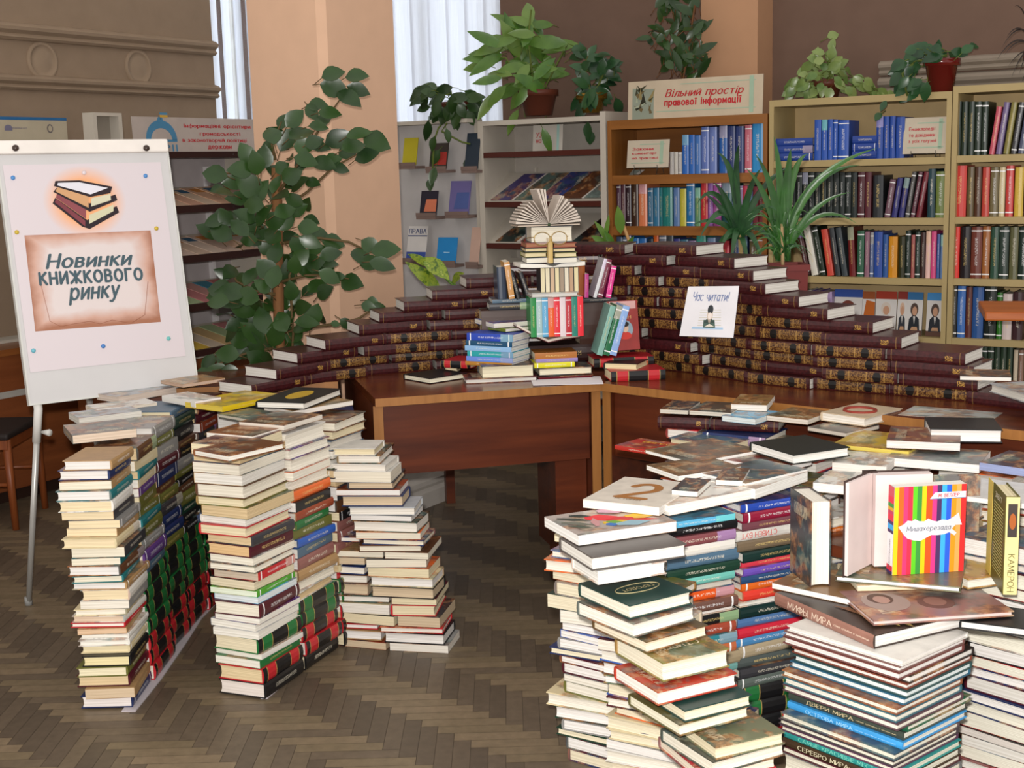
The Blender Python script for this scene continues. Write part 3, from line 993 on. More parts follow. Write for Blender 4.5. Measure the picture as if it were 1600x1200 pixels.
# white paper runners lying under the feet of the two left walls
def runner(label, pts, w):
    L = [P3(atz(x, y, .0005), .0005) for x, y in pts]
    mb = MB()
    v = []
    for p in L:
        v += [p - Vector((w, 0, 0)), p]
    n = len(L)
    vv = v + [q + UPZ * .004 for q in v]
    m = 2 * n
    f = []
    for i in range(n - 1):
        a = 2 * i
        f += [(a, a + 2, a + 3, a + 1), (m + a, m + a + 1, m + a + 3, m + a + 2), (a + 1, a + 3, m + a + 3, m + a + 1), (a, m + a, m + a + 2, a + 2)]
    f += [(0, 1, m + 1, m), (m - 2, 2 * m - 2, 2 * m - 1, m - 1)]
    mb.add(vv, f)
    tag(mb.build('paper_strip', flatmat('b8b0b4', .6)), label, 'paper')
runner('pale paper strip on the floor along the foot of the outer left wall', [(212, 1112), (252, 1062), (292, 1004), (316, 966), (350, 932)], .04)
runner('pale paper strip on the floor along the foot of the inner left wall', [(418, 1092), (470, 1048), (530, 1006)], .02)
# ------------------------------------------------------------------ walls of stacked books
ALL = list(PAL)
MIXED = ['brown', 'grey', 'charcoal', 'rust', 'bottle', 'navy', 'cream', 'white', 'burgundy', 'olive', 'slate', 'tan', 'teal', 'black', 'red', 'orange', 'silver', 'purple']
DARK = ['charcoal', 'bottle', 'brown', 'black', 'burgundy', 'navy', 'rust', 'olive', 'slate', 'grey']
LIGHT = ['white', 'cream', 'white', 'grey', 'silver', 'tan', 'sky']
FACEW = {'s': 'spine out', 'f': 'pages out', 'h': 'end out', 't': 'end out'}

def stack(where, group, x, y, n, z0=.0, z1=.74, spec=None, seed=1, face='s', L=(.195, .212), W=(.135, .155), T=(.020, .045), pal=MIXED, jit=.007, yawj=.05, lean=None, keep=None, start=0, name=None, pages=PAGES):
    """one column of books, floor to top; spec = {index from the floor: dict(...)} overrides"""
    R = random.Random(seed)
    z, i = z0 + (.005 if group in ('books of the outer left wall', 'books of the inner left wall') and z0 == 0 else 0), 0
    out = []
    while True:
        d = dict(face=face(z) if callable(face) else face, L=R.uniform(*L), W=R.uniform(*W), T=R.uniform(*T), col=R.choice(pal), page=R.choice(pages),
                 cover=R.choice(['printed', 'printed', 'board']), hard=R.random() < .62, spine='spine')
        jx, jy, ja = R.uniform(-jit, jit), R.uniform(-jit, jit), R.uniform(-yawj, yawj)
        nm = name
        sp = spec(i, z) if callable(spec) else (spec or {}).get(i)
        if sp:
            d.update(sp)
        nm = d.pop('name', name)
        if z + d['T'] > z1 + .012:
            break
        a = math.atan2(n[1], n[0]) + d.pop('turn', 0) + ja
        lx, ly = lean(z) if lean else (0, 0)
        f = d.pop('face')
        off = d['W'] / 2 if f in 'sf' else d['L'] / 2                  # the outer face stays on the wall line
        cx, cy = x + lx + jx - math.cos(a) * off, y + ly + jy - math.sin(a) * off
        word = d.pop('word', None) or cname(d['col']) + (' hardback' if d['hard'] else ' paperback')
        o = lying(cx, cy, z, (math.cos(a), math.sin(a)), f, label='%s, %s, %s up in the %s' % (word, FACEW[f], ordn(i + 1 + start), where), group=group, name=nm, **d)
        out.append((o, z, d))
        z += d['T'] + .0006
        i += 1
    return out

# sets with black, green and red spines stand at the foot of every wall
def setspec(R, low=3, high=7):
    def f(i, z):
        if i < low:
            return dict(col='red', cover='board', spine='blocked', T=.046, hard=True, L=.215, W=.15, name='encyclopedia_volume', word='red-blocked black volume')
        if i < high:
            return dict(col='green', cover='board', spine='blocked', T=.046, hard=True, L=.215, W=.15, name='encyclopedia_volume', word='green-blocked black volume')
        return None
    for_black = f
    return f

# --- left structure, outer wall: straight back from the camera, spines to the right
GA = 'books of the outer left wall'
def a0spec(i, z):
    t = {0: dict(col='navy', page='e8e0dc', T=.036, hard=True, cover='board'), 1: dict(col='tan', page='cdb79a', T=.030, hard=False), 2: dict(col='burgundy', page='dcc59c', T=.034, hard=True),
         3: dict(col='olive', page='e6dcbc', T=.028), 4: dict(col='black', page='e6d8a8', T=.030, hard=True, cover='board', W=.135), 5: dict(col='cream', page='e4d6b0', T=.026),
         6: dict(col='white', page='e8e4da', T=.018), 7: dict(col='white', page='e8e4da', T=.016), 8: dict(col='tan', page='d8b898', T=.016), 9: dict(col='red', page='e8e4da', T=.014, hard=True),
         10: dict(col='white', page='d8c0a8', T=.02), 11: dict(col='cream', page='e8e0d0', T=.02), 12: dict(col='grey', page='e4ddd0', T=.024)}
    return t.get(i)
stack('front stack of the outer left wall', GA, -1.105, 3.655, (1, 0), spec=a0spec, seed=11, L=(.18, .21), W=(.135, .155), T=(.020, .033), jit=.010, z1=.735, lean=lambda z: (-.012 * (z > .55), 0), pages=['e0dcd8', 'e0dcd8', 'e0d8c4', 'e2d0ac'], pal=['navy', 'grey', 'brown', 'white', 'teal', 'charcoal', 'cream', 'tan', 'slate'])
for i, (dy, xx) in enumerate(((.215, -1.112), (.43, -1.115), (.645, -1.105), (.855, -1.07))):
    stack('%s stack along the outer left wall' % ordn(i + 2), GA, xx + .008, 3.655 + dy, (1, -.03 - .04 * i), spec=setspec(random.Random(i)), seed=20 + i, z1=.72 + .01 * i, pal=DARK if i else MIXED, T=(.024, .044))

# --- left structure, inner wall: from its front corner back to the right
GB = 'books of the inner left wall'
Bdir, Bn = Vector((.41, .912, 0)), (.912, -.41)
def bpos(t):
    return (-.745 + .41 * t, 3.605 + .912 * t)
def b0spec(i, z):
    t = {0: dict(col='black', page='e2d8d0', T=.044, hard=True, cover='board', L=.215, W=.155, word='thick black volume'), 1: dict(col='red', cover='board', spine='blocked', T=.044, hard=True, name='encyclopedia_volume', word='red-blocked black volume', page='dcc8a0', L=.215),
         2: dict(col='green', page='e6e2d6', T=.024, hard=False, cover='printed', word='thin green paperback'), 3: dict(col='white', page='e6e2d6', T=.016, hard=False),
         4: dict(col='green', cover='board', spine='blocked', T=.046, hard=True, name='encyclopedia_volume', word='green-blocked black volume', page='e2d6b8', L=.215), 5: dict(col='white', page='e8e4da', T=.022, face='f', L=.21),
         6: dict(col='silver', page='e8e4da', T=.022, face='f', L=.21), 7: dict(col='purple', page='e8e4da', T=.018, face='f', L=.21),
         8: dict(col='burgundy', page='e4ddcc', T=.040, hard=True, cover='board', L=.215), 9: dict(col='sky', page='d8e0e4', T=.020, hard=False, face='f', word='light blue paperback'), 10: dict(col='green', page='dce4d0', T=.018, hard=False, word='bright green paperback', col_hex='4c9a2c'),
         11: dict(col='black', page='d8ccb0', T=.026, face='f', hard=False), 12: dict(col='red', page='c4b4a0', T=.024), 13: dict(col='charcoal', page='e8e2d2', T=.022, face='f'), 14: dict(col='white', page='e8e2d2', T=.022, face='f'),
         15: dict(col='burgundy', page='dcb888', T=.034, hard=True, cover='board'), 16: dict(col='charcoal', page='d8c098', T=.030, hard=True, cover='printed')}
    if i in t:
        return t[i]
    return dict(face='f', L=.23, W=.16) if z > .47 else None
def b1spec(i, z):
    t = {0: dict(col='black', T=.044, cover='board', hard=True), 1: dict(col='red', cover='board', spine='blocked', T=.044, hard=True, name='encyclopedia_volume', word='red-blocked black volume'),
         2: dict(col='red', cover='board', spine='blocked', T=.044, hard=True, name='encyclopedia_volume', word='red-blocked black volume'), 3: dict(col='green', cover='board', spine='blocked', T=.044, hard=True, name='encyclopedia_volume', word='green-blocked black volume'),
         4: dict(col='green', cover='board', spine='blocked', T=.044, hard=True, name='encyclopedia_volume', word='green-blocked black volume'), 5: dict(col='white', face='f', T=.026), 6: dict(col='white', face='f', T=.030),
         7: dict(col='tan', T=.034, hard=True), 8: dict(col='rust', T=.036, hard=True, col_hex='8a5a54', word='dusty pink hardback'), 9: dict(col='slate', T=.030), 10: dict(col='blue', T=.026), 11: dict(col='olive', T=.03), 12: dict(col='green', T=.03),
         13: dict(col='rust', T=.026), 14: dict(col='black', T=.03), 15: dict(col='orange', T=.03)}
    if i in t:
        return t[i]
    return dict(face='f', L=.215, page='e8e2d4') if z > .52 else None
def b2spec(i, z):
    t = b1spec(i, z) if i < 5 else ({5: dict(col='red', T=.02), 6: dict(col='cream', T=.022)}.get(i))
    if t is None and .30 < z < .40:
        t = dict(col_hex='8a5a54', col='pink', word='dusty pink hardback', T=.034, hard=True)
    if t is None and z > .5:
        t = dict(face='f')
    return t
fr, bk = bpos(.105), bpos(.325)
stack('corner stack of the inner left wall', GB, *bpos(.108), Bn, spec=b0spec, seed=31, z1=.745, lean=lambda z: (-.03 * max(0, z - .1), 0), W=(.15, .165))
stack('middle stack of the inner left wall', GB, *bpos(.328), Bn, spec=b1spec, seed=32, z1=.735, lean=lambda z: (-.02 * max(0, z - .1), 0))
stack('rear stack of the inner left wall', GB, *bpos(.545), Bn, spec=b2spec, seed=33, z1=.73, L=(.19, .205))

# --- left structure, stepped end that grows wider towards the floor
GT = 'books of the stepped left end'
def xend(z):
    p = [(0, -.235), (.23, -.265), (.44, -.325), (.58, -.41), (.65, -.455), (.75, -.50)]
    for (a, b), (c, d) in zip(p, p[1:]):
        if z <= c:
            return b + (d - b) * (z - a) / (c - a)
    return p[-1][1]
def stepped():
    R = random.Random(7)
    z, i = 0, 0
    tang = Vector((.962, -.274, 0))
    nn = (-.274, -.962)
    while z < .72:
        T = R.choice([.018, .022, .026, .03, .034, .036])
        xe = xend(z) + R.uniform(-.012, .012)
        x = xe
        k = 0
        while x > -.50 + .05 * (z > .5) and k < 2:
            w = R.uniform(.19, .215) if R.random() < .72 else R.uniform(.135, .155)
            face = 'f' if w > .17 else 'h'
            d = R.uniform(.13, .15) if face == 'f' else R.uniform(.18, .2)
            tt = T * (1 if k == 0 else R.uniform(.82, .99))
            mid = Vector((x - w * .48, 4.045 - (x + .55) * .28, 0))
            a = math.atan2(nn[1], nn[0]) + R.uniform(-.05, .10) + (.10 if k == 0 else 0)
            n = (math.cos(a), math.sin(a))
            dist = d / 2
            c = R.choice(MIXED)
            hard = R.random() < .6
            lying(mid.x - n[0] * dist, mid.y - n[1] * dist, z, n, face, *((w, d) if face == 'f' else (d, w)), tt,
                  col=c, page=R.choice(['e0dcd8', 'e0dad0', 'ded6c4', 'dccfae', 'c8b498']), hard=hard, cover=R.choice(['printed', 'printed', 'board']),
                  label='%s %s, %s, %s layer up, %s side of the stepped left end' % (cname(c), 'hardback' if hard else 'paperback', FACEW[face], ordn(i + 1), 'outer' if k == 0 else 'inner'), group=GT)
            x -= w + .006
            k += 1
        z += T + .0008
        i += 1
stepped()

# books lying on top of the left structure: (front-left, front-right, z, depth, T, face, colour, words)
def tops(rows, group):
    for a, b, z, dep, T, face, kw in rows:
        lay(a, b, z, dep, T, face, group=group, **kw)
GL = 'books lying on top of the left walls'
def K(label, col='white', page='e6e1d6', hard=False, cover='printed', **kw):
    return dict(label=label, col=col, page=page, hard=hard, cover=cover, **kw)
tops([
    ((114, 694), (214, 683), .735, .19, .026, 'h', K('grey-brown paperback crowning the front stack of the outer left wall', 'grey', 'd8c4b0', col_hex='7a746c')),
    ((124, 664), (222, 652), .735, .13, .022, 'f', K('pale grey paperback second back on the outer left wall top', 'silver', 'd0ccc4')),
    ((152, 648), (246, 636), .742, .12, .016, 'f', K('pale thin paperback third back on the outer left wall top', 'white', 'd4c8b8')),
    ((186, 630), (276, 614), .745, .13, .022, 'f', K('light grey book beside the easel corner on the outer left wall top', 'silver', 'cfc0b4')),
    ((286, 606), (352, 596), .78, .15, .012, 'f', K('beige paperback nearest the plant trunk on the left wall top', 'tan', 'c8ac98')),
], GL)
tops([
    ((303, 712), (358, 722), .735, .20, .018, 'h', K('black-spined book with orange brown picture cover on the inner wall corner', 'brown', 'e8e4da', col_hex='6a3a1c', hard=True)),
    ((395, 690), (463, 669), .742, .17, .016, 'f', K('orange brown picture paperback leaning over the inner left wall top', 'orange', 'e8e2d8', col_hex='8a5024')),
    ((444, 673), (504, 655), .752, .17, .016, 'f', K('brown portrait-covered book on the inner left wall top', 'brown', 'dcd4c8', col_hex='5a4030')),
    ((348, 644), (441, 624), .752, .18, .018, 's', K('yellow paperback with picture cover on the left walls top', 'yellow', 'd8c050', col_hex='d2b41c')),
    ((476, 640), (534, 617), .768, .17, .022, 'f', K('black book with yellow oval on the left walls top', 'black', 'e8e4da', cover='board', hard=True)),
    ((458, 650), (552, 633), .748, .16, .016, 'f', K('white-edged paperback under the black oval book', 'tan', 'e6e0d8')),
    ((305, 637), (346, 630), .756, .2, .020, 'h', K('white book with a dark scribble on its end, left walls top', 'white', 'eceaf0')),
    ((390, 660), (440, 650), .742, .16, .010, 'f', K('slate green thin paperback between the yellow and black books', 'slate', 'c0b8a8', col_hex='5c6a64')),
], GL)
# supports under these tops, behind the walls: the columns at the join of both walls
for i, (x, y) in enumerate(((-.90, 4.40), (-.64, 4.36))):
    stack('%s stack where the left walls join' % ('left-hand' if i == 0 else 'right-hand'), GB, x, y, (.2, -1), z0=0, z1=.735, seed=41 + i, face=lambda z: 'f' if z > .5 else 's', T=(.044, .056), W=(.14, .15))

# --- right structure
GF = 'books of the fanned right stack'
# fan layers from the top: front corner, far left end of its left side, right end of its short side, T, colour, words
fan = [
    ((925, 892), (907, 855), (1073, 870), .640, .030, 'grey', 'e8e4dc', 'grey hardback with dark picture cover, beneath the parrot-coloured one', '57504c'),
    ((934, 914), (912, 888), (1040, 897), .607, .030, 'white', 'eceae4', 'white-edged thick book second beneath the parrot-coloured one', None),
    ((984, 968), (918, 918), (1081, 944), .545, .031, 'bottle', 'e8e2d0', 'dark green hardback with oval emblem in the fanned stack', '24403a'),
    ((990, 997), (911, 936), (1087, 968), .510, .032, 'brown', 'e8e4d8', 'brownish hardback just under the dark green emblem book', '6a5a50'),
    ((1010, 1021), (932, 966), (1106, 994), .478, .026, 'red', 'e8dcc4', 'red-edged paperback with yellow lettering in the fanned stack', '5c4a2c'),
    ((1036, 1066), (952, 994), (1130, 1044), .430, .042, 'olive', 'e8e2cc', 'thick olive picture-covered book in the fanned stack', '7a743c'),
    ((1028, 1103), (982, 1056), (1152, 1072), .392, .030, 'red', 'ece8e0', 'red and orange covered book below the thick olive one', 'a83424'),
    ((1070, 1129), (1030, 1096), (1170, 1104), .360, .026, 'bottle', 'e6dcc0', 'second dark green hardback lower down the fanned stack', '24403a'),
    ((1062, 1151), (968, 1072), (1171, 1121), .332, .026, 'olive', 'e8e2cc', 'olive hardback under the second dark green one in the fan', '57512c'),
    ((1118, 1188), (1066, 1152), (1226, 1163), .288, .028, 'olive', 'e4d8b8', 'grey-green book with gold frame near the foot of the fan', '6c7056'),
    ((1114, 1212), (1004, 1128), (1227, 1180), .258, .030, 'grey', 'e6e0d0', 'grey hardback beneath the gold-framed one in the fan', '4a4a40'),
    ((1095, 1225), (1005, 1150), (1213, 1200), .230, .026, 'red', 'e8dcc8', 'pink-edged book at the picture foot of the fan', 'b03038'),
]
def fanned():
    zprev = 0
    for fc, lf, rt, z, T, col, page, words, hx in fan:
        A, B, C2 = atz(*fc, z), atz(*rt, z), atz(*lf, z)
        u = (B - A)
        L = min(max(u.length, .17), .26)
        u.normalize()
        v = Vector((-u.y, u.x, 0))
        W = min(max(abs((C2 - A).dot(v)), .13), .19)
        c = A + u * L / 2 + v * W / 2
        lying(c.x, c.y, z, -v, 'f', L, W, T, col=col, page=page, hard=True, cover='printed' if hx not in ('24403a', '57504c') else 'board', label=words, group=GF, col_hex=hx)
fanned()
# support the fan below the picture with four plain books, and fill its left flank
stack('fan foot at the picture edge', GF, .385, 2.93, (-.55, -.83), z1=.215, seed=51, face='f', T=(.045, .052), L=(.22, .24), W=(.16, .17))
def flank():
    """columns at the left of the fan, page ends to the camera and covers stepping out"""
    R = random.Random(77)
    for ci, (xa, ya, ztop, face) in enumerate(((.165, 3.12, .60, 'h'), (.262, 2.985, .50, 'f'))):
        z, i = 0, 0
        while z < ztop:
            T = R.uniform(.018, .036)
            f = face if R.random() < .7 else 'f'
            c = R.choice(['olive', 'grey', 'blue', 'navy', 'brown', 'white', 'cream', 'burgundy', 'bottle', 'orange'])
            a = -PI / 2 - .55 + R.uniform(-.12, .12)
            n = (math.cos(a), math.sin(a))
            L, W = R.uniform(.19, .21), R.uniform(.13, .15)
            off = (L if f == 'h' else W) / 2
            lying(xa + R.uniform(-.012, .012) + (.10 if ci else .0) * max(0, .5 - z) - n[0] * off, ya - n[1] * off, z, n, f, L, W, T, col=c, page=R.choice(['e2deda', 'dfd9cc', 'dcd2b8']), hard=R.random() < .7,
                  cover=R.choice(['printed', 'board']), label='%s book, %s up in the %s flank column of the right fan' % (cname(c), ordn(i + 1), 'outer' if ci == 0 else 'inner'), group=GF)
            z += T + .0006
            i += 1
flank()

# inner wall of the right structure, spines to the viewer
GS = 'spine-out books of the right wall'
def sspec(rows):
    def f(i, z):
        if i >= len(rows):
            return dict(T=1.0)
        d = dict(rows[i])
        if d['T'] < .04:
            d['T'] *= .855
        return d
    return f
BL_, RD_ = dict(col='green', cover='board', spine='blocked', T=.044, hard=True, name='encyclopedia_volume', word='green-blocked black volume'), dict(col='red', cover='board', spine='blocked', T=.044, hard=True, name='encyclopedia_volume', word='red-blocked black volume')
def D(col, T, hx=None, **kw):
    d = dict(col=col, T=T, hard=kw.pop('hard', True), **kw)
    if hx:
        d['col_hex'] = hx
    return d
s0 = [RD_, RD_, BL_, BL_, D('slate', .03, '4a5250'), D('charcoal', .03), D('slate', .028, '54605a'), D('tan', .036, '9c8c70'), D('orange', .028, 'b4623c', spine='spine'), D('teal', .030, '2c7a84'), D('rust', .030, '9a4430'),
      D('black', .030), D('white', .016, face='f'), D('brown', .030, '6a4a40'), D('orange', .030, 'd8541c'), D('navy', .022, '24466e', face='f'), D('turquoise', .022, '6ab4a8'), D('bottle', .030), D('slate', .034, '4c687e'), D('white', .030), D('rust', .030, '7c4448'), D('black', .026), D('sky', .018, '5cb0d8', hard=False)]
s1 = [RD_, RD_, BL_, BL_, D('slate', .03, '5a645e'), D('charcoal', .03), D('slate', .028, '4a5250'), D('tan', .036, 'a8987c'), D('sky', .028, '4a86b8'), D('red', .030, 'c8283c'), D('blue', .030, '4a70a0'), D('bottle', .034, '0c2a28'),
      D('white', .016, face='f'), D('red', .030, 'd83a2c'), D('orange', .026, 'e06a20'), D('navy', .022, '24466e'), D('purple', .022, '6a4cae'), D('red', .02, 'd03a4a'), D('bottle', .030, '16302c'), D('brown', .030, '70604c'), D('white', .030), D('rust', .026, '70424a'), D('burgundy', .030, '8c1c38'), D('blue', .024, '2848a8')]
s2 = [RD_, RD_, BL_, BL_, D('slate', .03), D('charcoal', .03), D('tan', .036), D('orange', .03, 'c87028'), D('purple', .03), D('cream', .03), D('burgundy', .03), D('green', .028), D('brown', .03), D('red', .026), D('navy', .03), D('white', .03), D('grey', .03), D('purple', .026, '5c3c7c'), D('orange', .026, 'c86820'), D('white', .03, face='f')]
Sn = (.42, -.908)
S0 = atz(1052, 905, .50)
Sd = Vector((.908, .42, 0))
for i, rows in enumerate((s0, s1, s2)):
    p = S0 + Sd * (.08 + .218 * i)
    stack('%s stack of the right spine wall' % ordn(i + 1), GS, p.x, p.y, Sn, spec=sspec(rows), seed=61 + i, z1=.682 - .006 * i, L=(.196, .216), jit=.009, yawj=.035)
# top edge of that wall and everything lying on the right structure
GR = 'books lying on top of the right structure'
tops([
    ((904, 853), (1057, 830), .672, .18, .024, 'f', K('parrot-coloured picture paperback at the left corner of the right pile', 'white', 'f0eeea', col_hex='a89c94')),
    ((911, 793), (1030, 806), .698, .25, .020, 'f', K('white book with big brown numeral on the right pile', 'white', 'ece8e2', cover='board', col_hex='d8cec0')),
    ((1045, 806), (1180, 778), .690, .15, .024, 'f', K('white-edged book above the light blue spine on the right pile', 'white', 'f0eee8')),
    ((1180, 780), (1262, 752), .690, .15, .026, 'f', K('white-edged book right of the other above the blue spine', 'white', 'f0eee8')),
    ((1060, 752), (1158, 737), .71, .15, .014, 'f', K('brown covered thin book lying behind the numeral book', 'brown', 'f0eee8', col_hex='6a5236')),
    ((1049, 774), (1090, 777), .715, .13, .014, 'h', K('small grey picture book nearest the numeral book', 'charcoal', 'eceae4', col_hex='3c3638')),
    ((1118, 758), (1160, 760), .715, .14, .014, 'h', K('brown picture paperback behind the small grey one', 'brown', 'e8e4e0', col_hex='5c4438')),
    ((1165, 765), (1262, 742), .706, .16, .016, 'f', K('slate blue picture book in front of the black hardback', 'slate', 'e8e6e4', col_hex='4c5a62')),
    ((1130, 726), (1215, 742), .70, .15, .016, 'f', K('red and brown picture book left of the black hardback', 'rust', 'ece8e4', col_hex='7a3428')),
    ((1240, 726), (1328, 713), .722, .19, .026, 'f', K('big black hardback with white pages on the right pile', 'black', 'f0eee8', hard=True, cover='board', col_hex='1c2220')),
    ((1050, 716), (1090, 704), .70, .20, .012, 'h', K('red book with yellow lettering at the back left of the right pile', 'red', 'e4dcd4', col_hex='a8261c')),
    ((1083, 728), (1190, 708), .715, .20, .010, 'f', K('sepia portrait-covered book half over the red one', 'brown', 'f0eeea', col_hex='6a5844')),
    ((1048, 735), (1082, 742), .69, .16, .016, 'h', K('thin greenish book under the red one at the pile edge', 'teal', 'd8d8cc')),
    ((1262, 673), (1322, 683), .715, .16, .012, 'f', K('thin grey paperback under the cream book with red oval', 'grey', 'c8c0b4', col_hex='5a5450')),
    ((1283, 657), (1352, 667), .73, .20, .026, 'h', K('cream hardback with red oval on the back of the right pile', 'cream', 'ece6dc', hard=True, cover='board', col_hex='c8b498')),
    ((1198, 657), (1262, 664), .728, .18, .016, 'h', K('brown picture paperback left of the cream hardback', 'brown', 'd8d0c4', col_hex='6a5840')),
    ((1142, 641), (1198, 643), .745, .18, .020, 'h', K('orange brown paperback topmost at the back left of the pile', 'tan', 'e8e2da', col_hex='8a6a40')),
    ((1128, 658), (1180, 664), .726, .15, .018, 'h', K('pale blue edged book under the orange brown paperback', 'sky', 'd4dcdc')),
    ((1031, 646), (1075, 648), .735, .16, .014, 'h', K('small dark grey book at the far left of the back row', 'charcoal', 'cfc8bc')),
    ((1077, 648), (1142, 652), .735, .17, .014, 'h', K('dark brown picture book second in the back row', 'brown', 'cfc8bc', col_hex='4a3c30')),
    ((1300, 700), (1420, 712), .71, .22, .012, 'f', K('yellow and blue picture-covered album behind the open standing book', 'yellow', 'dcc860', col_hex='b89a30')),
    ((1385, 700), (1500, 705), .725, .2, .022, 'f', K('reddish brown picture book behind the yellow album', 'rust', 'e8e4e0', col_hex='7c5044')),
    ((1453, 690), (1566, 692), .73, .17, .036, 'f', K('thick white-paged dark hardback at the right of the pile', 'charcoal', 'f2f0ec', hard=True, cover='board', col_hex='26282a')),
    ((1403, 656), (1545, 668), .735, .16, .016, 'f', K('long pale bluish paperback at the back right of the pile', 'silver', 'd4dcdc', col_hex='b8bcb8')),
    ((1385, 728), (1530, 740), .69, .18, .024, 'f', K('grey-spined white paper block behind the striped book', 'grey', 'f0eeea', col_hex='6c6c6c')),
    ((1530, 735), (1620, 748), .70, .18, .022, 'f', K('dark violet picture book with pale blue spine at the right edge', 'slate', '98a4cc', col_hex='3c3444')),
    ((1425, 772), (1640, 800), .685, .2, .012, 'f', K('large white paper sheet block lying behind the olive book', 'white', 'f0eee8', cover='board', col_hex='d8d6d2')),
    ((1300, 735), (1385, 742), .69, .16, .022, 'f', K('white-edged book between black hardback and standing open book', 'white', 'ece6de')),
    ((1270, 768), (1340, 775), .675, .15, .024, 'f', K('white book just behind the standing dark book', 'white', 'f2f0ec')),
], GR)
# spine-out row at the back of the pile
tops([
    ((1028, 668), (1108, 671), .693, .17, .034, 's', K('dark burgundy volume at the left end of the back row', 'burgundy', hard=True, cover='leather', spine='leather')),
    ((1110, 671), (1216, 676), .693, .17, .032, 's', K('dark burgundy volume right of its twin in the back row', 'burgundy', hard=True, cover='leather', spine='leather')),
    ((1042, 684), (1090, 688), .66, .17, .030, 'h', K('white-ended book under the left burgundy volume', 'red', 'e4dfd8', hard=True)),
    ((1098, 690), (1196, 700), .66, .17, .030, 's', K('navy blue volume under the burgundy volumes of the back row', 'navy', hard=True, cover='board')),
], GR)

# columns that carry the pile behind the spine wall, only their topmost books in sight
def carriers():
    R = random.Random(5)
    pts = [(.52, 3.42), (.74, 3.42), (.56, 3.66), (.80, 3.62), (1.02, 3.40), (1.04, 3.62), (.60, 3.88), (.84, 3.82), (1.22, 3.22), (1.26, 3.42), (1.06, 3.20)]
    for k, (x, y) in enumerate(pts):
        z, i = .552, 0
        while z < .655:
            T = R.uniform(.022, .034)
            c = R.choice(MIXED)
            lying(x, y, z, (-.672, -.74), 'f', R.uniform(.2, .215), R.uniform(.15, .17), T, col=c, page=R.choice(PAGES), label='%s book, %s up in the %s carrying pile under the right top layer' % (cname(c), ordn(i + 1), ordn(k + 1)), group='books under the right top layer')
            z += T + .0006
            i += 1
carriers()
# ------------------------------------------------------------------ burgundy volumes built up like a stepped wall on the desks
ARC = [(-1.02, 4.30), (-.88, 4.47), (-.68, 4.72), (-.45, 4.86), (-.2, 4.93), (.08, 4.98), (.34, 4.94), (.58, 4.76), (.82, 4.45), (1.0, 4.27), (1.2, 4.13), (1.42, 3.96), (1.62, 3.74)]
def arc_s():
    out = [0.0]
    for (a, b), (c, d) in zip(ARC, ARC[1:]):
        out.append(out[-1] + math.hypot(c - a, d - b))
    return out
ARCS = arc_s()
def arc_at(s):
    s = max(0, min(ARCS[-1] - 1e-6, s))
    for i in range(len(ARC) - 1):
        if s <= ARCS[i + 1]:
            t = (s - ARCS[i]) / (ARCS[i + 1] - ARCS[i])
            return Vector((ARC[i][0] + t * (ARC[i + 1][0] - ARC[i][0]), ARC[i][1] + t * (ARC[i + 1][1] - ARC[i][1]), 0))
def arc_near(p):
    return min((((arc_at(i * .01) - Vector((p[0], p[1], 0))).length, i * .01) for i in range(int(ARCS[-1] * 100))))[1]
def volumes():
    R = random.Random(21)
    LEFT = {1: (404, 592), 2: (440, 567), 3: (464, 543), 4: (516, 518), 5: (557, 501), 6: (599, 483), 7: (644, 466), 8: (697, 448), 9: (750, 426), 10: (777, 408), 11: (826, 392)}
    RIGHT = {11: (1064, 394), 10: (1110, 415), 9: (1136, 435), 8: (1184, 453), 7: (1232, 474), 6: (1281, 495), 5: (1359, 514), 4: (1415, 535), 3: (1500, 564), 2: (1520, 582), 1: (1535, 600)}
    zb, pitch = .75, .0385
    for k in range(12):
        z = zb + pitch * k
        d = 4.6
        s0 = arc_near(atz(*LEFT[k], z + pitch * .5)) + .095 if k in LEFT else .2
        s1 = arc_near(atz(*RIGHT[k], z + pitch * .5)) if k in RIGHT else ARCS[-1] - .06
        n = max(2, round((s1 - s0) / .262))
        step = (s1 - s0) / n
        off = 0
        for i in range(n):
            sa, sb = s0 + step * i + .002, s0 + step * (i + 1) - .002
            a, b = arc_at(sa), arc_at(sb)
            u = (b - a)
            L = min(u.length, .275) if i not in (0, n - 1) else min(u.length, .28)
            u.normalize()
            nn = Vector((u.y, -u.x, 0))
            mid = (a + b) / 2 - nn * R.choice([0, .004, .012, .03, .04])
            frac = i / max(1, n - 1)
            right = mid.x > .45
            if k >= 10 or i == 0 or i == n - 1 or (not right and frac < .06):
                sp = 'leather'
            elif right:
                sp = 'gilt' if R.random() < .85 else 'leather'
            else:
                sp = 'half_gilt' if R.random() < .7 else 'gilt'
            ends = 'left' if i < n / 2 else 'right'
            num = i + 1 if ends == 'left' else n - i
            what = {'leather': 'plain dark burgundy volume', 'half_gilt': 'half gilt burgundy volume', 'gilt': 'gilt-ornamented burgundy volume'}[sp]
            W = .185
            c = mid - nn * W / 2
            ja = R.uniform(-.015, .015)
            flip = PI if (right or R.random() < .2) else 0
            M = Matrix.Translation((c.x, c.y, z)) @ Matrix.Rotation(math.atan2(u.y, u.x) + ja, 4, 'Z')
            o = book(M, L, W, pitch - .0012, col='burgundy', page='dedad2', hard=True, cover='leather', spine=sp, name='encyclopedia_volume', cat='volume',
                     label='%s, %s from the %s end, %s row up of the burgundy wall' % (what, ordn(num), ends, ordn(k + 1)), group='volumes of the stepped burgundy wall')
volumes()

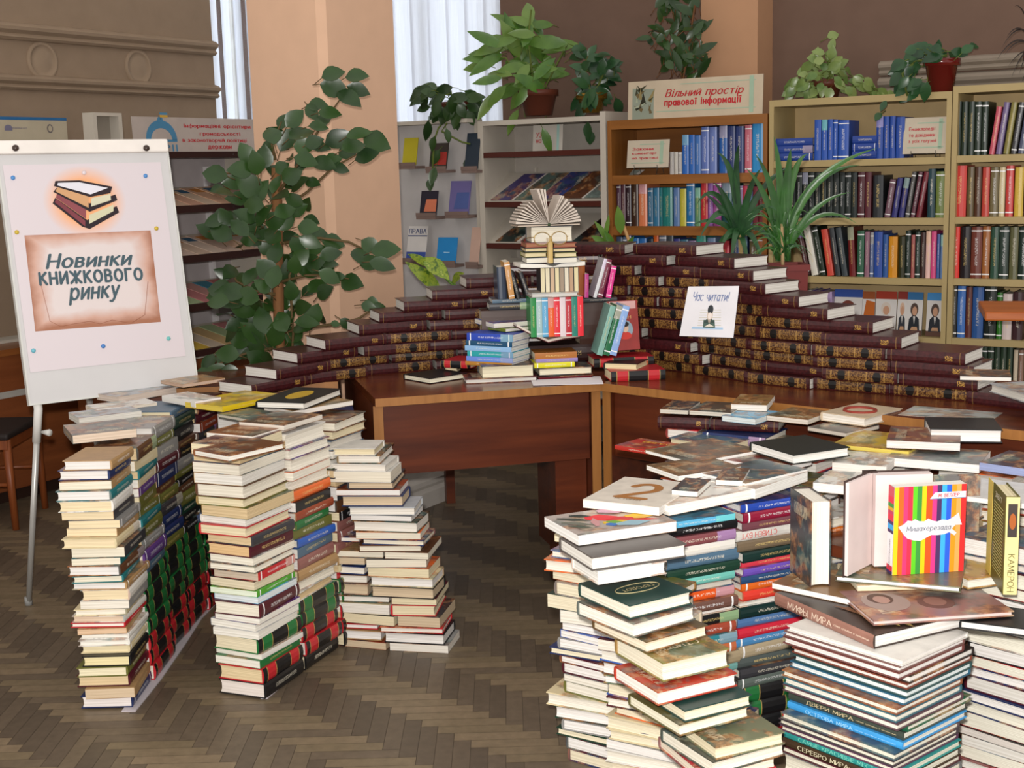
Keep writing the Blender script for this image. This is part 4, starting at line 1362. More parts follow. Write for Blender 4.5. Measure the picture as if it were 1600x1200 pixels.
# pages sticking out at the ends: two loose pale books at the right end, on top of the steps
GE = 'books laid on the right end of the burgundy wall'
tops([
    ((1500, 594), (1580, 596), .868, .14, .012, 'f', K('thin white-edged dark book on the right end of the burgundy wall', 'charcoal', 'e4e0da')),
    ((1546, 612), (1610, 632), .80, .16, .026, 'f', K('pale thick book at the right picture edge beside the burgundy wall', 'silver', 'dcd8d0', hard=True)),
], GE)

# ------------------------------------------------------------------ the owl-shaped figure of books on the middle desk
GO = 'books of the owl-shaped figure'
OX = Vector((.98, .2, 0)).normalized()
ON = Vector((.12, -.993, 0)).normalized()     # towards the viewer
def fx(px, d, z):
    r = ray(px, 500)
    p = CAMP + r * (d / r.y)
    return Vector((p.x, d, z))
def zpx(py, d, px=870):
    return (CAMP + ray(px, py) * (d / ray(px, py).y)).z
def flatrow(x0, x1, ytop, ybot, d, dep, face, label, col='white', page='e6e1d2', n=None, name=None, z=None, **kw):
    """a lying book whose front spans picture columns x0..x1 at distance d"""
    a, b = fx(x0, d, 0), fx(x1, d, 0)
    w = (b - a).length
    zt, zb = zpx(ytop, d, (x0 + x1) / 2), zpx(ybot, d, (x0 + x1) / 2)
    if z is not None:
        zt, zb = z + zt - zb, z
    nn = Vector(n) if n else ON
    L, W = (w, dep) if face in 'sf' else (dep, w)
    c = (a + b) / 2 - nn * dep / 2
    hard = kw.pop('hard', False)
    return lying(c.x, c.y, zb, (nn.x, nn.y), face, L, W, zt - zb - .0006, col=col, page=page, label=label, group=GO, hard=hard, name=name, **kw)
d0 = 4.66
# base
flatrow(724, 838, 588.5, 596, d0 - .06, .17, 'f', 'grey book lowest at the left foot of the owl figure', 'burgundy', 'd8d4ce', hard=True, z=.7505)
flatrow(750, 833, 569.5, 588.5, d0 - .04, .15, 'f', 'thick cream-edged book under the blue books of the owl figure', 'black', 'e8e0c4', hard=True, z=.765)
flatrow(838, 926, 587, 592, d0 - .02, .16, 'f', 'thin dark red book lowest at the right foot of the owl figure', 'burgundy', '6a1c28', hard=True, z=.7505)
flatrow(840, 925, 575, 586.5, d0 - .01, .15, 'f', 'cream-edged book under the yellow one of the owl figure', 'charcoal', 'e8e0c8', hard=True, z=.764)
lay((695, 582), (716, 582), .7505, .15, .030, 'h', col='black', page='e6d6b0', hard=True, cover='board', label='black book with cream page end left of the owl figure', group=GO)
lay((690, 574), (735, 576), .782, .13, .026, 's', col='red', page='e6d6b0', hard=True, cover='board', spine='blocked', label='red and black spined volume behind the black one left of the owl', group=GO)
lay((672, 600), (730, 591), .7505, .16, .020, 'f', col='black', page='e8e2cc', hard=True, cover='board', label='flat black book alone on the desk left of the owl figure', group=GO)
# white sheet hanging over the desk's edge
def sheet():
    a, b = atz(828, 590, .7515), atz(938, 588, .7515)
    c, e = atz(943, 600, .7515), atz(833, 602.5, .7515)
    mb = MB()
    v = [Vector(p) for p in (e, c, b, a)]
    mb.add(v + [p + UPZ * .0012 for p in v], [(3, 2, 1, 0), (4, 5, 6, 7), (0, 1, 5, 4), (1, 2, 6, 5), (2, 3, 7, 6), (3, 0, 4, 7)])
    tag(mb.build('paper_sheet', flatmat('e2dce0', .6)), 'white paper strip at the desk front edge under the owl figure', 'paper')
sheet()
# blue pile, spines to the left front
bl = [('orange', 'b07a30', .014, 'ochre'), ('blue', '6a8ad8', .018, 'cornflower blue'), ('turquoise', '2ca0a4', .020, 'turquoise'), ('sky', '8ab4dc', .018, 'pale blue'), ('teal', '1c4c6c', .018, 'dark teal'), ('blue', '2a48b0', .026, 'royal blue')]
z = .7995
for i, (c, hx, T, w) in enumerate(bl):
    j = (i % 3 - 1) * .006
    lay((729 + j * 300, 570), (801 + j * 200, 574), z, .13, T, 's', zpix=.7995, col=c, col_hex=hx, page='d8d8d4', hard=False, cover='board', label='%s book, %s up in the blue pile at the owl figure' % (w, ordn(i + 1)), group=GO)
    z += T + .0005
lay((752, 513), (790, 519), z + .002, .17, .012, 's', col='olive', col_hex='6a7a20', page='e4dfd2', hard=False, label='olive green paperback under the tilted blue one by the owl', group=GO)
lay((742, 505), (772, 513), z + .0145, .19, .018, 'h', col='blue', col_hex='2448a4', page='e4e0d6', hard=False, label='blue paperback with reddish cover topmost left of the owl', group=GO)
# orange and yellow pile
flatrow(833, 897, 567, 574.5, d0 + .0, .12, 's', 'yellow paperback at the foot of the owl figure', 'yellow', 'd8d4c0', col_hex='d8d018', z=.7905, cover='board')
flatrow(836, 902, 560, 566, d0 + .02, .12, 's', 'pale violet thin book over the yellow one at the owl foot', 'violet', 'd8d4c0', cover='board', z=.806)
flatrow(834, 901, 549, 559, d0 + .02, .12, 's', 'orange brown book topmost at the owl foot', 'orange', 'd8d4c0', col_hex='a8682c', z=.819, cover='board')
# dark base behind, open book as the feet
flatrow(800, 936, 534, 560, d0 + .14, .14, 's', 'large dark brown book supporting the middle of the owl figure', 'brown', 'c8b8a0', hard=True, col_hex='2c1412', z=.7905, cover='board')
def open_feet():
    d = d0 + .04
    zc = zpx(536, d, 858)
    M = frame(fx(856, d, zc), OX, UPZ)
    root = empty('open_book', M, 'open dark red book lying as the feet below the coloured spines', 'book', GO)
    mats = [flatmat('4a1418', .5), flatmat('d0c4b8', .8)]
    pl, pr = [(-.115, .062), (-.06, .030), (0, .0)], [(0, 0), (.06, .010), (.118, .014)]
    for nm, path in (('left_cover', pl), ('right_cover', pr)):
        mb = MB()
        for (x0, y0), (x1, y1) in zip(path, path[1:]):
            for t0, t1, mi in ((0, .004, 0), (.004, .012, 1)):
                v = [(x0, y0 + t0, .0), (x1, y1 + t0, .0), (x1, y1 + t1, .0), (x0, y0 + t1, .0)]
                v2 = [(a, b, -.15) for a, b, _ in v]
                mb.add(v + v2, [(0, 1, 2, 3), (7, 6, 5, 4), (0, 4, 5, 1), (1, 5, 6, 2), (2, 6, 7, 3), (3, 7, 4, 0)], mi)
        mb.build('page_wing', mats, root)
open_feet()
# nine coloured spines
cs = [('green', '14823c'), ('grey', '9cb8b8'), ('sky', '58a0c8'), ('orange', 'dc5a1c'), ('red', 'd82434'), ('white', 'd8c8cc'), ('red', 'b01c2c'), ('teal', '1c7a6a'), ('red', 'dc2030')]
x = 829
for i, (c, hx) in enumerate(cs):
    w = 9.2
    d = d0 + .02 + .0005 * i
    zb_, zt_ = zpx(526, d), zpx(464.5, d)
    p = fx(x + w / 2, d, zb_)
    upright(p, ON, zt_ - zb_, .11, (fx(x + w, d, 0) - fx(x, d, 0)).length - .0004, col=c, col_hex=hx, page='e0dccc', hard=False, cover='board', label='%s spine, %s from the left in the coloured belly row of the owl' % (dict(grey='pale grey green', sky='light blue').get(c, c), ordn(i + 1)), group=GO)
    x += w
flatrow(831, 905, 456.5, 464, d0 + .01, .13, 'f', 'white slab-like book between the coloured and cream rows of the owl', 'white', 'd8d6d2', hard=True)
# cream page-edge row
x = 839.5
for i in range(8):
    w = 7.25
    d = d0 + .03
    zb_, zt_ = zpx(456, d), zpx(418.5, d)
    p = fx(x + w / 2, d + .105, zb_)
    upright(p, -ON, zt_ - zb_, .105, (fx(x + w, d, 0) - fx(x, d, 0)).length - .0006, col='charcoal', page=['e6dcb8', 'e8e0c4', 'd0b498', 'e8dcb4', 'a89684', 'e8e0cc', 'c0a084', 'e6dab0'][i], hard=False, cover='board', label='cream-edged thin book, %s from the left in the upper owl row' % ordn(i + 1), group=GO)
    x += w
def open_thin():
    d = d0 + .02
    M = frame(fx(866, d, zpx(417.5, d)), OX, UPZ)
    root = empty('open_book', M, 'thin open book spread flat as the owl shoulders, pages white', 'book', GO)
    mats = [flatmat('d8d0c4', .7), flatmat('e4e0d6', .8)]
    for s in (-1, 1):
        mb = MB()
        path = [(0, .002), (.03, .012), (.075, .014), (.118, .016)]
        for (x0, y0), (x1, y1) in zip(path, path[1:]):
            v = [(s * x0, 0, 0), (s * x1, .003 * (x1 > .1), 0), (s * x1, y1, 0), (s * x0, y0, 0)]
            v2 = [(a, b, -.13) for a, b, _ in v]
            f = [(0, 1, 2, 3), (7, 6, 5, 4), (0, 4, 5, 1), (1, 5, 6, 2), (2, 6, 7, 3), (3, 7, 4, 0)]
            mb.add(v + v2, f if s > 0 else [q[::-1] for q in f], 1)
        mb.build('page_wing', mats, root)
open_thin()
# head: two piles of four, upright nose, forehead block
for side, x0, x1 in (('left', 823, 858), ('right', 867, 903)):
    ys = [(402.5, 411), (394, 402), (387, 393.5), (379, 386.5)]
    for i, (yt, yb) in enumerate(ys):
        j = [2, -1, 0, 1][i] if side == 'left' else [0, 1, -1, 0][i]
        flatrow(x0 + j, x1 + j, yt, yb, d0 + .02, .12, 'f', 'cream-edged small book, %s up in the %s cheek pile of the owl' % (ordn(i + 1), side), ['navy', 'olive', 'black', 'rust'][i], ['e8e4d8', 'e6d8b0', 'e4d4a8', 'b07c60'][i], hard=i > 0, cover='board')
d = d0 - .005
upright(fx(862.5, d + .0, zpx(411, d)), ON, zpx(372, d) - zpx(411, d), .10, .016, col='tan', col_hex='c8a860', page='e6dcb8', hard=False, cover='board', spine='board', label='narrow tan book standing as the owl beak', group=GO)
flatrow(832, 898, 353, 378.5, d0 + .03, .13, 'f', 'thick white-edged block forming the owl forehead behind the spectacles', 'charcoal', 'e6e0d0', hard=True, cover='board')
def fan_book():
    d = d0 + .03
    M = frame(fx(861, d, zpx(352.5, d)), OX, UPZ)
    root = empty('open_book', M, 'open book with fanned pages topping the owl figure', 'book', GO)
    pm, cm = flatmat('c8bcb0', .8, .1, var=.1), flatmat('b8a898', .6)
    for s in (-1, 1):
        c = MB().box(min(0, s * .113), max(0, s * .113), 0, .004, -.13, 0).build('cover_wing', cm, root)
    R = random.Random(3)
    for i, (a, wd, ln) in enumerate(((5, 2.2, .118), (11, 1.8, .116), (17, 1.8, .112), (23, 1.6, .112), (29, 1.6, .108), (36, 1.6, .110), (44, 1.5, .108), (51, 2.2, .110), (60, 1.2, .112), (64, 1.2, .11),
                                     (96, 1.6, .122), (101, 2.0, .126), (107, 1.8, .128), (124, .8, .10), (132, 1.0, .108), (138, 1.4, .104), (145, 1.4, .106), (152, 1.6, .110), (158, 1.6, .112), (164, 1.6, .114), (170, 1.8, .118), (176, 2.0, .120))):
        t, wdg = math.radians(a), math.radians(wd)
        mb = MB()
        p0, p1, p2 = (0, .006), (ln * math.cos(t - wdg), .006 + ln * math.sin(t - wdg)), (ln * math.cos(t + wdg), .006 + ln * math.sin(t + wdg))
        v = [(x, y, zz) for zz in (-.12, 0) for x, y in (p0, p1, p2)]
        mb.add(v, [(0, 2, 1), (3, 4, 5), (0, 1, 4, 3), (1, 2, 5, 4), (2, 0, 3, 5)])
        mb.build('page_bundle', pm, root)
    MB().tube([(0, .004, .001), (0, .004, -.13)], .006, 8).build('spine', flatmat('3a4a30', .6), root)
fan_book()
def spectacles():
    d = d0 - .012
    M = frame(fx(863, d, zpx(373, d)), OX, UPZ)
    root = empty('eyeglasses', M, 'gold-rimmed eyeglasses on the owl-shaped book figure', 'glasses')
    gm = flatmat('a88c54', .3, .5, .6)
    for s in (-1, 1):
        pts = [(s * .031 + .0285 * math.cos(t), .0215 * math.sin(t) + (.003 if math.sin(t) > 0 else 0), 0) for t in [2 * PI * i / 24 for i in range(25)]]
        MB().tube(pts, .0017, 6, cap=False).build('rim', gm, root)
        g = NT('spectacle_lens', .05, .5)
        g.b.inputs['Alpha'].default_value = .12
        g.color((.9, .88, .82, 1))
        MB().prism(ell(s * .031, .001, .027, .020), .001).build('lens', g.m, root)
        MB().tube([(s * .059, .008, 0), (s * .068, .006, -.02), (s * .072, .0, -.10), (s * .072, -.014, -.13)], .0014, 6).build('temple', gm, root)
    MB().tube([(-.004, .006, 0), (0, .010, .002), (.004, .006, 0)], .0015, 6).build('bridge', gm, root)
spectacles()
# left shelf of the figure: dark books lying, others standing on them
flatrow(765, 830, 473, 484, d0 + .12, .12, 's', 'dark grey book lying at the left of the owl, lower of two', 'charcoal', 'c8c4bc', hard=True, cover='board')
flatrow(770, 828, 467, 473, d0 + .12, .12, 's', 'grey titled book lying at the left of the owl, upper of two', 'slate', 'c8c4bc', hard=False)
flatrow(752, 826, 484.5, 540, d0 + .14, .12, 's', 'thick dark block of a book behind the blue pile of the owl', 'brown', 'b8a890', hard=True, col_hex='40261c', spine='board')
def st(px, ybot, ytop, d, T, W, tilt, label, n=None, **kw):
    zb_, zt_ = zpx(ybot, d, px), zpx(ytop, d, px)
    kw.setdefault('page', 'e0dccc')
    kw.setdefault('hard', False)
    return upright(fx(px, d, zb_), n or ON, (zt_ - zb_) / math.cos(tilt), W, T, tilt=tilt, label=label, group=GO, **kw)
st(786, 467, 417, d0 + .10, .032, .12, .02, 'dark slate blue book standing at the left of the owl', col='slate', col_hex='2c384c', cover='board', spine='board', hard=True)
st(801, 467, 409, d0 + .09, .020, .12, .12, 'book with orange top spine leaning at the left of the owl', col='slate', col_hex='c08a48', cover='board')
st(812, 467, 424, d0 + .10, .018, .11, .25, 'black book leaning against the cream row, left of the owl', col='black', hard=True, cover='board')
st(828, 467, 425, d0 + .12, .015, .11, .3, 'grey black book leaning closest to the cream row of the owl', col='charcoal', hard=True)
st(905, 462, 415, d0 + .10, .048, .10, 0, 'orange brown book with round emblem behind the owl shoulder', col='rust', col_hex='9c5424', cover='board', spine='board', hard=True)
flatrow(908, 965, 465, 472, d0 + .12, .12, 's', 'dark book lying at the right of the owl under the pink ones', 'charcoal', 'c8c4bc', hard=True)
flatrow(905, 968, 472.5, 540, d0 + .16, .12, 's', 'thick dark block of a book behind the leaning green ones', 'brown', 'b8a890', hard=True, col_hex='40261c', spine='board')
for px, tilt, T, lab, c, hx, yt in ((917, -.03, .014, 'magenta thin book first right of the owl row', 'pink', 'b02c7c', 428), (930, -.30, .012, 'silver spined book leaning right of the owl row', 'silver', 'c8c8cc', 405), (938, -.27, .018, 'burgundy spined book leaning right of the owl row', 'burgundy', '6c1c34', 406), (951, -.20, .018, 'bright pink book leaning outermost right of the owl row', 'pink', 'd02c84', 416)):
    st(px, 465, yt, d0 + .08, T, .11, tilt, lab, col=c, col_hex=hx, cover='board')
# leaning coloured books and the red portrait book
for px, c, hx, lab, T in ((936, 'teal', '7aa89c', 'pale teal spine leaning leftmost beside the owl belly', .020), (946.5, 'green', '14643c', 'dark green spine leaning beside the owl belly', .022), (957, 'blue', '88a8d8', 'pale blue spine leaning rightmost beside the owl belly', .024)):
    st(px, 555, 479, d0 - .03, T, .12, -.29, lab, col=c, col_hex=hx, cover='board')
def portrait_book():
    d = d0 + .08
    zb_, zt_ = zpx(547, d, 975), zpx(470, d, 975)
    H = zt_ - zb_
    M = frame(fx(976, d, zb_), OX, Vector((0, .18, .98)))
    o = book(M @ Matrix.Translation((0, H / 2, -.022)) @ Matrix.Rotation(PI / 2, 4, 'Z'), H, .115, .022, col='red', col_hex='9c3834', page='d8d0c8', hard=False, cover='board', spine='board', label='brick red book with round portrait standing right of the owl', group=GO)
    P = frame((0, 0, .022), (0, -1, 0), (1, 0, 0))
    h = H / 2
    pic = flat('cover_picture', o, [
        ([(-.05, h - .002), (.05, h - .002), (.05, h - .03), (-.05, h - .03)], 'd0a4a0', 0),
        (ell(.005, -.015, .030, .034), '8fa4b0', 0), (ell(.005, -.038, .024, .014), 'c84038', 1), (ell(.006, -.01, .012, .016), 'd8b8a0', 2), (ell(.004, .004, .016, .010), '2a2422', 3)])
    pic.matrix_local = P
    L = letters('ЛАКІН', o, 'd8a86c', width=.06, height=.012, at=(.0, .030), bold=.01, M=P)
portrait_book()
# black and red books at the right foot
lay((944, 577), (996, 579), .7835, .15, .024, 'h', col='black', page='e8dcb0', hard=True, cover='board', label='black book with cream page end at the right foot of the owl', group=GO)
flatrow(926, 1022, 553, 567, d0 + .03, .13, 's', 'black volume with red spine blocks behind the cream page end', 'red', 'e6d6b0', hard=True, spine='blocked', cover='board', z=.7835)
flatrow(953, 1040, 581, 597, d0 - .10, .14, 's', 'black volume with red spine blocks lowest at the right owl foot', 'red', 'e6d6b0', hard=True, spine='blocked', cover='board', z=.7505)

# ------------------------------------------------------------------ the card that says it is time to read
def time_card():
    tl, tr, br, bl = (1076, 448), (1155, 447), (1146, 528), (1062, 525)
    dA = 4.43
    B_, Br = atd(*bl, dA + .07), atd(*br, dA - .07)
    T_ = atd(*tl, dA + .10)
    M = frame(B_, Br - B_, T_ - B_)
    w, h = (Br - B_).length, (T_ - B_).length
    mb = MB()
    k = .0
    c = [uv(M, *p) for p in (bl, br, tr, tl)]
    mb.prism(c, .002)
    o = mb.build('card', flatmat('dcdade', .5, .3), None, M)
    tag(o, 'white card with blue script leaning on the burgundy wall', 'card')
    def q(x, y):
        return uv(M, x, y)
    a, b = q(1084, 464), q(1141, 463)
    L = letters('Час читати!', o, '5a6c9c', width=b[0] - a[0], height=.032, shear=.25, bold=.004)
    L.matrix_local = Matrix.Translation(((a[0] + b[0]) / 2, (a[1] + b[1]) / 2, .002))
    def pp(*pts):
        return [q(x, y) for x, y in pts]
    cx, cy = q(1110, 492)
    polys = [(pp((1081, 514), (1130, 515), (1130, 512), (1082, 511)), '9cbcd8', 0)]
    for i in range(7):
        y = 484 + i * 4
        polys.append((pp((1095 - i * .8, y), (1127, y), (1127, y + 1.2), (1095 - i * .8, y + 1.2)), 'c8c4b8', 0))
    polys += [(pp((1099, 512), (1100, 500), (1117, 500), (1118, 513)), '4a6058', 1), (pp((1101, 511), (1109, 506), (1117, 511)), 'd8d0c0', 2), (ell(cx, cy, .011, .028), 'c8b8a8', 1), (ell(*q(1111, 484), .011, .016), '34383c', 2), (ell(*q(1110, 494), .008, .012), 'e0d4cc', 3), (pp((1100, 504), (1106, 498), (1108, 506)), '3a4a44', 3), (pp((1117, 504), (1112, 498), (1110, 506)), '3a4a44', 3)]
    flat('picture', o, polys, z=.002)
time_card()
# ------------------------------------------------------------------ pile of large albums at the lower right, with books shown standing on it
def spine_text(o, L, W, T, body, color, wfrac=.7, hfrac=.5, cx=0.0, flip=False, bold=.02, cz=.5, space=1.0):
    s = min(.1 * T + .001, .006) + .0009
    M = frame((0, -W / 2 - s, T * cz), (-1 if flip else 1, 0, 0), (0, 0, -1 if flip else 1))
    return letters(body, o, color, width=L * wfrac, height=T * hfrac, at=(cx * L * (-1 if flip else 1), 0), z=0.0002, bold=bold, M=M, space=space)
def cover_text(o, L, W, T, body, color, w, h, at=(0, 0), rot=0.0, bold=.02, shear=0):
    M = Matrix.Translation((at[0], at[1], T)) @ Matrix.Rotation(rot, 4, 'Z')
    return letters(body, o, color, width=w, height=h, z=.0006, bold=bold, M=M, shear=shear)
GM = 'large albums piled at the lower right'
VL, VR = Vector((-.637, .771, 0)).normalized(), Vector((.771, .637, 0)).normalized()
A0 = atz(1408, 1032, .485)
def albums():
    # from the top down: thickness, what shows on the left flank ('p' page edges or 's' spine), colour, sideways offset right, words, page
    rows = [(.012, 'p', 'white', 'd8d4cc', 0, 'white-paged', 'e0dcd8'), (.012, 'p', 'rust', '74504a', -.004, 'red-lined', 'e0dcd8'), (.016, 'p', 'red', '6c3c38', -.006, 'brick red edged', 'd8d4d0'),
            (.017, 'p', 'charcoal', '2a2220', .032, 'black covered protruding', 'dedad4'), (.012, 'p', 'red', '80402f', .026, 'orange red edged', 'dedad4'), (.015, 'p', 'bottle', '2c4c4c', .020, 'dark green edged', 'd4dcdc'), (.015, 'p', 'teal', '2c5c74', .016, 'blue-grey edged', 'd4dcdc'),
            (.014, 'p', 'brown', '7c4830', -.008, 'brown picture covered', 'd8d4c8'), (.016, 'p', 'teal', '3c6470', -.010, 'teal edged', 'dcd8cc'), (.015, 'p', 'charcoal', '5a4048', -.012, 'plum edged', 'dcd8cc'),
            (.014, 's', 'green', '1c5c40', .026, 'green spined', 'dcd8cc'), (.018, 's', 'charcoal', '3c443c', .020, 'dark grey spined', 'dcd8cc'), (.016, 's', 'sky', '3c94d0', .012, 'light blue spined', 'dcd8cc'),
            (.015, 'p', 'slate', '3c4c5c', -.016, 'slate covered', 'd8d4c4'), (.013, 'p', 'charcoal', '40383c', -.018, 'thin black edged', 'd8d4c4'), (.013, 'p', 'purple', '54344c', -.018, 'violet edged', 'd8d4c4'),
            (.017, 's', 'teal', '2c8c88', -.010, 'teal spined', 'd8d4c4'), (.019, 's', 'brown', '3c2c1c', -.012, 'dark brown spined', 'd8d4c4'), (.015, 'p', 'burgundy', '4c2028', -.014, 'maroon edged', 'd8d4c4'),
            (.05, 'p', 'grey', '6c6c6c', -.014, 'thick grey edged', 'd8d4c4'), (.05, 'p', 'grey', '6c6c6c', -.014, 'second thick grey edged', 'd8d4c4'), (.05, 'p', 'grey', '6c6c6c', -.014, 'third thick grey edged', 'd8d4c4'), (.056, 'p', 'grey', '6c6c6c', -.014, 'lowest thick grey edged', 'd8d4c4')]
    total = sum(r[0] + .0005 for r in rows)
    z = .485
    R = random.Random(9)
    for i, (T, fl, col, hx, off, words, page) in enumerate(rows):
        z -= T + .0005
        L, W = .295 + R.uniform(-.004, .004), .245 + R.uniform(-.004, .004)
        corner = Vector((A0.x, A0.y, 0)) + VR * off + VL * R.uniform(-.004, .004)
        c = corner + VL * L / 2 + VR * W / 2
        face = 's' if fl == 's' else 'f'
        last = i == len(rows) - 1
        o = lying(c.x, c.y, max(z, 0), (-VR.x, -VR.y), face, L, W, T, col=col, col_hex=hx, page=page, hard=True, cover='printed' if i in (3, 7, 10, 13) else 'board', spine='board', name='album', cat='album',
                  label='%s album, %s from the top of the album pile' % (words, ordn(i + 1)), group=GM)
        for k, body, colr, w in ((11, 'ДВЕРИ МИРА', 'c8b890', .42), (12, 'ОСТРОВА МИРА', '9cd0f0', .42), (16, 'САМЫЕ КРАСИВЫЕ МЕСТА', '74c4b0', .72), (17, 'СЕРЕБРО МИРА', 'd0c8a8', .46)):
            if i == k:
                spine_text(o, L, W, T, body, colr, w, .55, cx=-.12 if w < .5 else 0, bold=.005)
                if w < .5:
                    spine_text(o, L, W, T, 'самые красивые и необычные', colr, .34, .22, cx=.28, bold=.005)
albums()

GD = 'books displayed on top of the album pile'
def on_top(front, right, z, L, W, T, face, **kw):
    """lying book with one lower front corner under a picture point, its named face looking from there; right = picture point along that face"""
    A, B = atz(*front, z), atz(*right, z)
    u = (B - A)
    u.z = 0
    u.normalize()
    n = Vector((u.y, -u.x, 0))
    w = L if face in 'sf' else W
    d = W if face in 'sf' else L
    if n.dot(Vector((A.x, A.y, 0))) > 0:
        n = -n
    c = A + u * w / 2 - n * d / 2
    return lying(c.x, c.y, z, n, face, L, W, T, **kw)
# the album with the pinkish spine, spine to the left front
mz = .4855
o = on_top((1366, 1014), (1197, 938), mz, .33, .255, .030, 's', col='brown', col_hex='946a5c', page='e4e0dc', hard=True, cover='printed', spine='board', name='album', cat='album', label='dark picture album with pinkish brown titled spine on top of the album pile', group=GD)
o.data.materials[0] = flatmat('33261f', .35, .4)
R = random.Random(31)
flat('cover_picture', o, [([(x, y), (x + .05 + R.uniform(0, .05), y + .012), (x + .03, y + .022)], c, i) for i, (x, y, c) in enumerate(((-.15, -.06, 'a07450'), (-.10, -.01, '8c5c3c'), (-.13, .04, 'b08860'), (-.02, -.08, '6c4830'), (-.06, .05, '7c5438'), (.10, -.06, '9c8448'), (.115, -.04, '7c6838')))], z=.0304, thick=.0003)
spine_text(o, .33, .255, .030, 'МИФЫ МИРА', 'dcc4b0', .46, .55, cx=-.12, bold=.0)
spine_text(o, .33, .255, .030, 'самые красивые и знаменитые', 'dcc4b0', .34, .18, cx=.30, bold=.005)
on_top((1362, 953), (1199, 918), mz + .031, .25, .22, .014, 'f', col='orange', col_hex='7c5c3c', page='e8e6e4', hard=False, name='album', cat='album', label='white-edged picture album under the standing dark book', group=GD)
on_top((1365, 978), (1597, 962), mz + .034, .315, .20, .012, 'f', col='pink', col_hex='8c6660', page='dcc8c4', hard=True, cover='printed', name='album', cat='album', label='pinkish album with two faded round portraits at the front of the display', group=GD)
o = next(q for q in COL.objects if q.get('label', '').startswith('pinkish album with two'))
flat('cover_picture', o, [(ell(.085, -.01, .052, .060), '9c8880', 0), (ell(.09, -.03, .028, .034), '5c443c', 1), (ell(.09, -.022, .018, .024), 'a88478', 2), (ell(-.02, .015, .040, .040), '6c4a42', 0), (ell(-.02, .01, .024, .028), '8c6458', 1)], z=.0122, thick=.0003)
on_top((1500, 982), (1594, 994), mz + .012, .13, .26, .018, 'h', col='black', page='e0dcd8', hard=True, cover='board', name='album', cat='album', label='thin black-covered album under the pinkish portrait album', group=GD)
on_top((1340, 924), (1432, 921), mz + .0475, .24, .17, .014, 'f', col='cream', page='e4dcc0', hard=False, label='cream-edged book between the blue-edged and the portrait album', group=GD)
on_top((1305, 908), (1508, 927), mz + .062, .272, .22, .013, 'f', col='olive', col_hex='6c6c50', page='e4e4e8', hard=True, cover='printed', name='album', cat='album', label='blue-edged landscape album carrying the striped book', group=GD)
on_top((1512, 921), (1566, 914), mz + .0475, .13, .2, .024, 'f', col='orange', col_hex='a8842c', page='e8e4d8', hard=True, cover='printed', label='ochre-covered book under the olive and yellow standing book', group=GD)
ZD = mz + .0755

def stand_cover(foot_l, foot_r, z, H, T, label, spine_left=True, tilt=.0, **kw):
    """upright book whose front cover faces the viewer; feet of the cover at two picture points"""
    A, B = atz(*foot_l, z), atz(*foot_r, z)
    u = (B - A)
    W = u.length
    u.normalize()
    nv = Vector((u.y, -u.x, 0))
    up = (UPZ - nv * tilt).normalized()
    nv2 = u.cross(up)
    # book axes: x along the spine, y from spine to fore-edge, z out of the cover
    M = Matrix.Identity(4)
    ex, ey, ez = -up, u, nv2
    c = (A + B) / 2 + up * H / 2 - nv2 * T
    for i in range(3):
        M[i][0], M[i][1], M[i][2], M[i][3] = ex[i], ey[i], ez[i], c[i]
    return book(M, H, W, T, label=label, group=GD, **kw), H, W, T
# grey marbled book behind
stand_cover((1446, 874), (1528, 873), ZD - .02, .205, .02, 'dark grey marbled book standing behind the striped one', col='grey', col_hex='6c6a68', page='e4e0dc', hard=True, cover='printed', spine='board')
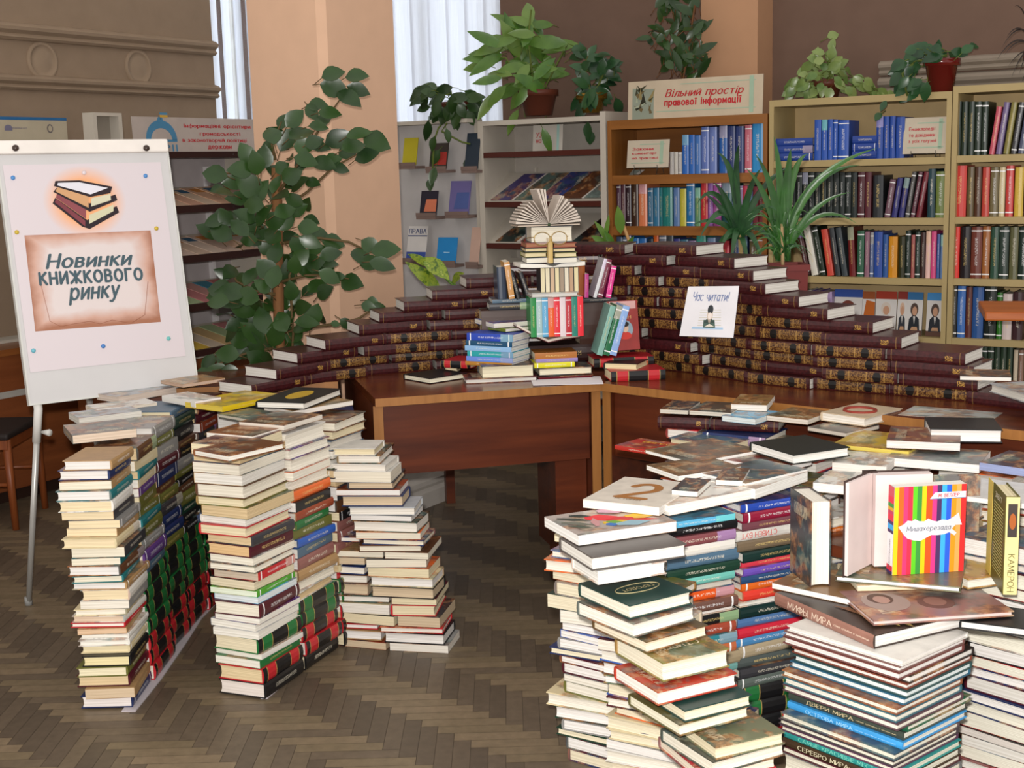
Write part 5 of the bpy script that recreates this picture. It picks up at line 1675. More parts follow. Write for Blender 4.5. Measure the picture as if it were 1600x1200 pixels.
# striped book
def striped():
    o, H, W, T = stand_cover((1394, 899), (1505, 892), ZD, .207, .030, 'book with rainbow stripes and a white torn patch, upright on the albums', tilt=-.02, col='white', page='ece8e0', hard=False, cover='board', spine='board')
    P = frame((0, 0, T), (0, 1, 0), (-1, 0, 0))
    w, h = W / 2, H / 2
    cols = ['f0c020', 'e86020', 'e0386c', 'd83048', '5cc024', '3c8c3c', 'f0c018', 'e85020', 'd83880', '48305c', '3ca4e0', '2c5cd0', 'f09020', 'f0a058', 'd83030']
    wid = [4, 4.6, 4, 4.4, 4, 4.4, 4, 5.6, 4.2, 4.4, 4.4, 4.6, 4.6, 4.2, 4.8]
    t = sum(wid)
    x = -w
    polys = []
    for c, k in zip(cols, wid):
        x2 = x + 2 * w * k / t
        polys.append(([(x, -h), (x2, -h), (x2, h), (x, h)], c, 0))
        x = x2
    R = random.Random(4)
    patch = [(-.88, .10), (-.72, .16), (-.62, .24), (-.5, .22), (-.42, .26), (-.3, .21), (-.16, .20), (-.05, .26), (.06, .21), (.2, .18), (.34, .22), (.5, .2), (.66, .27), (.8, .36), (.84, .22), (.9, .08), (.72, .08), (.62, .0), (.76, -.1), (.7, -.16), (.55, -.08), (.4, -.12), (.22, -.13), (.05, -.12), (-.1, -.18), (-.25, -.24), (-.45, -.22), (-.62, -.17), (-.72, -.08)]
    polys.append(([(a * w, b * h) for a, b in patch], 'd2d0d4', 2))
    polys.append(([(-.02 * w, .70 * h), (.12 * w, .84 * h), (.98 * w, .84 * h), (.98 * w, .70 * h)], 'c8dce8', 2))
    polys.append(([(-.02 * w, .69 * h), (.98 * w, .69 * h), (.98 * w, .70 * h), (-.02 * w, .70 * h)], '48507c', 3))
    pic = flat('cover_picture', o, polys)
    pic.matrix_local = P
    letters('Мишахерезада', o, '5c6472', width=1.25 * w, height=.15 * h, at=(-.03 * w, .03 * h), z=.0026, M=P, name='title', shear=.12)
    letters('М. ВЕЛЛЕР', o, 'd84030', width=.6 * w, height=.085 * h, at=(.5 * w, .77 * h), z=.0026, M=P, name='author_line', bold=.03, shear=.15)
    # spine: the same stripes across, with a white title field
    S = frame((0, -W / 2 - .0006, T / 2), (0, 0, 1), (-1, 0, 0))
    sp, y = [], -h
    for c, k in zip(['48305c', 'd83048', 'ece8ea', 'ece8ea', 'ece8ea', 'ece8ea', '48305c', '3ca4e0', '48305c', 'd83048', 'c03c5c', 'd8a028', '3c8c3c', 'd83048', 'c8505c'], [1, 1.6, 2.4, 2.4, 2.4, 2.4, 1, 1.6, 1, 2, 1, 1, 1.2, 2, 3]):
        y2 = y + 2 * h * k / 26
        sp.append(([(-T / 2, y), (T / 2, y), (T / 2, y2), (-T / 2, y2)], c, 0))
        y = y2
    f = flat('spine_picture', o, sp)
    f.matrix_local = S
    letters('Мишахерезада', o, '5c5c64', width=.068, height=.010, z=.0014, M=S @ Matrix.Translation((0, -h + .048, 0)) @ Matrix.Rotation(PI / 2, 4, 'Z'), name='title')
striped()
# dark standing book, cover to the left, page edges to the right
def dark_standing():
    z = mz + .0455
    A, Bk = atz(1266, 918, z), atz(1233, 890, z)
    C2 = atz(1300, 913, z)
    n = (Bk - A).normalized()
    W = .135
    tdir = Vector((-n.y, n.x, 0))
    if tdir.dot(C2 - A) < 0:
        tdir = -tdir
    T = .048
    foot = A + n * W + tdir * T / 2
    o = upright(foot, n, .203, W, T, col='charcoal', col_hex='34383a', page='eae4d8', hard=True, cover='printed', spine='board', label='dark grey hardback standing with its cream page edges to the front right', group=GD)
dark_standing()
# open standing book
def open_standing():
    z = ZD
    S = atz(1359, 884, z) + Vector((0, .01, 0))
    A = atz(1325, 899, z)
    H = .225
    ya = (A - S)
    ya.z = 0
    La = min(ya.length, .14)
    ya.normalize()
    yb = Vector((.93, .02, 0)).normalized()
    root = empty('open_book', Matrix.Translation(S), 'open book standing on its edge with pinkish pages, spine to the back', 'book', GD)
    cov, pg = flatmat('3c2c28', .5), flatmat('d8c8c4', .8, .1, var=.08)
    for nm, d, ln, tc in (('left_half', ya, .125, .008), ('right_half', yb, .14, .030)):
        side = Vector((-d.y, d.x, 0))
        if side.dot(Vector((0, -1, 0))) < 0:
            side = -side
        mb = MB()
        def slab(a0, a1, s0, s1, z0, z1, mi):
            v = [d * a + side * s + UPZ * zz for zz in (z0, z1) for a, s in ((a0, s0), (a1, s0), (a1, s1), (a0, s1))]
            mb.add(v, [(3, 2, 1, 0), (4, 5, 6, 7), (0, 1, 5, 4), (1, 2, 6, 5), (2, 3, 7, 6), (3, 0, 4, 7)], mi)
        slab(0, ln, -.003, 0, 0, H, 0)
        slab(.004, ln - .004, 0, tc, .004, H - .004, 1)
        mb.build(nm, [cov, pg], root)
    MB().box(-.016, .016, -.004, .012, 0, H).build('spine', cov, root)
open_standing()
# olive and yellow standing book at the right
def olive_yellow():
    z = mz + .0725
    A = atz(1566, 928, z)
    Bk = atz(1543, 893, z)
    H = .218
    n = Vector((.30, -.954, 0))
    e = (Bk - A).normalized()
    n = -e
    W, T = .13, .030
    tdir = Vector((-n.y, n.x, 0))
    if tdir.x < 0:
        tdir = -tdir
    o = upright(A + tdir * T / 2, n, H, W, T, col='olive', col_hex='585418', page='e0d4b0', hard=True, cover='board', spine='board', label='olive and yellow book standing at the right end of the display', group=GD)
    # the cover turned to the left front and the yellow spine
    R = o.matrix_world.to_3x3()
    left = -1 if (R.col[2]).x > 0 else 1
    zf = 0 if left == -1 else T
    ez = (0, 0, -1) if left == -1 else (0, 0, 1)
    P = frame((0, 0, zf), (0, 1, 0) if left == 1 else (0, -1, 0), (1, 0, 0) if True else (0, 0, 1))
    P2 = frame((0, 0, zf), Vector((1, 0, 0)).cross(Vector(ez)), (1, 0, 0))
    rows = []
    rr = random.Random(2)
    for i in range(22):
        y = H / 2 - .035 - i * .0072
        rows.append(([(-W / 2 + .02, y), (-W / 2 + .02 + (W - .03) * rr.uniform(.8, 1), y), (-W / 2 + .02 + (W - .03) * .95, y - .0022), (-W / 2 + .02, y - .0022)], 'b0a868', 0))
    f = flat('back_text', o, rows)
    f.matrix_local = P2
    letters('ЗАБУТ', o, 'e0dcc0', width=W * .55, height=.013, at=(.0, H / 2 - .018), M=P2, name='title', shear=.2)
    S = frame((0, -W / 2 - .0032, T / 2), (0, 0, 1) if Vector((0, 0, 1)).cross(Vector((1, 0, 0))).y < 0 else (0, 0, -1), (1, 0, 0))
    sw = T / 2 - .001
    sp = [([(-sw, -H / 2), (sw, -H / 2), (sw, H / 2), (-sw, H / 2)], 'd8c888', 0), ([(-sw * .7, .02), (sw * .7, .02), (sw * .7, H / 2 - .015), (-sw * .7, H / 2 - .015)], '3c3430', 1), (ell(0, .055, sw * .5, .018), '9c5424', 2)]
    s = flat('spine_picture', o, sp)
    s.matrix_local = S
    letters('КАМЕРОН', o, '4c4820', width=.085, height=sw * 1.0, z=.0024, M=S @ Matrix.Translation((0, -.06, 0)) @ Matrix.Rotation(-PI / 2, 4, 'Z'), name='title')
    # yellow jacket flap swinging from the fore-edge
    fl = MB()
    fl.box(-H / 2, H / 2, W / 2, W / 2 + .05, (0 if left == -1 else T) - .0006, (0 if left == -1 else T) + .0006)
    fl.build('jacket_flap', flatmat('d0b85c', .5), o)
olive_yellow()

# stack at the right edge
stack('stack at the right picture edge', 'books at the right picture edge', 1.125, 2.93, (-.75, -.66), z0=0, z1=.63, seed=91, face=lambda z: 'f' if int(z * 40) % 3 else 'h', T=(.018, .040), L=(.22, .25), W=(.16, .18), pal=['charcoal', 'grey', 'navy', 'burgundy', 'white', 'slate', 'black', 'red'], pages=['e4e0dc', 'dcd8d0', 'e4e0d0', 'd8d0c8'])
stack('second stack behind the right picture edge', 'books at the right picture edge', 1.20, 3.16, (-.75, -.66), z0=0, z1=.66, seed=92, face='f', T=(.03, .05), L=(.2, .22), W=(.15, .17), pal=['charcoal', 'grey', 'navy', 'white', 'slate'])

# titles that can be read on books already placed
def find(label):
    return next(o for o in COL.objects if o.get('label', '').startswith(label))
def dims(o):
    b = [Vector(c) for c in o.bound_box]
    return (max(v.x for v in b) - min(v.x for v in b), max(v.y for v in b) - min(v.y for v in b), max(v.z for v in b) - min(v.z for v in b))
o = find('white hardback, spine out, twenty-first up in the second stack of the right spine wall')
L, W, T = dims(o)
o.data.materials[1] = MATS['board']
spine_text(o, L, W - .004, T, 'СТИВЕН БУТ', 'c43c34', .52, .55, cx=-.18, flip=True, bold=.01)
o = find('dark green hardback with oval emblem')
L, W, T = dims(o)
cover_text(o, L, W, T, 'ГЕРОДОТ', 'c8b888', L * .5, .018, at=(0, W * .05), rot=0)
MB().tube([(x, y + W * .05, T + .0006) for x, y in ell(0, 0, L * .34, .026, 28) + [(L * .34, 0)]], .0008, 4, cap=False).build('oval_line', flatmat('c8b888', .5), o)
o = find('thick olive picture-covered book')
L, W, T = dims(o)
cover_text(o, L, W, T, 'СТИВЕН', 'd8c8a8', L * .62, .026, at=(0, W * .12), rot=0)
o = find('red-edged paperback with yellow')
L, W, T = dims(o)
cover_text(o, L, W, T, 'СПЕКТР', 'd8c83c', L * .7, .024, at=(0, W * .22), rot=0)
o = find('white book with big brown numeral')
L, W, T = dims(o)
a = math.atan2(0, 1)
cover_text(o, L, W, T, '2', '9c6630', L * .46, W * .62, at=(0, 0), rot=PI, bold=.03)
cover_text(o, L, W, T, 'ИСТОРИИ', '8c7050', L * .34, W * .045, at=(0, W * .33), rot=PI)
o = find('black book with yellow oval')
L, W, T = dims(o)
MB().prism(ell(0, 0, L * .28, W * .2), .0006, Matrix.Translation((0, 0, T))).build('oval_emblem', flatmat('b8962c', .5), o)
o = find('cream hardback with red oval')
L, W, T = dims(o)
MB().tube([(x, y, T + .001) for x, y in ell(L * .05, 0, L * .22, W * .30, 28) + [(L * .27, 0)]], .006, 4, cap=False).build('oval_emblem', flatmat('8c3428', .5), o)
o = find('red book with yellow lettering')
L, W, T = dims(o)
cover_text(o, L, W, T, 'АРКАДИЙ', 'd8a040', L * .6, W * .2, at=(0, W * .2), rot=PI / 2 * 0 + PI)

# painted birds on the corner book's cover
o = find('parrot-coloured picture paperback')
L, W, T = dims(o)
R = random.Random(12)
P = []
for c, x0, y0, x1, y1, wd in (('c8282c', -.40, .30, .18, -.12, .10), ('d83038', -.1, -.05, .2, -.16, .12), ('e0b428', -.46, .02, -.16, .0, .08), ('d8b020', -.2, .28, .12, .14, .08), ('3c6cb0', .0, .30, .12, .22, .07), ('6c9c3c', -.05, .22, .08, .12, .06), ('d4a83c', -.4, .14, -.2, .12, .05), ('8cacb8', -.30, .34, .04, .30, .10), ('3c4038', .18, .0, .44, -.3, .05), ('6c6c60', .22, .2, .46, -.1, .05), ('2c3430', .12, -.2, .3, -.34, .05), ('c08c8c', .14, -.1, .22, .26, .05), ('4c5448', .28, .3, .46, .1, .04), ('c89cac', -.34, -.26, .0, -.36, .12)):
    dx, dy = (x1 - x0) * L, (y1 - y0) * W
    d = math.hypot(dx, dy)
    nx, ny = -dy / d * wd * W * 1.1, dx / d * wd * W * 1.1
    a, b = (x0 * L, y0 * W), (x1 * L, y1 * W)
    mx, my = (a[0] + b[0]) / 2, (a[1] + b[1]) / 2
    P.append(([a, (mx - nx * 1.1, my - ny * 1.1), (b[0] - nx * .4, b[1] - ny * .4), (b[0] + nx * .4, b[1] + ny * .4), (mx + nx * 1.1, my + ny * 1.1)], c, len(P)))
pp = flat('cover_picture', o, [(q, c, i * .35) for q, c, i in P], z=T + .0002, thick=.0003)
# ------------------------------------------------------------------ bookcases along the back wall
F0 = Vector((1.94, 5.80, 0))
CASE = frame(F0, ER, EB)                 # x to the right, y into the wall, z up
def case_xz(px, py, y=0.0):
    r = ray(px, py)
    o = F0 + EB * y
    t = (o - CAMP).dot(EB) / r.dot(EB)
    p = CASE.inverted() @ (CAMP + r * t)
    return p.x, p.z
BEIGE = flatmat('aa9668', .5, .3, var=.04)
BROWNW = wood('bookcase_wood', '7a4a1c', '96602a', .4, 'X', .7)
BROWNV = wood('bookcase_wood_side', '7a4a1c', '96602a', .4, 'Z', .7)
def bookcase(label, x0, x1, ztop, shelves, th, mat, back_mat, depth=.30, backs=True, base=.08):
    M = CASE @ Matrix.Translation((x0, 0, 0))
    w = x1 - x0
    root = empty('bookcase', M, label, 'bookcase')
    v = mat[1] if isinstance(mat, tuple) else mat
    h = mat[0] if isinstance(mat, tuple) else mat
    for a in (0, w - .022):
        MB().box(a, a + .022, 0, depth, 0, ztop).build('side_panel', v, root)
    MB().box(.022, w - .022, 0, depth, ztop - th, ztop).build('top_panel', h, root)
    MB().box(.022, w - .022, depth - .012, depth, 0, ztop - th).build('back_panel', back_mat, root)
    for z in shelves:
        MB().box(.022, w - .022, .004, depth - .012, z - th, z).build('shelf', h, root)
    MB().box(.022, w - .022, .02, .04, 0, base).build('plinth', h, root)
    return root
ZB = [1.50, 1.235, .965, .70, .43, .16]
bookcase('beige bookcase with the blue volume set, right of the brown one', -.833, -.002, 1.78, ZB, .030, BEIGE, flatmat('b59c70', .6))
bookcase('beige bookcase cut off by the right picture edge', .002, .83, 1.80, [z + .004 for z in ZB], .030, BEIGE, flatmat('b59c70', .6))
ZBR = [1.450, 1.197, .925, .65, .36]
bookcase('brown wooden bookcase under the legal information sign', -1.685, -.842, 1.722, ZBR, .045, (BROWNW, BROWNV), wood('bookcase_back', '6e4218', '865424', .5, 'X', .7))

def row(where, group, z, items, y=.035, depth=.15):
    """items: (left px, right px, top py, hex, colour word, tilt, spine style)"""
    n = len(items)
    for i, it in enumerate(items):
        p0, p1, py, hx, word = it[:5]
        tilt = it[5] if len(it) > 5 else 0.0
        sp = it[6] if len(it) > 6 else 'spine'
        xa, _ = case_xz(p0, py, y)
        xb, zt = case_xz(p1, py, y)
        T = xb - xa - .0015
        H = zt - z
        if tilt:
            H = H / math.cos(tilt)
            T = T * .82
        pos = CASE @ Vector(((xa + xb) / 2 + H * .5 * math.sin(tilt) * (1 if tilt else 0) * 0, y, z + (abs(math.sin(tilt)) * T / 2 if tilt else 0)))
        upright(pos, -EB, H * (.97 if tilt else 1), min(depth, .2), T, tilt=-tilt, hard=True, col='grey', col_hex=hx, cover='board', spine=sp, name='shelved_book', page='d8d0c0',
                label='%s spine, %s from left, %s' % (word, ordn(i + 1), where), group=group)
def X4(c):
    return 960 + c / 6.4
def Y4(c):
    return 270 + c / 6.4
def XA(c):
    return 970 + c / 6.957
def YA(c):
    return 110 + c / 6.957
def XB(c):
    return 1190 + c / 3.87
def YB(c):
    return 150 + c / 3.87
def XD(c):
    return 1240 + c / 4.444
def YD(c):
    return 430 + c / 4.444
row('top shelf of the brown bookcase', 'books on the top shelf of the brown bookcase', 1.450, [(XA(a), XA(b), YA(t), h, w) for a, b, t, h, w in (
    (530, 575, 885, 'b8b4b0', 'pale grey'), (577, 620, 885, 'c0bcb4', 'whitish'), (622, 662, 885, 'b0aca8', 'light grey'),
    (666, 738, 700, '2a64b4', 'blue'), (740, 803, 700, '2a64b4', 'blue'), (805, 868, 705, '3a6cb0', 'faded blue'), (873, 958, 612, '5a70b0', 'violet blue'), (960, 1045, 612, '6478b4', 'pale violet blue'),
    (1070, 1158, 600, '1c58a0', 'deep blue'), (1160, 1245, 605, '243468', 'navy'), (1247, 1335, 605, '283a70', 'dark navy'), (1348, 1425, 590, 'c06878', 'dusty pink'), (1430, 1552, 575, '2c8cc8', 'bright blue'))])
row('middle shelf of the brown bookcase', 'books on the middle shelf of the brown bookcase', 1.197, [(X4(a), X4(b), Y4(t), h, w) for a, b, t, h, w in (
    (20, 62, 110, '4a2c40', 'plum'), (64, 108, 105, '54303c', 'brown plum'), (110, 166, 108, '2c1a24', 'dark plum'), (170, 236, 105, '3a2418', 'dark brown gilt'), (240, 326, 95, 'd07850', 'salmon orange'),
    (330, 384, 152, '2c6080', 'slate blue'), (386, 448, 150, '2c6c90', 'steel blue'), (450, 480, 150, '1c7078', 'thin teal'), (482, 580, 148, '1c7470', 'teal'), (590, 650, 150, '5878a8', 'grey blue'),
    (655, 718, 158, 'b8b03c', 'yellow green'), (720, 802, 90, '1c6ca4', 'strong blue'), (805, 860, 150, '5c8c64', 'green white'), (865, 933, 80, 'b82c34', 'red'), (935, 985, 85, '8c5ca4', 'lilac'), (987, 1070, 80, 'a05098', 'mauve'),
    (1075, 1175, 85, '1c5458', 'dark teal'), (1180, 1232, 130, '8ca4c0', 'pale blue'), (1234, 1284, 128, '9c88b0', 'pale violet'), (1286, 1330, 130, 'b8304c', 'crimson'), (1332, 1384, 128, '6c8cb8', 'light blue'), (1386, 1440, 135, '8c3444', 'wine red'), (1442, 1498, 138, '7c3038', 'dark wine red'))])
row('third shelf of the brown bookcase', 'books on the third shelf of the brown bookcase', .925, [(X4(a), X4(b), Y4(t), h, w) for a, b, t, h, w in (
    (20, 80, 640, '40506c', 'grey blue'), (82, 124, 640, '5c6c84', 'pale slate'), (126, 166, 605, '2c5ca0', 'blue'), (170, 244, 655, '2c74b8', 'low bright blue'), (246, 320, 655, '2c6cb0', 'low blue'), (330, 385, 660, '203040', 'dark slate'), (390, 440, 608, 'd06020', 'orange'),
    (446, 520, 615, '6c7484', 'grey'), (522, 590, 615, '3c444c', 'dark grey'), (592, 655, 660, '383c84', 'indigo'), (660, 738, 668, '3c6c84', 'slate blue'), (740, 818, 680, '8c7ca0', 'pink grey'), (820, 915, 610, '3c9484', 'sea green'), (930, 1012, 650, '6c84a4', 'silver blue'),
    (1052, 1150, 680, 'b02c38', 'red'), (1180, 1250, 620, '2c4474', 'navy'), (1252, 1330, 615, '28386c', 'dark navy'), (1350, 1420, 640, '5c5034', 'olive brown'), (1422, 1490, 640, 'a05c2c', 'orange brown'))])
# upper shelf of the beige bookcase: the blue set, some lying, some standing
GBL = 'volumes of the blue set on the beige bookcase'
def blue_flat(px0, px1, k, where):
    xa, _ = case_xz(px0, 230, .03)
    xb, _ = case_xz(px1, 230, .03)
    w = (xb - xa)
    for i in range(k):
        c = CASE @ Vector(((xa + xb) / 2, .03 + .08, 0))
        lying(c.x, c.y, 1.5005 + i * .0345, (-EB.x, -EB.y), 's', w, .16, .034, col='blue', col_hex='1c3c8c', page='d0ccc4', hard=True, cover='board', spine='spine', name='shelved_book', label='blue volume lying %s up %s' % (ordn(i + 1), where), group=GBL)
blue_flat(1211, 1270, 3, 'at the left end of the blue set')
blue_flat(1332, 1370, 3, 'between the standing volumes of the blue set')
row('blue set, left standing part, beige bookcase', GBL, 1.50, [(XB(a), XB(b), YB(t), '2450a8', 'blue') for a, b, t in ((320, 362, 142), (364, 400, 142), (402, 432, 140), (434, 462, 142), (464, 530, 146))])
row('blue set, right standing part, beige bookcase', GBL, 1.50, [(XB(a), XB(b), YB(t), '1c4498', 'dark blue') for a, b, t in ((695, 738, 122), (740, 775, 122), (777, 812, 120), (814, 868, 125))])
dk = [(XB(60 + i * 37.2), XB(60 + i * 37.2 + 36), YB(462), '1a2422', 'black green gilt') for i in range(14)]
row('second shelf of beige bookcase with the blue set', 'books on the second shelf of the beige bookcase', 1.235, dk + [(XB(a), XB(b), YB(t), h, w, s) for a, b, t, h, w, s in (
    (584, 625, 460, '4a1c24', 'maroon', 0), (627, 666, 460, '54202a', 'maroon gilt', 0), (676, 738, 478, '24282c', 'black white', 0), (742, 785, 500, '6c4c58', 'faded plum', .14), (786, 826, 490, '2c2c6c', 'indigo white', .14), (828, 868, 490, '30306c', 'indigo white', .14),
    (870, 902, 452, '4c4a48', 'grey', .14), (904, 934, 452, '5c3440', 'plum grey', .16), (936, 975, 452, '6c1c28', 'dark red', .16), (1008, 1054, 440, '1c3c44', 'dark teal', 0), (1057, 1116, 455, '6c7c3c', 'olive yellow', 0))])
row('third shelf of beige bookcase with the blue set', 'books on the third shelf of the beige bookcase', .965, [(XB(a), XB(b), YB(t), h, w, s) for a, b, t, h, w, s in (
    (262, 300, 770, '4a2020', 'dark maroon', -.2), (302, 352, 772, 'd8d4c8', 'white', -.2), (354, 396, 785, '1c2a1c', 'dark green', -.2), (398, 446, 800, 'c84838', 'orange red', -.16), (448, 486, 790, '34383c', 'charcoal', -.16), (488, 530, 790, '3c4448', 'slate', -.16),
    (532, 578, 785, '6c1c1c', 'brick red', -.06), (580, 622, 815, '2c5c44', 'green white', 0), (625, 655, 820, '8c6474', 'rose grey', 0), (657, 680, 825, '5c6c94', 'grey blue', 0), (682, 734, 820, '2c4c9c', 'royal blue', 0), (736, 768, 838, '2c5494', 'blue', 0), (770, 824, 850, 'd08c20', 'amber', 0),
    (830, 870, 850, '2c2c10', 'black yellow', 0), (872, 904, 815, '1c2c24', 'dark green', 0), (906, 930, 840, '9c5450', 'red white', 0), (932, 962, 820, '24342c', 'deep green', 0), (964, 994, 825, '3c2420', 'dark brown', 0), (996, 1026, 818, 'e0b8b0', 'pale pink', 0), (1028, 1060, 818, 'd04880', 'hot pink', 0), (1062, 1082, 835, '3c5c9c', 'thin blue', 0), (1084, 1106, 840, '5c7cac', 'thin pale blue', 0))])
row('fourth shelf of beige bookcase with the blue set', 'books on the fourth shelf of the beige bookcase', .70, [(XD(a), XD(b), YD(t), h, w) for a, b, t, h, w in ((60, 88, 110, 'a88c50', 'ochre'), (92, 124, 105, 'c8c4b8', 'white'), (126, 184, 108, '5c3c8c', 'violet'), (188, 268, 115, '9c84ac', 'lilac'))])
row('top shelf of the right-edge beige bookcase', 'books on the top shelf of the right beige bookcase', 1.504, [(XB(1172 + i * 41), XB(1172 + i * 41 + 39), YB(32), '1c2c20', 'black green gilt') for i in range(5)] + [(XB(a), XB(b), YB(t), h, w, .13) for a, b, t, h, w in (
    (1380, 1420, 58, 'b84c5c', 'rose'), (1422, 1465, 30, '6c5c84', 'grey violet'), (1467, 1512, 30, '7c7438', 'olive white'), (1514, 1555, 30, '3c3c40', 'charcoal'), (1557, 1605, 32, '4c5068', 'slate'), (1607, 1660, 32, '6c2c3c', 'wine'))])
row('second shelf of the right-edge beige bookcase', 'books on the second shelf of the right beige bookcase', 1.239, [(XB(a), XB(b), YB(t), h, w) for a, b, t, h, w in (
    (1166, 1243, 420, 'c83830', 'thick red'), (1246, 1290, 428, '5c4c2c', 'gilt brown'), (1292, 1335, 428, '4c2c18', 'dark gilt'), (1338, 1384, 430, 'b84034', 'brick red'), (1386, 1438, 430, '6c6040', 'gilt olive'), (1440, 1478, 430, 'c8b890', 'cream gilt'), (1482, 1530, 420, 'c03c38', 'bright red'), (1535, 1590, 430, 'c8a840', 'gold'), (1592, 1650, 430, '4c3424', 'dark brown'))])
row('third shelf of the right-edge beige bookcase', 'books on the third shelf of the right beige bookcase', .969, [(XB(a), XB(b), YB(t), h, w) for a, b, t, h, w in (
    (1162, 1202, 790, 'd8281c', 'bright red'), (1206, 1268, 790, '1c1418', 'black'), (1270, 1338, 790, '6c3428', 'red brown'), (1340, 1386, 788, '9c6030', 'tan'), (1390, 1440, 792, '2c4c3c', 'green'), (1442, 1500, 790, '2c3c34', 'dark green'), (1504, 1558, 792, '5c5c3c', 'olive gilt'), (1560, 1620, 790, '1c2c24', 'black green'))])
row('fourth shelf of the right-edge beige bookcase', 'books on the fourth shelf of the right beige bookcase', .704, [(XD(a), XD(b), YD(t), h, w) for a, b, t, h, w in (
    (1105, 1140, 75, '1c1c1c', 'black'), (1142, 1198, 75, '3c6cb4', 'blue white'), (1200, 1244, 82, '5c2c28', 'brown'), (1246, 1324, 85, '2c5490', 'blue orange'), (1330, 1414, 75, '1c2420', 'black green'), (1416, 1454, 120, '2c6c20', 'leaf green'), (1456, 1522, 130, 'd0c0bc', 'white'), (1526, 1600, 118, '3c2428', 'dark plum'))])
row('fifth shelf of the right-edge beige bookcase', 'books on the fifth shelf of the right beige bookcase', .434, [(XD(1175 + i * 44), XD(1175 + i * 44 + 42), YD(500), '2a3c2c', 'dull green') for i in range(8)] + [(XD(1530), XD(1562), YD(520), 'c8b8a0', 'cream'), (XD(1566), XD(1600), YD(520), '8c6c5c', 'rose brown')])

def magazines():
    g = 'magazines with pictures of people on the beige bookcase'
    spec = [(1301, 1346, 453, 531, '2c4890', ('6c3428', '4c5c7c'), 'magazine with a long-haired seated woman under a navy header'),
            (1345, 1366, 456, 531, '8c4820', ('a8602c', 'a8602c'), 'magazine with an orange shape second on the magazine shelf'),
            (1366, 1400, 456, 527, '94301c', ('c8bcb0', 'b8b4b0'), 'magazine with a woman in a white coat under a red header'),
            (1400, 1417, 456, 527, '7c2820', ('c8a890', '2c3038'), 'magazine with a man in a dark shirt under a dark red header'),
            (1414, 1441, 457, 524, '2c6494', ('4c3c34', '1c2028'), 'magazine with a dark-suited reader under a blue header'),
            (1446, 1474, 458, 521, '3c80b8', ('4c3c34', '20242c'), 'rightmost magazine, reader in dark suit, light blue header')]
    for x0, x1, yt, yb, hd, (hair, coat), lab in spec:
        a, zb = case_xz(x0, yb, .05)
        b, zt = case_xz(x1, yt, .05)
        w, h = b - a, zt - .7015
        M = CASE @ Matrix.Translation((a, .05, .7015)) @ Matrix.Rotation(PI / 2 - .12, 4, 'X')
        o = MB().box(0, w, 0, h, -.006, 0).build('magazine', flatmat('ccc8c4', .4, .4), None, M)
        tag(o, lab, 'magazine', g)
        cx = w * .5
        polys = [([(0, h * .82), (w, h * .82), (w, h), (0, h)], hd, 0), ([(0, 0), (w, 0), (w, h * .12), (0, h * .12)], '54382c', 0),
                 ([(cx - w * .36, h * .10), (cx + w * .36, h * .10), (cx + w * .3, h * .38), (cx + w * .1, h * .46), (cx - w * .1, h * .46), (cx - w * .3, h * .38)], coat, 1),
                 (ell(cx, h * .60, w * .24, h * .15), hair, 2), (ell(cx + w * .02, h * .56, w * .15, h * .105), 'b88c70', 3), ([(cx - w * .06, h * .44), (cx + w * .08, h * .44), (cx + w * .02, h * .26)], 'c8c4c0', 3), ([(cx - w * .2, h * .12), (cx + w * .26, h * .12), (cx + w * .2, h * .2), (cx - w * .12, h * .2)], 'b08868', 3)]
        if 'orange shape' in lab:
            polys = polys[:2] + [([(0, h * .15), (w, h * .1), (w, h * .75), (w * .3, h * .8)], 'b05c1c', 1)]
        flat('cover_picture', o, polys, z=.0003)
magazines()

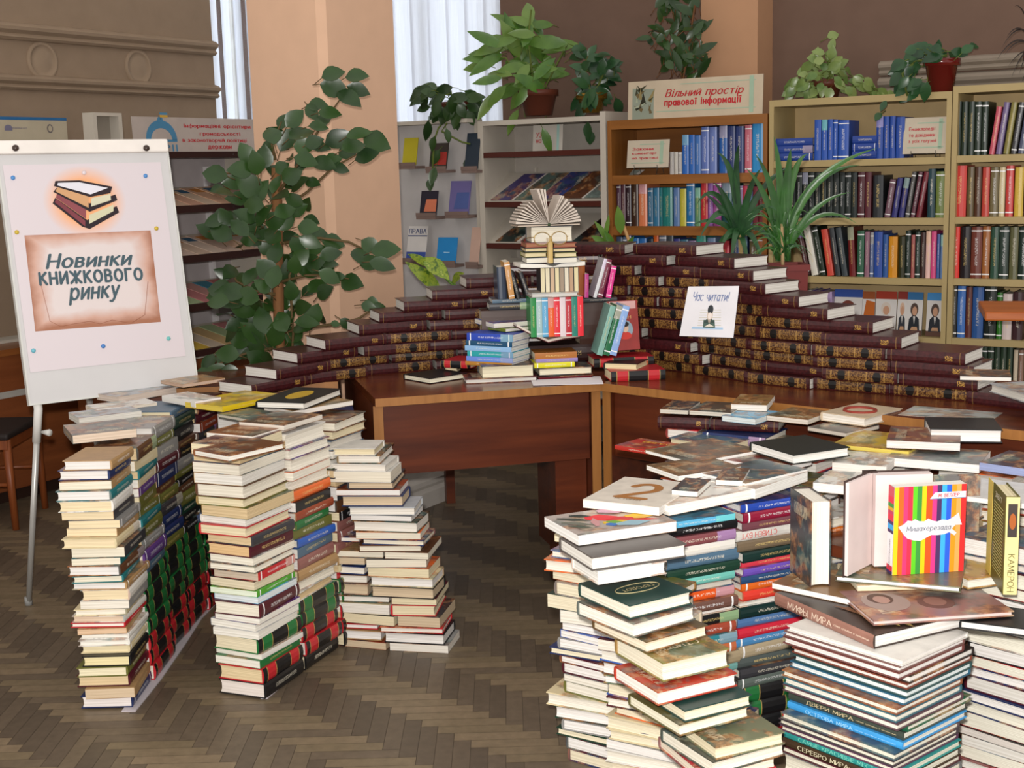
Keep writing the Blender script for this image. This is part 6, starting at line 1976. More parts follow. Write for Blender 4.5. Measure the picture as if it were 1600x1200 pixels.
# ------------------------------------------------------------------ white periodical rack and brochure panel
RW = flatmat('bdb5a8', .5, .3, var=.03)
LIP = flatmat('4c2018', .4, .4)
def rack():
    x0, x1 = -2.462, -1.695
    w = x1 - x0
    root = empty('magazine_rack', CASE @ Matrix.Translation((x0, 0, 0)), 'white periodical rack with dark red shelves left of the brown bookcase', 'magazine rack')
    MB().box(0, .032, 0, .34, 0, 1.75).build('side_panel', RW, root)
    MB().box(w - .032, w, 0, .34, 0, 1.77).build('side_panel', RW, root)
    MB().box(.032, w - .032, .0, .34, 1.725, 1.75).build('top_panel', RW, root)
    MB().box(.032, w - .032, .32, .34, 0, 1.725).build('back_panel', flatmat('aaa298', .6), root)
    MB().box(w * .22, w * .22 + .012, .30, .32, .2, 1.5).build('back_batten', RW, root)
    for z in (1.585, 1.325, 1.105, .86, .6, .3):
        sh = MB().box(.032, w - .032, .0, .28, z - .028, z).build('shelf', LIP, root)
        if z < 1.5:
            MB().add([(.032, .03, z), (w - .032, .03, z), (w - .032, .25, z + .15), (.032, .25, z + .15), (.032, .03, z - .004), (w - .032, .03, z - .004), (w - .032, .25, z + .146), (.032, .25, z + .146)],
                     [(0, 1, 2, 3), (7, 6, 5, 4), (0, 4, 5, 1), (1, 5, 6, 2), (2, 6, 7, 3), (3, 7, 4, 0)]).build('sloping_board', RW, sh)
    g = 'magazines on the sloping rack boards'
    SL = math.atan2(.15, .22)
    for z, items in ((1.325, ((766, 'violet blue', '4c4470'), (803, 'green grey', '5c7068'), (838, 'navy and sand', '3c4478'), (873, 'brown', '5c3c2c'), (912, 'grey green', '8c948c'))), (1.105, ((772, 'black and green', '2c3430'), (812, 'red', '8c2428'), (893, 'black', '241818')))):
        for i, (px, word, hx) in enumerate(items):
            xa, _ = case_xz(px, 300, .05)
            ww, hh = .155, .235
            M = CASE @ Matrix.Translation((xa + .01, .036, z + .0075 + .002 * i)) @ Matrix.Rotation(SL, 4, 'X')
            sk = .10
            mb = MB().prism([(0, 0), (ww * .86, 0), (ww * .86 + sk, hh), (sk, hh)], .0035)
            o = mb.build('magazine', MATS['printed'], None, M)
            o.color = lin(hx)
            tag(o, '%s magazine, %s from the left on the %s sloping rack board' % (word, ordn(i + 1), 'upper' if z > 1.2 else 'lower'), 'magazine', g)
            MB().prism([(ww * .86, 0), (ww * .97, 0), (ww * .97 + sk, hh), (ww * .86 + sk, hh)], .003).build('white_edge', flatmat('c8c0b8', .5), o)
rack()
def panel():
    x0, x1 = -3.02, -2.476
    w = x1 - x0
    root = empty('brochure_stand', CASE @ Matrix.Translation((x0, .02, 0)), 'white brochure panel between the peach column and the periodical rack', 'brochure stand')
    MB().box(0, w, .02, .05, .5, 1.75).build('board', flatmat('bab6b4', .5, .3), root)
    MB().box(0, w, -.10, .05, 1.745, 1.765).build('top_shelf', RW, root)
    MB().box(w - .02, w, 0, .05, .3, 1.745).build('side_post', RW, root)
    MB().box(.0, .03, .02, .05, 0, .5).build('leg', RW, root)
    MB().box(w - .03, w, .02, .05, 0, .5).build('leg', RW, root)
    g = 'brochures on the white panel'
    for x0_, x1_, yt, yb, hx, lab, hd in ((634, 654, 214, 258, 'b8ac28', 'yellow brochure at the top left of the white panel', None), (676, 702, 222, 264, '3c3430', 'dark brochure with a red spot at the top middle of the white panel', 'a83830'), (731, 750, 206, 264, '283440', 'dark slate brochure at the top right of the white panel', None),
                              (661, 686, 297, 336, '2c2834', 'black and salmon brochure at mid height left of the white panel', 'd07858'), (706, 736, 281, 334, '6c6498', 'violet brochure at mid height right of the white panel', '4c5c94'), (640, 668, 352, 406, 'd0ccc8', 'white legal brochure with dark blue heading at the lower left of the panel', None),
                              (687, 716, 370, 410, '2884c4', 'bright blue brochure at the lower middle of the white panel', None), (738, 751, 354, 412, 'c0a090', 'pinkish brochure at the lower right of the white panel', None)):
        xa, zb = case_xz(x0_, yb, .0)
        xb, zt = case_xz(x1_, yt, .0)
        M = CASE @ Matrix.Translation((xa, -.035, zb)) @ Matrix.Rotation(PI / 2 - .22, 4, 'X')
        ww, hh = xb - xa, (zt - zb)
        o = MB().box(0, ww, 0, hh, -.004, 0).build('brochure', flatmat(hx, .4, .35), None, M)
        tag(o, lab, 'brochure', g)
        if hd:
            flat('cover_picture', o, [([(ww * .25, hh * .15), (ww * .95, hh * .15), (ww * .95, hh * .65), (ww * .35, hh * .65)], hd, 0)])
        if 'legal' in lab:
            letters('ПРАВА', o, '2c3c6c', width=ww * .9, height=hh * .14, at=(ww / 2, hh * .85), bold=.02)
            flat('cover_picture', o, [([(0, 0), (ww, 0), (ww, hh * .25), (0, hh * .25)], '3c5098', 0)])
            flat('heading_line', o, [([(0, hh * .70), (ww, hh * .70), (ww, hh * .73), (0, hh * .73)], '2c3c6c', 0)])
        if 'bright blue' in lab:
            flat('cover_picture', o, [([(ww * .35, hh * .4), (ww * .65, hh * .4), (ww * .65, hh * .43), (ww * .35, hh * .43)], 'a8d4ec', 0)])
        # the small ledge it stands on belongs to the panel
        l = MB()
        xr = xa - x0
        l.box(xr - .008, xr + ww + .008, -.075, .02, zb - .022, zb - .006)
        l.box(xr - .008, xr + ww + .008, -.078, -.068, zb - .006, zb + .014)
        l.build('ledge', flatmat('7c6860', .5), root)
panel()

# ------------------------------------------------------------------ magazine unit along the left wall
LU = frame(Vector((-1.63, 6.30, 0)), EB, -ER)
def lu_xz(px, py, y=0.0):
    o = LU.to_translation() - ER * y
    r = ray(px, py)
    t = (o - CAMP).dot(ER) / r.dot(ER)
    p = LU.inverted() @ (CAMP + r * t)
    return p.x, p.z
def left_unit():
    x0, x1 = -.56, .80
    w = x1 - x0
    root = empty('magazine_rack', LU @ Matrix.Translation((x0, 0, 0)), 'white periodical unit with sloping dark shelves between easel and plant', 'magazine rack')
    pale = flatmat('a8a0a0', .6, .25)
    for a in (0, w - .025):
        MB().box(a, a + .025, .0, .34, .62, 1.62).build('side_panel', RW, root)
    MB().box(.025, w - .025, .34, .36, .62, 1.62).build('back_panel', pale, root)
    MB().box(.26, w - .02, .16, .36, 0, .612).build('base_cabinet', wood('counter_veneer', '6e3a1e', '8a4e2a', .4, 'X', .5), root)
    MB().box(0, w, 0, .36, .612, .62).build('bottom_panel', RW, root)
    MB().box(w * .86, w * .86 + .02, .31, .34, .64, 1.55).build('back_batten', flatmat('d8d4d4', .5), root)
    g = 'magazines on the left periodical unit'
    cols = [[('cream and blue', 'c8a890'), ('peach', 'c89c84'), ('cream', 'ccb49c'), ('peach and blue', 'c49c80'), ('cream and orange', 'c8a484'), ('red-topped cream', 'c8a898')],
            [('pale cream', 'c8b0a0'), ('cream and teal', 'c4ac98'), ('cream', 'c8b4a4'), ('blue-lined cream', 'c0a898'), ('cream and orange', 'c8a890'), ('pale', 'c4b4a8')],
            [('pale green', '9cac84'), ('rose', 'b87878'), ('rose and cream', 'bc8c84'), ('teal', '3c7c90'), ('red', 'b06c68'), ('cream', 'c0a898')],
            [('yellow', 'c0a040'), ('pale', 'bcac98'), ('sand', 'b89c70'), ('pale green', '98a880'), ('pink', 'b87c7c'), ('teal and grey', '6c9490')]]
    for k, z in enumerate((1.62, 1.362, 1.12, .88, .65)):
        if k:
            sh = MB().box(.025, w - .025, 0, .03, z - .035, z).build('shelf_edge', flatmat('341c18', .4, .35), root)
            MB().add([(.025, .03, z - .02), (w - .025, .03, z - .02), (w - .025, .30, z + .085), (.025, .30, z + .085), (.025, .03, z - .03), (w - .025, .03, z - .03), (w - .025, .30, z + .075), (.025, .30, z + .075)],
                     [(0, 1, 2, 3), (7, 6, 5, 4), (0, 4, 5, 1), (1, 5, 6, 2), (2, 6, 7, 3), (3, 7, 4, 0)]).build('sloping_board', RW, sh)
            if k <= 4:
                SL = math.atan2(.105, .27)
                for i, (word, hx) in enumerate(cols[k - 1]):
                    xa, _ = lu_xz(262 + i * 22 + k * 5, 300, .05)
                    ww, hh, sk = .125, .23, -.085
                    M = LU @ Matrix.Translation((xa + .05, .034, z - .0125 + .003 * i)) @ Matrix.Rotation(SL, 4, 'X')
                    o = MB().prism([(0, 0), (ww, 0), (ww + sk, hh), (sk, hh)], .0025).build('magazine', flatmat(hx, .45, .3), None, M)
                    tag(o, '%s magazine, %s from the left on the %s board of the left unit' % (word, ordn(i + 1), ordn(k)), 'magazine', g)
                    if k <= 2:
                        flat('cover_picture', o, [([(ww * .25 + sk * .7, hh * .72), (ww * .85 + sk * .7, hh * .72), (ww * .85 + sk * .9, hh * .92), (ww * .25 + sk * .9, hh * .92)], '2c5470' if i % 2 == 0 else 'b87838', 0)], z=.0026)
        else:
            MB().box(.025, w - .025, 0, .36, z - .03, z).build('top_shelf', flatmat('341c18', .4, .35), root)
left_unit()

def sign_frame(p_bl, p_br, dist, back=EB, right=ER, lean=.06):
    r = ray(*p_bl)
    B_ = CAMP + r * (dist / r.y)
    return frame(B_, right, (UPZ + back * lean).normalized())
def sign_left():
    xa, za = lu_xz(212, 238, .02)
    M = LU @ Matrix.Translation((xa, .025, 1.6205)) @ Matrix.Rotation(PI / 2 - .05, 4, 'X')
    def q(x, y):
        return uv(M, x, y)
    w, h = q(398, 210)[0], q(300, 184)[1]
    o = MB().box(0, w, 0, h, -.004, 0).build('sign', flatmat('b4a8a0', .5), None, M)
    tag(o, 'pale sign with a blue dome drawing and red lettering on the left unit', 'sign')
    c = q(253, 219)
    R1 = abs(q(277, 219)[0] - c[0])
    ry = R1 * .95
    arch = ell(c[0], c[1], R1, ry, 20, 0, PI) + ell(c[0], c[1], R1 * .68, ry * .6, 20, PI, 0)
    flat('dome_picture', o, [(arch, '4c84a8', 0), ([(c[0] - R1, c[1] - h * .05), (c[0] + R1, c[1] - h * .05), (c[0] + R1, c[1] + h * .02), (c[0] - R1, c[1] + h * .02)], '4c84a8', 0),
        (ell(c[0], c[1] + ry, R1 * .18, ry * .18), '4c84a8', 1), ([(c[0], c[1] + ry), (c[0] + .004, c[1] + ry), (c[0] + .004, c[1] + ry + h * .22), (c[0], c[1] + ry + h * .22)], '7c7c80', 1),
        ([(c[0], c[1] + ry + h * .15), (c[0] + R1 * .5, c[1] + ry + h * .15), (c[0] + R1 * .5, c[1] + ry + h * .22), (c[0], c[1] + ry + h * .22)], '4c84a8', 2), ([(c[0], c[1] + ry + h * .08), (c[0] + R1 * .5, c[1] + ry + h * .08), (c[0] + R1 * .5, c[1] + ry + h * .15), (c[0], c[1] + ry + h * .15)], 'c8a040', 2)])
    a = q(258, 232)
    letters('РІІ', o, '4c84a8', width=abs(q(277, 232)[0] - q(252, 232)[0]), height=h * .2, at=(q(265, 231)[0], h * .11))
    for body, xa_, xb_, yy in (('Інформаційні орієнтири', 287, 391, 198), ('громадськості', 312, 375, 210), ('в законотворчій політиці', 285, 385, 220), ('держави', 325, 362, 231)):
        p0, p1 = q(xa_, yy), q(xb_, yy)
        letters(body, o, 'b8202c', width=p1[0] - p0[0], height=h * .145, at=((p0[0] + p1[0]) / 2, (p0[1] + p1[1]) / 2), bold=.03)
sign_left()
def left_box():
    xa, _ = lu_xz(147, 205, .02)
    xb, _ = lu_xz(192, 205, .02)
    M = LU @ Matrix.Translation((xa, .02, 1.6205))
    root = empty('display_box', M, 'pale open-fronted display box on the left end of the left unit', 'box')
    w, h = xb - xa, .175
    for x in (0, w - .02):
        MB().box(x, x + .02, 0, .07, 0, h).build('side_panel', RW, root)
    MB().box(.02, w - .02, 0, .07, h - .015, h).build('top_panel', RW, root)
    MB().box(.02, w - .02, .06, .07, 0, h - .015).build('back_panel', flatmat('8c8478', .6), root)
left_box()
def far_sign():
    M = frame(Vector((-2.55, 6.21, 1.645)), EB, UPZ)
    def q(x, y):
        return uv(M, x, y)
    w = q(105, 205)[0]
    h = q(50, 183)[1]
    o = MB().box(0, w, 0, h, -.005, 0).build('sign', flatmat('b4a890', .5), None, M)
    tag(o, 'pale information board with a blue top stripe behind the easel', 'sign')
    x0, x1 = q(2, 220)[0], q(22, 220)[0]
    k = h / 44
    flat('picture', o, [([(0, h - 4 * k), (w, h - 4 * k), (w, h), (0, h)], '2c6494', 0), ([(x0, 0), (x1, 0), (x1, 10 * k), (x0, 10 * k)], '24284c', 0), ([(x0 + .006, 0), (x1 - .012, 0), (x1 - .012, 8 * k), (x0 + .006, 8 * k)], 'b0a8b4', 1),
        ([(q(81, 220)[0], 0), (w, 0), (w, 7 * k), (q(81, 220)[0], 7 * k)], '8c84a4', 0), ([(q(95, 220)[0], 0), (w, 0), (w, 7 * k), (q(95, 220)[0], 7 * k)], 'b88c38', 1)])
    cx = q(13, 200)
    letters('інформаційний центр', o, '747084', width=q(42, 200)[0] - q(18, 200)[0], height=.012, at=((q(42, 200)[0] + q(18, 200)[0]) / 2, cx[1]))
    flat('emblem', o, [(ell(cx[0], cx[1], .022, .016, 14, 0, PI) + [(cx[0] - .022, cx[1] - .012), (cx[0] + .022, cx[1] - .012)], '747084', 0), (ell(q(78, 200)[0], cx[1], .018, .022), '6c6464', 0), (ell(q(78, 200)[0], cx[1], .012, .015), 'b4a890', 1)])
    s = MB()
    MB().box(.02, w - .02, -.914, -.9, -.08, .06).build('foot_board', RW, o)
    MB().box(w / 2 - .01, w / 2 + .01, -.9, 0, -.03, -.01).build('board_post', RW, o)
far_sign()

GREENF = '9cb49c'
def sign_right():
    xa, za = case_xz(981, 190, .012)
    M = CASE @ Matrix.Translation((xa, .012, 1.7225)) @ Matrix.Rotation(PI / 2 - .06, 4, 'X')
    def q(x, y):
        return uv(M, x, y)
    w, h = q(1192, 150)[0], q(1085, 122)[1]
    o = MB().box(0, w, 0, h, -.006, 0).build('sign', flatmat('c0b098', .5), None, M)
    tag(o, 'cream sign with succulent picture and red lettering on the brown bookcase', 'sign')
    R = random.Random(8)
    polys = [([(w * .035, 0), (w * .2, 0), (w * .2, h * .78), (w * .035, h * .82)], '8c9484', 0)]
    for i in range(16):
        x, y = w * (.05 + R.random() * .13), h * (.1 + R.random() * .65)
        a = R.uniform(.3, 2.8)
        ln = h * R.uniform(.15, .4)
        wd = ln * .18
        tip = (min(max(x + ln * math.cos(a), w * .03), w * .26), min(y + ln * math.sin(a), h * .9))
        polys.append(([(x - wd * math.sin(a), y + wd * math.cos(a)), (x + wd * math.sin(a), y - wd * math.cos(a)), tip], R.choice(['3c3c28', '5c6440', '8c7c50', '2c2c20', 'a0a890', '6c5c3c']), 1 + i % 4))
    polys += [([(w * .22, h * .17), (w * .95, h * .17), (w * .95, h * .19), (w * .22, h * .19)], GREENF, 0), ([(w * .4, h * .86), (w * .95, h * .86), (w * .95, h * .88), (w * .4, h * .88)], GREENF, 0), ([(w * .905, h * .05), (w * .935, h * .05), (w * .935, h * .98), (w * .905, h * .98)], GREENF, 1)]
    flat('succulent_picture', o, polys)
    letters('Вільний простір', o, 'b02028', width=w * .58, height=h * .26, at=(w * .575, h * .62), shear=.3, bold=.02)
    letters('правової інформації', o, 'b81c28', width=w * .57, height=h * .23, at=(w * .565, h * .38), bold=.05, shear=.05)
sign_right()
def small_card(label, px0, px1, yt, yb, z, lines, y=.0, tint='c0b4a0', wire=True, boxw=(.12, .62)):
    xa, _ = case_xz(px0, yb, y)
    xb, zt = case_xz(px1, yt, y)
    _, zb = case_xz((px0 + px1) / 2, yb, y)
    M = CASE @ Matrix.Translation((xa, y, zb)) @ Matrix.Rotation(PI / 2 - .14, 4, 'X')
    w, h = xb - xa, zt - zb
    root = MB().box(0, w, 0, h, -.002, 0).build('card', flatmat(tint, .5), None, M)
    tag(root, label, 'card')
    flat('border_picture', root, [([(w * .1, h * .16), (w * .9, h * .16), (w * .9, h * .19), (w * .1, h * .19)], GREENF, 0), ([(w * .78, h * .12), (w * .86, h * .12), (w * .86, h * .95), (w * .78, h * .95)], GREENF, 0), ([(w * .3, h * .83), (w * .9, h * .83), (w * .9, h * .86), (w * .3, h * .86)], GREENF, 0)])
    for i, b in enumerate(lines):
        ww = w * boxw[1] * (.6 + .4 * min(1, len(b) / max(len(x) for x in lines)))
        letters(b, root, 'b8303c', width=ww, height=h * .11, at=(w * boxw[0] + ww / 2, h * (.68 - .17 * i)), bold=.03)
    # wire stand, feet on the shelf
    st = MB()
    drop = zb - z
    for sx in (.2, .75):
        a = Vector((w * sx, 0, .004))
        inv = M.inverted()
        foot = inv @ (CASE @ Vector((xa + w * sx, y - .02, z + .003)))
        back = inv @ (CASE @ Vector((xa + w * sx, y + .07, z + .003)))
        top = Vector((w * sx, h * .55, -.004))
        st.tube([a + Vector((0, .012, .006)), a, foot, back, top], .0016, 6)
    st.tube([Vector((w * .2, 0, .004)), Vector((w * .75, 0, .004))], .0016, 6)
    s = st.build('wire_stand', flatmat('5c5850', .35, .5, .5), root)
small_card('cream card with three red lines on the top shelf of the brown bookcase', 979, 1044, 217, 262, 1.4505, ('Закони', 'коментарі', 'на практиці'))
small_card('cream card with three red lines on a wire stand beside the blue set', 1410, 1482, 181, 240, 1.5005, ('Енциклопедії', 'та довідники', 'з усіх галузей'), y=.02)
def rack_card():
    xa, _ = case_xz(832, 225, .1)
    xb, zt = case_xz(878, 192, .1)
    M = CASE @ Matrix.Translation((xa, .1, 1.5855)) @ Matrix.Rotation(PI / 2 - .1, 4, 'X')
    w, h = xb - xa, .135
    o = MB().box(0, w, 0, h, -.002, 0).build('card', flatmat('c0bab0', .5), None, M)
    tag(o, 'white card with red marks behind a hanging leaf, top of the periodical rack', 'card')
    flat('border_picture', o, [([(w * .8, 0), (w * .88, 0), (w * .88, h), (w * .8, h)], '9cc0b8', 0)])
    letters('УЗ', o, 'b03038', width=w * .18, height=h * .2, at=(w * .2, h * .62), bold=.03)
    letters('на', o, 'b03038', width=w * .18, height=h * .14, at=(w * .2, h * .38), bold=.03)
rack_card()
# ------------------------------------------------------------------ plants
def leafmat(name, a, b, c=None):
    k = NT(name, .32, .5)
    g = k.n('NewGeometry')
    tc = k.n('TexCoord')
    no = k.noise(tc.outputs['Object'], 16, 3)
    col = k.ramp(no.outputs['Fac'], [(.3, lin(a)), (.7, lin(b))])
    col = k.mix(k.ramp(g.outputs['Random Per Island'], [(0, (0, 0, 0, 1)), (1, (.6, .6, .6, 1))]), col, lin(c or b))
    return k.color(col)
LG = leafmat('leaf_dark_green', '152c12', '263f1a', '34521f')
LB = leafmat('leaf_bright_green', '345c1e', '50782a', '788f42')
LV = leafmat('leaf_mottled_green', '3c5c28', '6c8440', '94a060')
LD = leafmat('leaf_deep_green', '12291a', '244a28', '335c30')
LY = leafmat('leaf_strap_green', '17361a', '2a5824', '477830')
BARK = wood('plant_stem', '6a4426', '8c6038', .8, 'Z', 1.5)
SOILM = flatmat('2c2018', .95, .1)
LEAFW = [0, .72, 1.0, .92, .58, 0]
def leaf(mb, base, d, nrm, ln, wd, curl=.18, prof=None, fold=.22):
    prof = prof or LEAFW
    d = Vector(d).normalized()
    nrm = Vector(nrm)
    side = d.cross(nrm)
    if side.length < 1e-4:
        side = d.orthogonal()
    side.normalize()
    nrm = side.cross(d).normalized()
    n = len(prof)
    v, f = [], []
    for i, w in enumerate(prof):
        t = i / (n - 1)
        c = base + d * (ln * t) - nrm * (curl * ln * t * t)
        h = wd / 2 * w
        v += [c - side * h + nrm * (h * fold), c, c + side * h + nrm * (h * fold)]
    for i in range(n - 1):
        a = i * 3
        f += [(a, a + 1, a + 4, a + 3), (a + 1, a + 2, a + 5, a + 4)]
    mb.add(v, f, 0, True)
TOCAM = Vector((0, -1, .12))
def leaves_at(mb, stems, pts, depth, origin, ln, wd, R, spread=.08, droop=.35):
    """a leaf for every picture point, growing away from origin"""
    for p in pts:
        x, y = p[0], p[1]
        k = p[2] if len(p) > 2 else 1.0
        d = depth + R.uniform(-spread, spread)
        c = atd(x, y, d)
        o = Vector(origin(c)) if callable(origin) else origin
        g = Vector((c.x - o.x, 0, c.z - o.z))
        g = g.normalized() if g.length > .01 else Vector((0, 0, 1))
        g = g + Vector((R.uniform(-.7, .7), R.uniform(-.5, .3), R.uniform(-.6, .4) - droop))
        g.normalize()
        L = ln * k * R.uniform(.82, 1.15)
        b = c - g * L / 2
        nn = TOCAM + Vector((R.uniform(-.55, .55), 0, R.uniform(-.1, .8)))
        leaf(mb, b, g, nn, L, wd * k * R.uniform(.85, 1.1))
        if stems is not None:
            stems.tube([b + g * .004, b - g * .03 + Vector((0, .02, -.01))], .0018, 5)
def potmesh(r0, r1, h, rim=.012):
    return [(0, 0), (r0, 0), (r1, h - .03), (r1 + rim, h - .03), (r1 + rim, h), (r1 - .006, h), (r1 - .01, h - .025), (0, h - .025)]

def main_plant():
    R = random.Random(14)
    D = 5.19
    base = atd(436, 560, D)
    root = empty('potted_plant', Matrix.Translation((base.x, base.y, 0)), 'tall leafy green plant climbing a brown pole before the peach column', 'plant')
    inv = Matrix.Translation((-base.x, -base.y, 0))
    MB().lathe(potmesh(.13, .17, .36), 28).build('pot', flatmat('6c3a24', .5, .3), root)
    MB().lathe([(0, .33), (.155, .335)], 20).build('soil', SOILM, root)
    top = atd(432, 262, D)
    def L(*p):
        return [inv @ Vector(q) for q in p]
    MB().tube(L(Vector((base.x, base.y, .3)), atd(436, 520, D), atd(434, 400, D), top), [.022, .022, .022, .02], 12).build('climbing_pole', BARK, root)
    st = MB()
    for path in (((455, 590), (458, 520), (452, 430), (470, 400)), ((436, 300), (470, 250), (500, 200), (535, 150)), ((436, 330), (480, 300), (520, 262), (560, 240)), ((440, 380), (500, 372), (545, 378), (580, 395)), ((440, 440), (480, 430), (520, 430), (545, 436)),
                 ((430, 350), (400, 345), (360, 350), (325, 362)), ((430, 300), (400, 280), (370, 270), (335, 272)), ((430, 460), (400, 455), (370, 440), (358, 420)), ((440, 520), (480, 512), (530, 506), (560, 498), (590, 478)), ((430, 250), (425, 225), (440, 190)), ((425, 545), (390, 550), (350, 565), (320, 580))):
        st.tube([atd(x, y, D - .02) for x, y in path], [.007] + [.005] * (len(path) - 2) + [.0025], 7)
    pts = [(520, 115, 1.1), (557, 118, 1.15), (522, 137, 1.2), (545, 152, 1.1), (560, 140), (495, 163), (487, 174, .9), (515, 176), (505, 188), (498, 197, .9), (460, 185, 1.1), (441, 190, .8), (425, 210, 1.2), (447, 218), (470, 208, 1.1), (475, 228), (490, 222, .9), (452, 246, .8),
           (528, 216, 1.2), (552, 228, 1.25), (560, 208), (587, 222, 1.3), (572, 243, 1.2), (545, 235), (505, 255), (520, 250, .9), (532, 263, .9), (488, 285, .8), (478, 250), (335, 272, 1.1), (385, 240, 1.1), (400, 255, 1.2), (412, 246, 1.1), (376, 265, 1.1), (390, 290, 1.3), (365, 285, .9), (352, 300), (418, 232),
           (440, 262, .8), (455, 275, 1.1), (466, 287), (430, 287, .9), (436, 305, 1.2), (460, 312), (466, 328, .9), (395, 320, 1.2), (384, 337), (410, 336, 1.1), (430, 345, 1.1), (447, 347), (425, 367, 1.1), (400, 362, 1.1), (335, 345, .9), (325, 361), (352, 340, .9), (345, 364), (374, 355, 1.1), (370, 385, .9),
           (481, 355), (500, 366), (485, 378), (521, 379, 1.1), (516, 397), (465, 381, 1.1), (450, 370), (563, 399, 1.1), (579, 384), (602, 390, 1.2), (580, 411, 1.1), (597, 413), (548, 441, 1.25), (528, 432, .6), (515, 432), (506, 456), (495, 446, 1.1), (490, 411, 1.1), (485, 424), (513, 411, .9), (470, 402),
           (415, 420, 1.2), (440, 410, 1.2), (450, 428, 1.1), (460, 415), (430, 395, 1.1), (360, 424, 1.1), (343, 452, 1.2), (360, 456, 1.3), (376, 440, 1.2), (386, 462, 1.3), (400, 472, 1.2), (340, 471, 1.2), (380, 484, 1.2), (410, 447), (445, 470), (470, 480, 1.1), (490, 492, 1.2), (480, 503), (500, 500, .9),
           (440, 502, 1.2), (430, 522, 1.2), (420, 537, 1.2), (400, 541, 1.2), (375, 531, 1.1), (360, 522), (355, 553, 1.1), (400, 560, 1.1), (420, 562, 1.1), (446, 542, 1.1), (460, 522, 1.1), (470, 512), (385, 502, 1.2), (370, 506), (450, 500), (410, 500, 1.2), (575, 478, .6), (592, 482, .7), (582, 470, .6), (524, 506, .5), (541, 506, .7),
           (326, 566, 1.0), (314, 586), (341, 579, .9), (357, 582), (405, 580), (430, 578), (452, 572), (395, 520, 1.2), (424, 475, 1.1), (392, 430), (425, 455), (445, 330), (405, 300, 1.1), (372, 310), (428, 432), (366, 470, 1.2), (455, 455), (416, 385), (388, 375, .9), (350, 490), (372, 548, 1.1), (440, 560), (462, 550)]
    mb = MB()
    o = lambda c: Vector((base.x + (c.x - base.x) * .55, D, c.z - .06))
    leaves_at(mb, st, pts, D - .06, o, .094, .068, R, .09)
    leaves_at(mb, None, [(x + R.uniform(-14, 14), y + R.uniform(-12, 12), .85) for x, y in [q[:2] for q in pts] if x < 520 and y > 200][::2], D + .04, o, .09, .064, R, .08)
    f = mb.build('foliage', LG, root)
    f.matrix_local = inv
    s = st.build('stem', flatmat('5c4a2c', .7), root)
    s.matrix_local = inv
def bush(label, pot, pots, D, pts, ln, wd, mat, seed, rows=None, extra=None, stemcol='5c6a2c', org=None, droop=.35, spread=.1, cat='plant'):
    """pot = (px centre, py bottom, radius, height, material) standing at distance D"""
    R = random.Random(seed)
    p = atd(pot[0], pot[1], D)
    z0 = pots if pots is not None else p.z
    r = ray(pot[0], pot[1])
    root = empty('potted_plant', Matrix.Translation((p.x, p.y, z0)), label, cat)
    inv = Matrix.Translation((-p.x, -p.y, -z0))
    MB().lathe(potmesh(pot[2] * .74, pot[2], pot[3]), 24).build('pot', pot[4], root)
    MB().lathe([(0, pot[3] - .022), (pot[2] * .9, pot[3] - .02)], 20).build('soil', SOILM, root)
    mb, st = MB(), MB()
    org = org or Vector((p.x, D, z0 + pot[3]))
    leaves_at(mb, st, pts, D - .03, org, ln, wd, R, spread, droop)
    for path in extra or ():
        st.tube([Vector((p.x, p.y, z0 + pot[3] - .03))] + [atd(x, y, D - .04) for x, y in path] if path[0] != 'free' else [atd(x, y, D - .04) for x, y in path[1:]], .005, 6)
    f = mb.build('foliage', mat, root)
    f.matrix_local = inv
    s = st.build('stem', flatmat(stemcol, .7), root)
    s.matrix_local = inv
    return root
main_plant()
TERRA = flatmat('5c2c1c', .5, .35, name='brown_pot')
def cloud(seed, n, cx, cy, rx, ry, k=(.8, 1.15)):
    R = random.Random(seed)
    out = []
    for _ in range(n):
        a, r = R.uniform(0, 2 * PI), math.sqrt(R.random())
        out.append((cx + rx * r * math.cos(a), cy + ry * r * math.sin(a), R.uniform(*k)))
    return out
def shelf_d(px, y):
    """distance at which a picture column meets the depth y behind the bookcase fronts"""
    r = ray(px, 200)
    o = F0 + EB * y
    t = (o - CAMP).dot(EB) / r.dot(EB)
    return (CAMP + r * t).y
bush('dark trailing plant on the white brochure panel before the window', (712, 196, .07, .09, TERRA), 1.766, shelf_d(712, -.02), cloud(1, 26, 680, 158, 34, 26) + cloud(2, 20, 725, 165, 22, 26) + [(668, 205), (676, 225, .8), (680, 246, .9), (676, 275, .9), (672, 288, .8), (740, 235, .8), (730, 258, .8), (700, 212, .7)], .105, .062, LG, 21,
     extra=[((700, 190), (690, 205), (722, 222), (735, 225)), ((685, 200), (678, 220), (675, 285))])
bush('bright green long-leaved plant in a brown pot on the periodical rack', (842, 196, .095, .13, TERRA), 1.771, shelf_d(842, .14), cloud(3, 30, 805, 90, 55, 62, (.8, 1.3)) + cloud(4, 16, 835, 130, 35, 40) + [(757, 90, 1.2), (745, 105), (765, 75, 1.2), (880, 70, 1.2), (885, 80), (825, 20, 1.2), (845, 38), (815, 32), (762, 125), (775, 150), (850, 205, .9), (855, 220, .9), (800, 190), (760, 165)], .17, .06, LB, 22,
     extra=[((835, 150), (825, 60), (830, 15)), ((830, 150), (790, 90), (755, 88)), ((845, 150), (870, 100), (885, 72)), ((838, 160), (805, 110))], droop=.5)
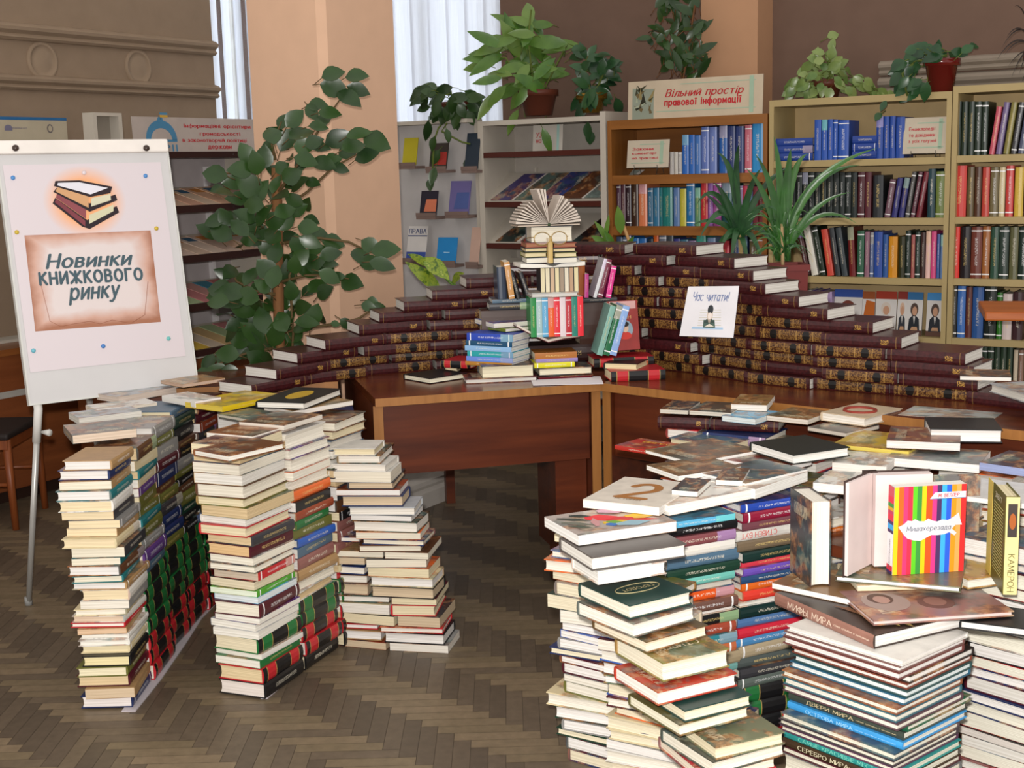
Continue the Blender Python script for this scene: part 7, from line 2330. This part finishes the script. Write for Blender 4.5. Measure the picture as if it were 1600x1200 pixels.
bush('dark green bushy plant right of the bright long-leaved one, on the rack', (925, 186, .07, .10, flatmat('8c6a24', .25, .5, .7, name='brass_pot')), 1.771, shelf_d(925, .16), cloud(5, 34, 925, 110, 38, 34) + cloud(6, 14, 935, 160, 42, 16) + [(905, 75), (940, 85), (918, 205, 1.0), (922, 215, .9)], .10, .055, LD, 23, extra=[((922, 150), (915, 110)), ((928, 150), (945, 110))])
bush('tall dark climbing plant rising behind the legal information sign', (1062, 180, .065, .12, TERRA), 1.7225, shelf_d(1062, .115), cloud(7, 30, 1062, 30, 45, 40) + cloud(8, 34, 1072, 85, 40, 40) + cloud(9, 10, 1030, 60, 25, 25, (.7, .9)) + [(1055, -5, 1.2), (1085, -8), (1040, 5)], .105, .042, LG, 24,
     extra=[((1068, 120), (1076, 80), (1082, 30), (1090, -15))], stemcol='6a4426')
bush('pale mottled bushy plant on the left end of the beige bookcase', (1293, 158, .06, .085, TERRA), 1.781, shelf_d(1293, .13), cloud(10, 46, 1285, 115, 42, 36) + cloud(11, 26, 1255, 140, 30, 18) + cloud(12, 20, 1335, 130, 28, 16) + [(1302, 55, 1.2), (1300, 70), (1297, 85), (1310, 95)] + cloud(13, 10, 1370, 148, 25, 7, (.7, .9)), .062, .044, LV, 25, extra=[((1296, 110), (1300, 60))])
def glossy_pot_plant():
    g = flatmat('6c1c18', .15, .5, var=.04, name='glazed_red_pot')
    bush('trailing plant in a tall glossy red-brown pot on the beige bookcase', (1470, 150, .068, .145, g), 1.781, shelf_d(1470, .12), cloud(14, 26, 1445, 85, 32, 16) + cloud(15, 14, 1410, 112, 20, 20) + cloud(16, 12, 1425, 140, 22, 14) + [(1500, 82), (1512, 76, .9), (1522, 72, .8), (1490, 92), (1405, 140), (1415, 152), (1380, 165, .7), (1372, 182, .7)], .075, .05, LD, 26,
         extra=[((1475, 95), (1500, 85), (1522, 72)), ((1460, 95), (1430, 95), (1410, 115), (1418, 150))])
glossy_pot_plant()

def strap(mb, path, w):
    """a long blade through picture points (x, y, distance), held wide in the middle"""
    P = [atd(*p) for p in path]
    n = 10
    def at(t):
        if len(P) == 3:
            return P[0] * (1 - t) ** 2 + P[1] * (2 * t * (1 - t)) + P[2] * t * t
        return P[0] * (1 - t) + P[1] * t
    v, f = [], []
    for i in range(n + 1):
        t = i / n
        c = at(t)
        d = (at(min(1, t + .02)) - at(max(0, t - .02))).normalized()
        s = d.cross(Vector((0, -1, .5))).normalized()
        h = w / 2 * min(1, t * 6 + .35) * (1 - t ** 2.5)
        v += [c - s * h + Vector((0, -h * .4, 0)), c, c + s * h + Vector((0, -h * .4, 0))]
    for i in range(n):
        a = i * 3
        f += [(a, a + 1, a + 4, a + 3), (a + 1, a + 2, a + 5, a + 4)]
    mb.add(v, f, 0, True)
def yucca():
    D = 4.98
    z0 = .7505
    p = atd(1226, 470, D)
    root = empty('potted_plant', Matrix.Translation((p.x, p.y, z0)), 'strap-leaved plant with grassy undergrowth in a square dark red pot behind the burgundy wall', 'plant')
    inv = Matrix.Translation((-p.x, -p.y, -z0))
    w, h = .073, atd(1226, 412, D).z - z0
    pm = flatmat('6c2420', .45, .35, var=.05)
    t = MB()
    a, b = w * .86, w
    t.add([(-a, -a, 0), (a, -a, 0), (a, a, 0), (-a, a, 0), (-b, -b, h), (b, -b, h), (b, b, h), (-b, b, h), (-b + .01, -b + .01, h), (b - .01, -b + .01, h), (b - .01, b - .01, h), (-b + .01, b - .01, h), (-b + .01, -b + .01, h - .03), (b - .01, -b + .01, h - .03), (b - .01, b - .01, h - .03), (-b + .01, b - .01, h - .03)],
          [(3, 2, 1, 0), (0, 1, 5, 4), (1, 2, 6, 5), (2, 3, 7, 6), (3, 0, 4, 7), (4, 5, 9, 8), (5, 6, 10, 9), (6, 7, 11, 10), (7, 4, 8, 11), (8, 9, 13, 12), (9, 10, 14, 13), (10, 11, 15, 14), (11, 8, 12, 15)])
    t.build('pot', pm, root)
    rim = MB()
    for x0, x1, y0, y1 in ((-b - .006, b + .006, -b - .006, -b), (-b - .006, b + .006, b, b + .006), (-b - .006, -b, -b, b), (b, b + .006, -b, b)):
        rim.box(x0, x1, y0, y1, h - .022, h)
    rim.build('pot_rim', pm, root)
    MB().box(-b + .011, b - .011, -b + .011, b - .011, h - .045, h - .031).build('soil', SOILM, root)
    MB().tube([(-.012, -.02, h - .03), (-.018, -.022, h + .17)], .007, 8).build('support_stick', flatmat('b89a70', .7), root)
    mb = MB()
    for c1, tip, ww in (((1222, 260), (1209, 212), .026), ((1228, 260), (1236, 232), .03), ((1240, 255), (1372, 231), .026), ((1250, 250), (1345, 258), .024), ((1215, 280), (1180, 240), .026), ((1230, 240), (1262, 240), .026), ((1205, 290), (1165, 262), .024), ((1260, 300), (1330, 300), .018), ((1270, 290), (1340, 350), .016)):
        strap(mb, ((1222, 405, D), (c1[0], c1[1] + 10, D - .05), (tip[0], tip[1], D - .08)), ww * 1.35)
    R = random.Random(6)
    for i in range(70):
        x = R.uniform(1175, 1262)
        y = R.uniform(318, 392)
        strap(mb, ((1224 + R.uniform(-12, 12), 408, D), ((x + 1224) / 2, y - 25, D - R.uniform(-.03, .1)), (x + (x - 1224) * .3, y + 15, D - R.uniform(-.05, .12))), .008)
    mb.build('foliage', LY, root).matrix_local = inv
yucca()
def dracaena():
    D = 5.02
    p = atd(1158, 470, D)
    root = empty('potted_plant', Matrix.Translation((p.x, p.y, .7505)), 'strap-leaved plant with arching dark blades left of the square red pot', 'plant')
    inv = Matrix.Translation((-p.x, -p.y, -.7505))
    MB().lathe(potmesh(.05, .07, .16), 20).build('pot', TERRA, root)
    MB().lathe([(0, .138), (.062, .139)], 16).build('soil', SOILM, root)
    MB().tube([inv @ Vector((p.x, p.y, .88)), inv @ atd(1160, 440, D), inv @ atd(1156, 360, D)], [.010, .010, .008], 8).build('stem', flatmat('9c8458', .8), root)
    mb = MB()
    for c1, tip, w in (((1130, 290), (1092, 375), .024), ((1120, 265), (1088, 320), .022), ((1150, 250), (1120, 238), .026), ((1135, 300), (1115, 285), .024), ((1180, 280), (1240, 258), .022), ((1185, 300), (1215, 330), .022), ((1145, 250), (1155, 225), .022), ((1120, 330), (1082, 352), .02), ((1130, 350), (1112, 415), .022), ((1175, 340), (1195, 425), .02), ((1150, 330), (1140, 430), .02), ((1165, 290), (1190, 262), .022), ((1130, 320), (1098, 300), .02), ((1180, 330), (1212, 390), .02), ((1160, 360), (1172, 430), .018), ((1140, 340), (1125, 395), .02)):
        strap(mb, ((1156, 372, D), (c1[0], c1[1], D - .06), (tip[0], tip[1], D - .1)), w * 1.3)
    mb.build('foliage', LD, root).matrix_local = inv
dracaena()
def edge_palm():
    D = shelf_d(1600, .1)
    p = atd(1632, 150, D)
    root = empty('potted_plant', Matrix.Translation((p.x, p.y, 1.801)), 'dark thin-fronded plant hanging in at the upper right picture edge', 'plant')
    inv = Matrix.Translation((-p.x, -p.y, -1.801))
    MB().lathe(potmesh(.06, .08, .13), 20).build('pot', TERRA, root)
    mb = MB()
    for c1, tip in (((1600, 20), (1556, 96)), ((1605, 30), (1568, 88)), ((1610, 40), (1580, 122)), ((1600, 10), (1572, 60)), ((1615, 30), (1592, 118)), ((1600, -5), (1585, 10)), ((1612, 50), (1575, 104)), ((1620, 60), (1596, 130)), ((1606, 0), (1565, 75))):
        strap(mb, ((1632, 115, D), (c1[0], c1[1], D - .06), (tip[0], tip[1], D - .1)), .011)
    mb.build('foliage', flatmat('2c2420', .5, .3), root).matrix_local = inv
edge_palm()
def dieffenbachia():
    D = 5.62
    p = atd(738, 470, D)
    root = empty('potted_plant', Matrix.Translation((p.x, p.y, .7305)), 'plant with long yellow-green mottled leaves behind the left burgundy steps', 'plant')
    inv = Matrix.Translation((-p.x, -p.y, -.7305))
    MB().lathe(potmesh(.07, .09, .15), 20).build('pot', TERRA, root)
    MB().lathe([(0, .128), (.08, .129)], 16).build('soil', SOILM, root)
    k = NT('leaf_variegated', .3, .5)
    tc = k.n('TexCoord')
    n = k.noise(tc.outputs['Object'], 34, 3, .6)
    k.color(k.ramp(n.outputs['Fac'], [(.35, lin('3c5c1c')), (.48, lin('8c9c30')), (.6, lin('5c7c24')), (.7, lin('a8b050'))]))
    mb = MB()
    for b, t, w in (((690, 455), (637, 408), .062), ((662, 402), (702, 434), .075), ((706, 440), (722, 426), .045), ((670, 415), (640, 396), .04), ((720, 452), (745, 448), .04)):
        A, B = atd(*b, D), atd(*t, D - .08)
        leaf(mb, A, B - A, TOCAM + Vector((.2, 0, .4)), (B - A).length, w, curl=.1)
    mb.build('foliage', k.m, root).matrix_local = inv
    st = MB()
    for b in ((690, 455), (662, 402), (706, 440), (720, 452)):
        st.tube([Vector((0, 0, .12)), inv @ atd(725, 462, D), inv @ atd(*b, D)], .006, 6)
    st.build('stem', flatmat('5c7c34', .6), root)
dieffenbachia()
def sprout():
    D = 5.52
    p = atd(975, 400, D)
    root = empty('potted_plant', Matrix.Translation((p.x, p.y, .7305)), 'small plant with one upright oval leaf behind the top of the burgundy wall', 'plant')
    inv = Matrix.Translation((-p.x, -p.y, -.7305))
    MB().lathe(potmesh(.06, .085, .34), 20).build('pot', TERRA, root)
    MB().lathe([(0, .318), (.075, .319)], 16).build('soil', SOILM, root)
    mb = MB()
    for b, t, w in (((970, 366), (966, 322), .045), ((958, 385), (930, 345), .03), ((950, 385), (925, 368), .035), ((945, 372), (952, 335), .02), ((980, 385), (990, 370), .02), ((960, 388), (945, 360), .03)):
        A, B = atd(*b, D), atd(*t, D - .04)
        leaf(mb, A, B - A, TOCAM + Vector((.1, 0, .2)), (B - A).length, w, curl=.08)
    mb.build('foliage', LB, root).matrix_local = inv
    MB().tube([Vector((0, 0, .30)), inv @ atd(984, 380, D), inv @ atd(974, 352, D)], .007, 6).build('stem', flatmat('b08858', .7), root)
sprout()
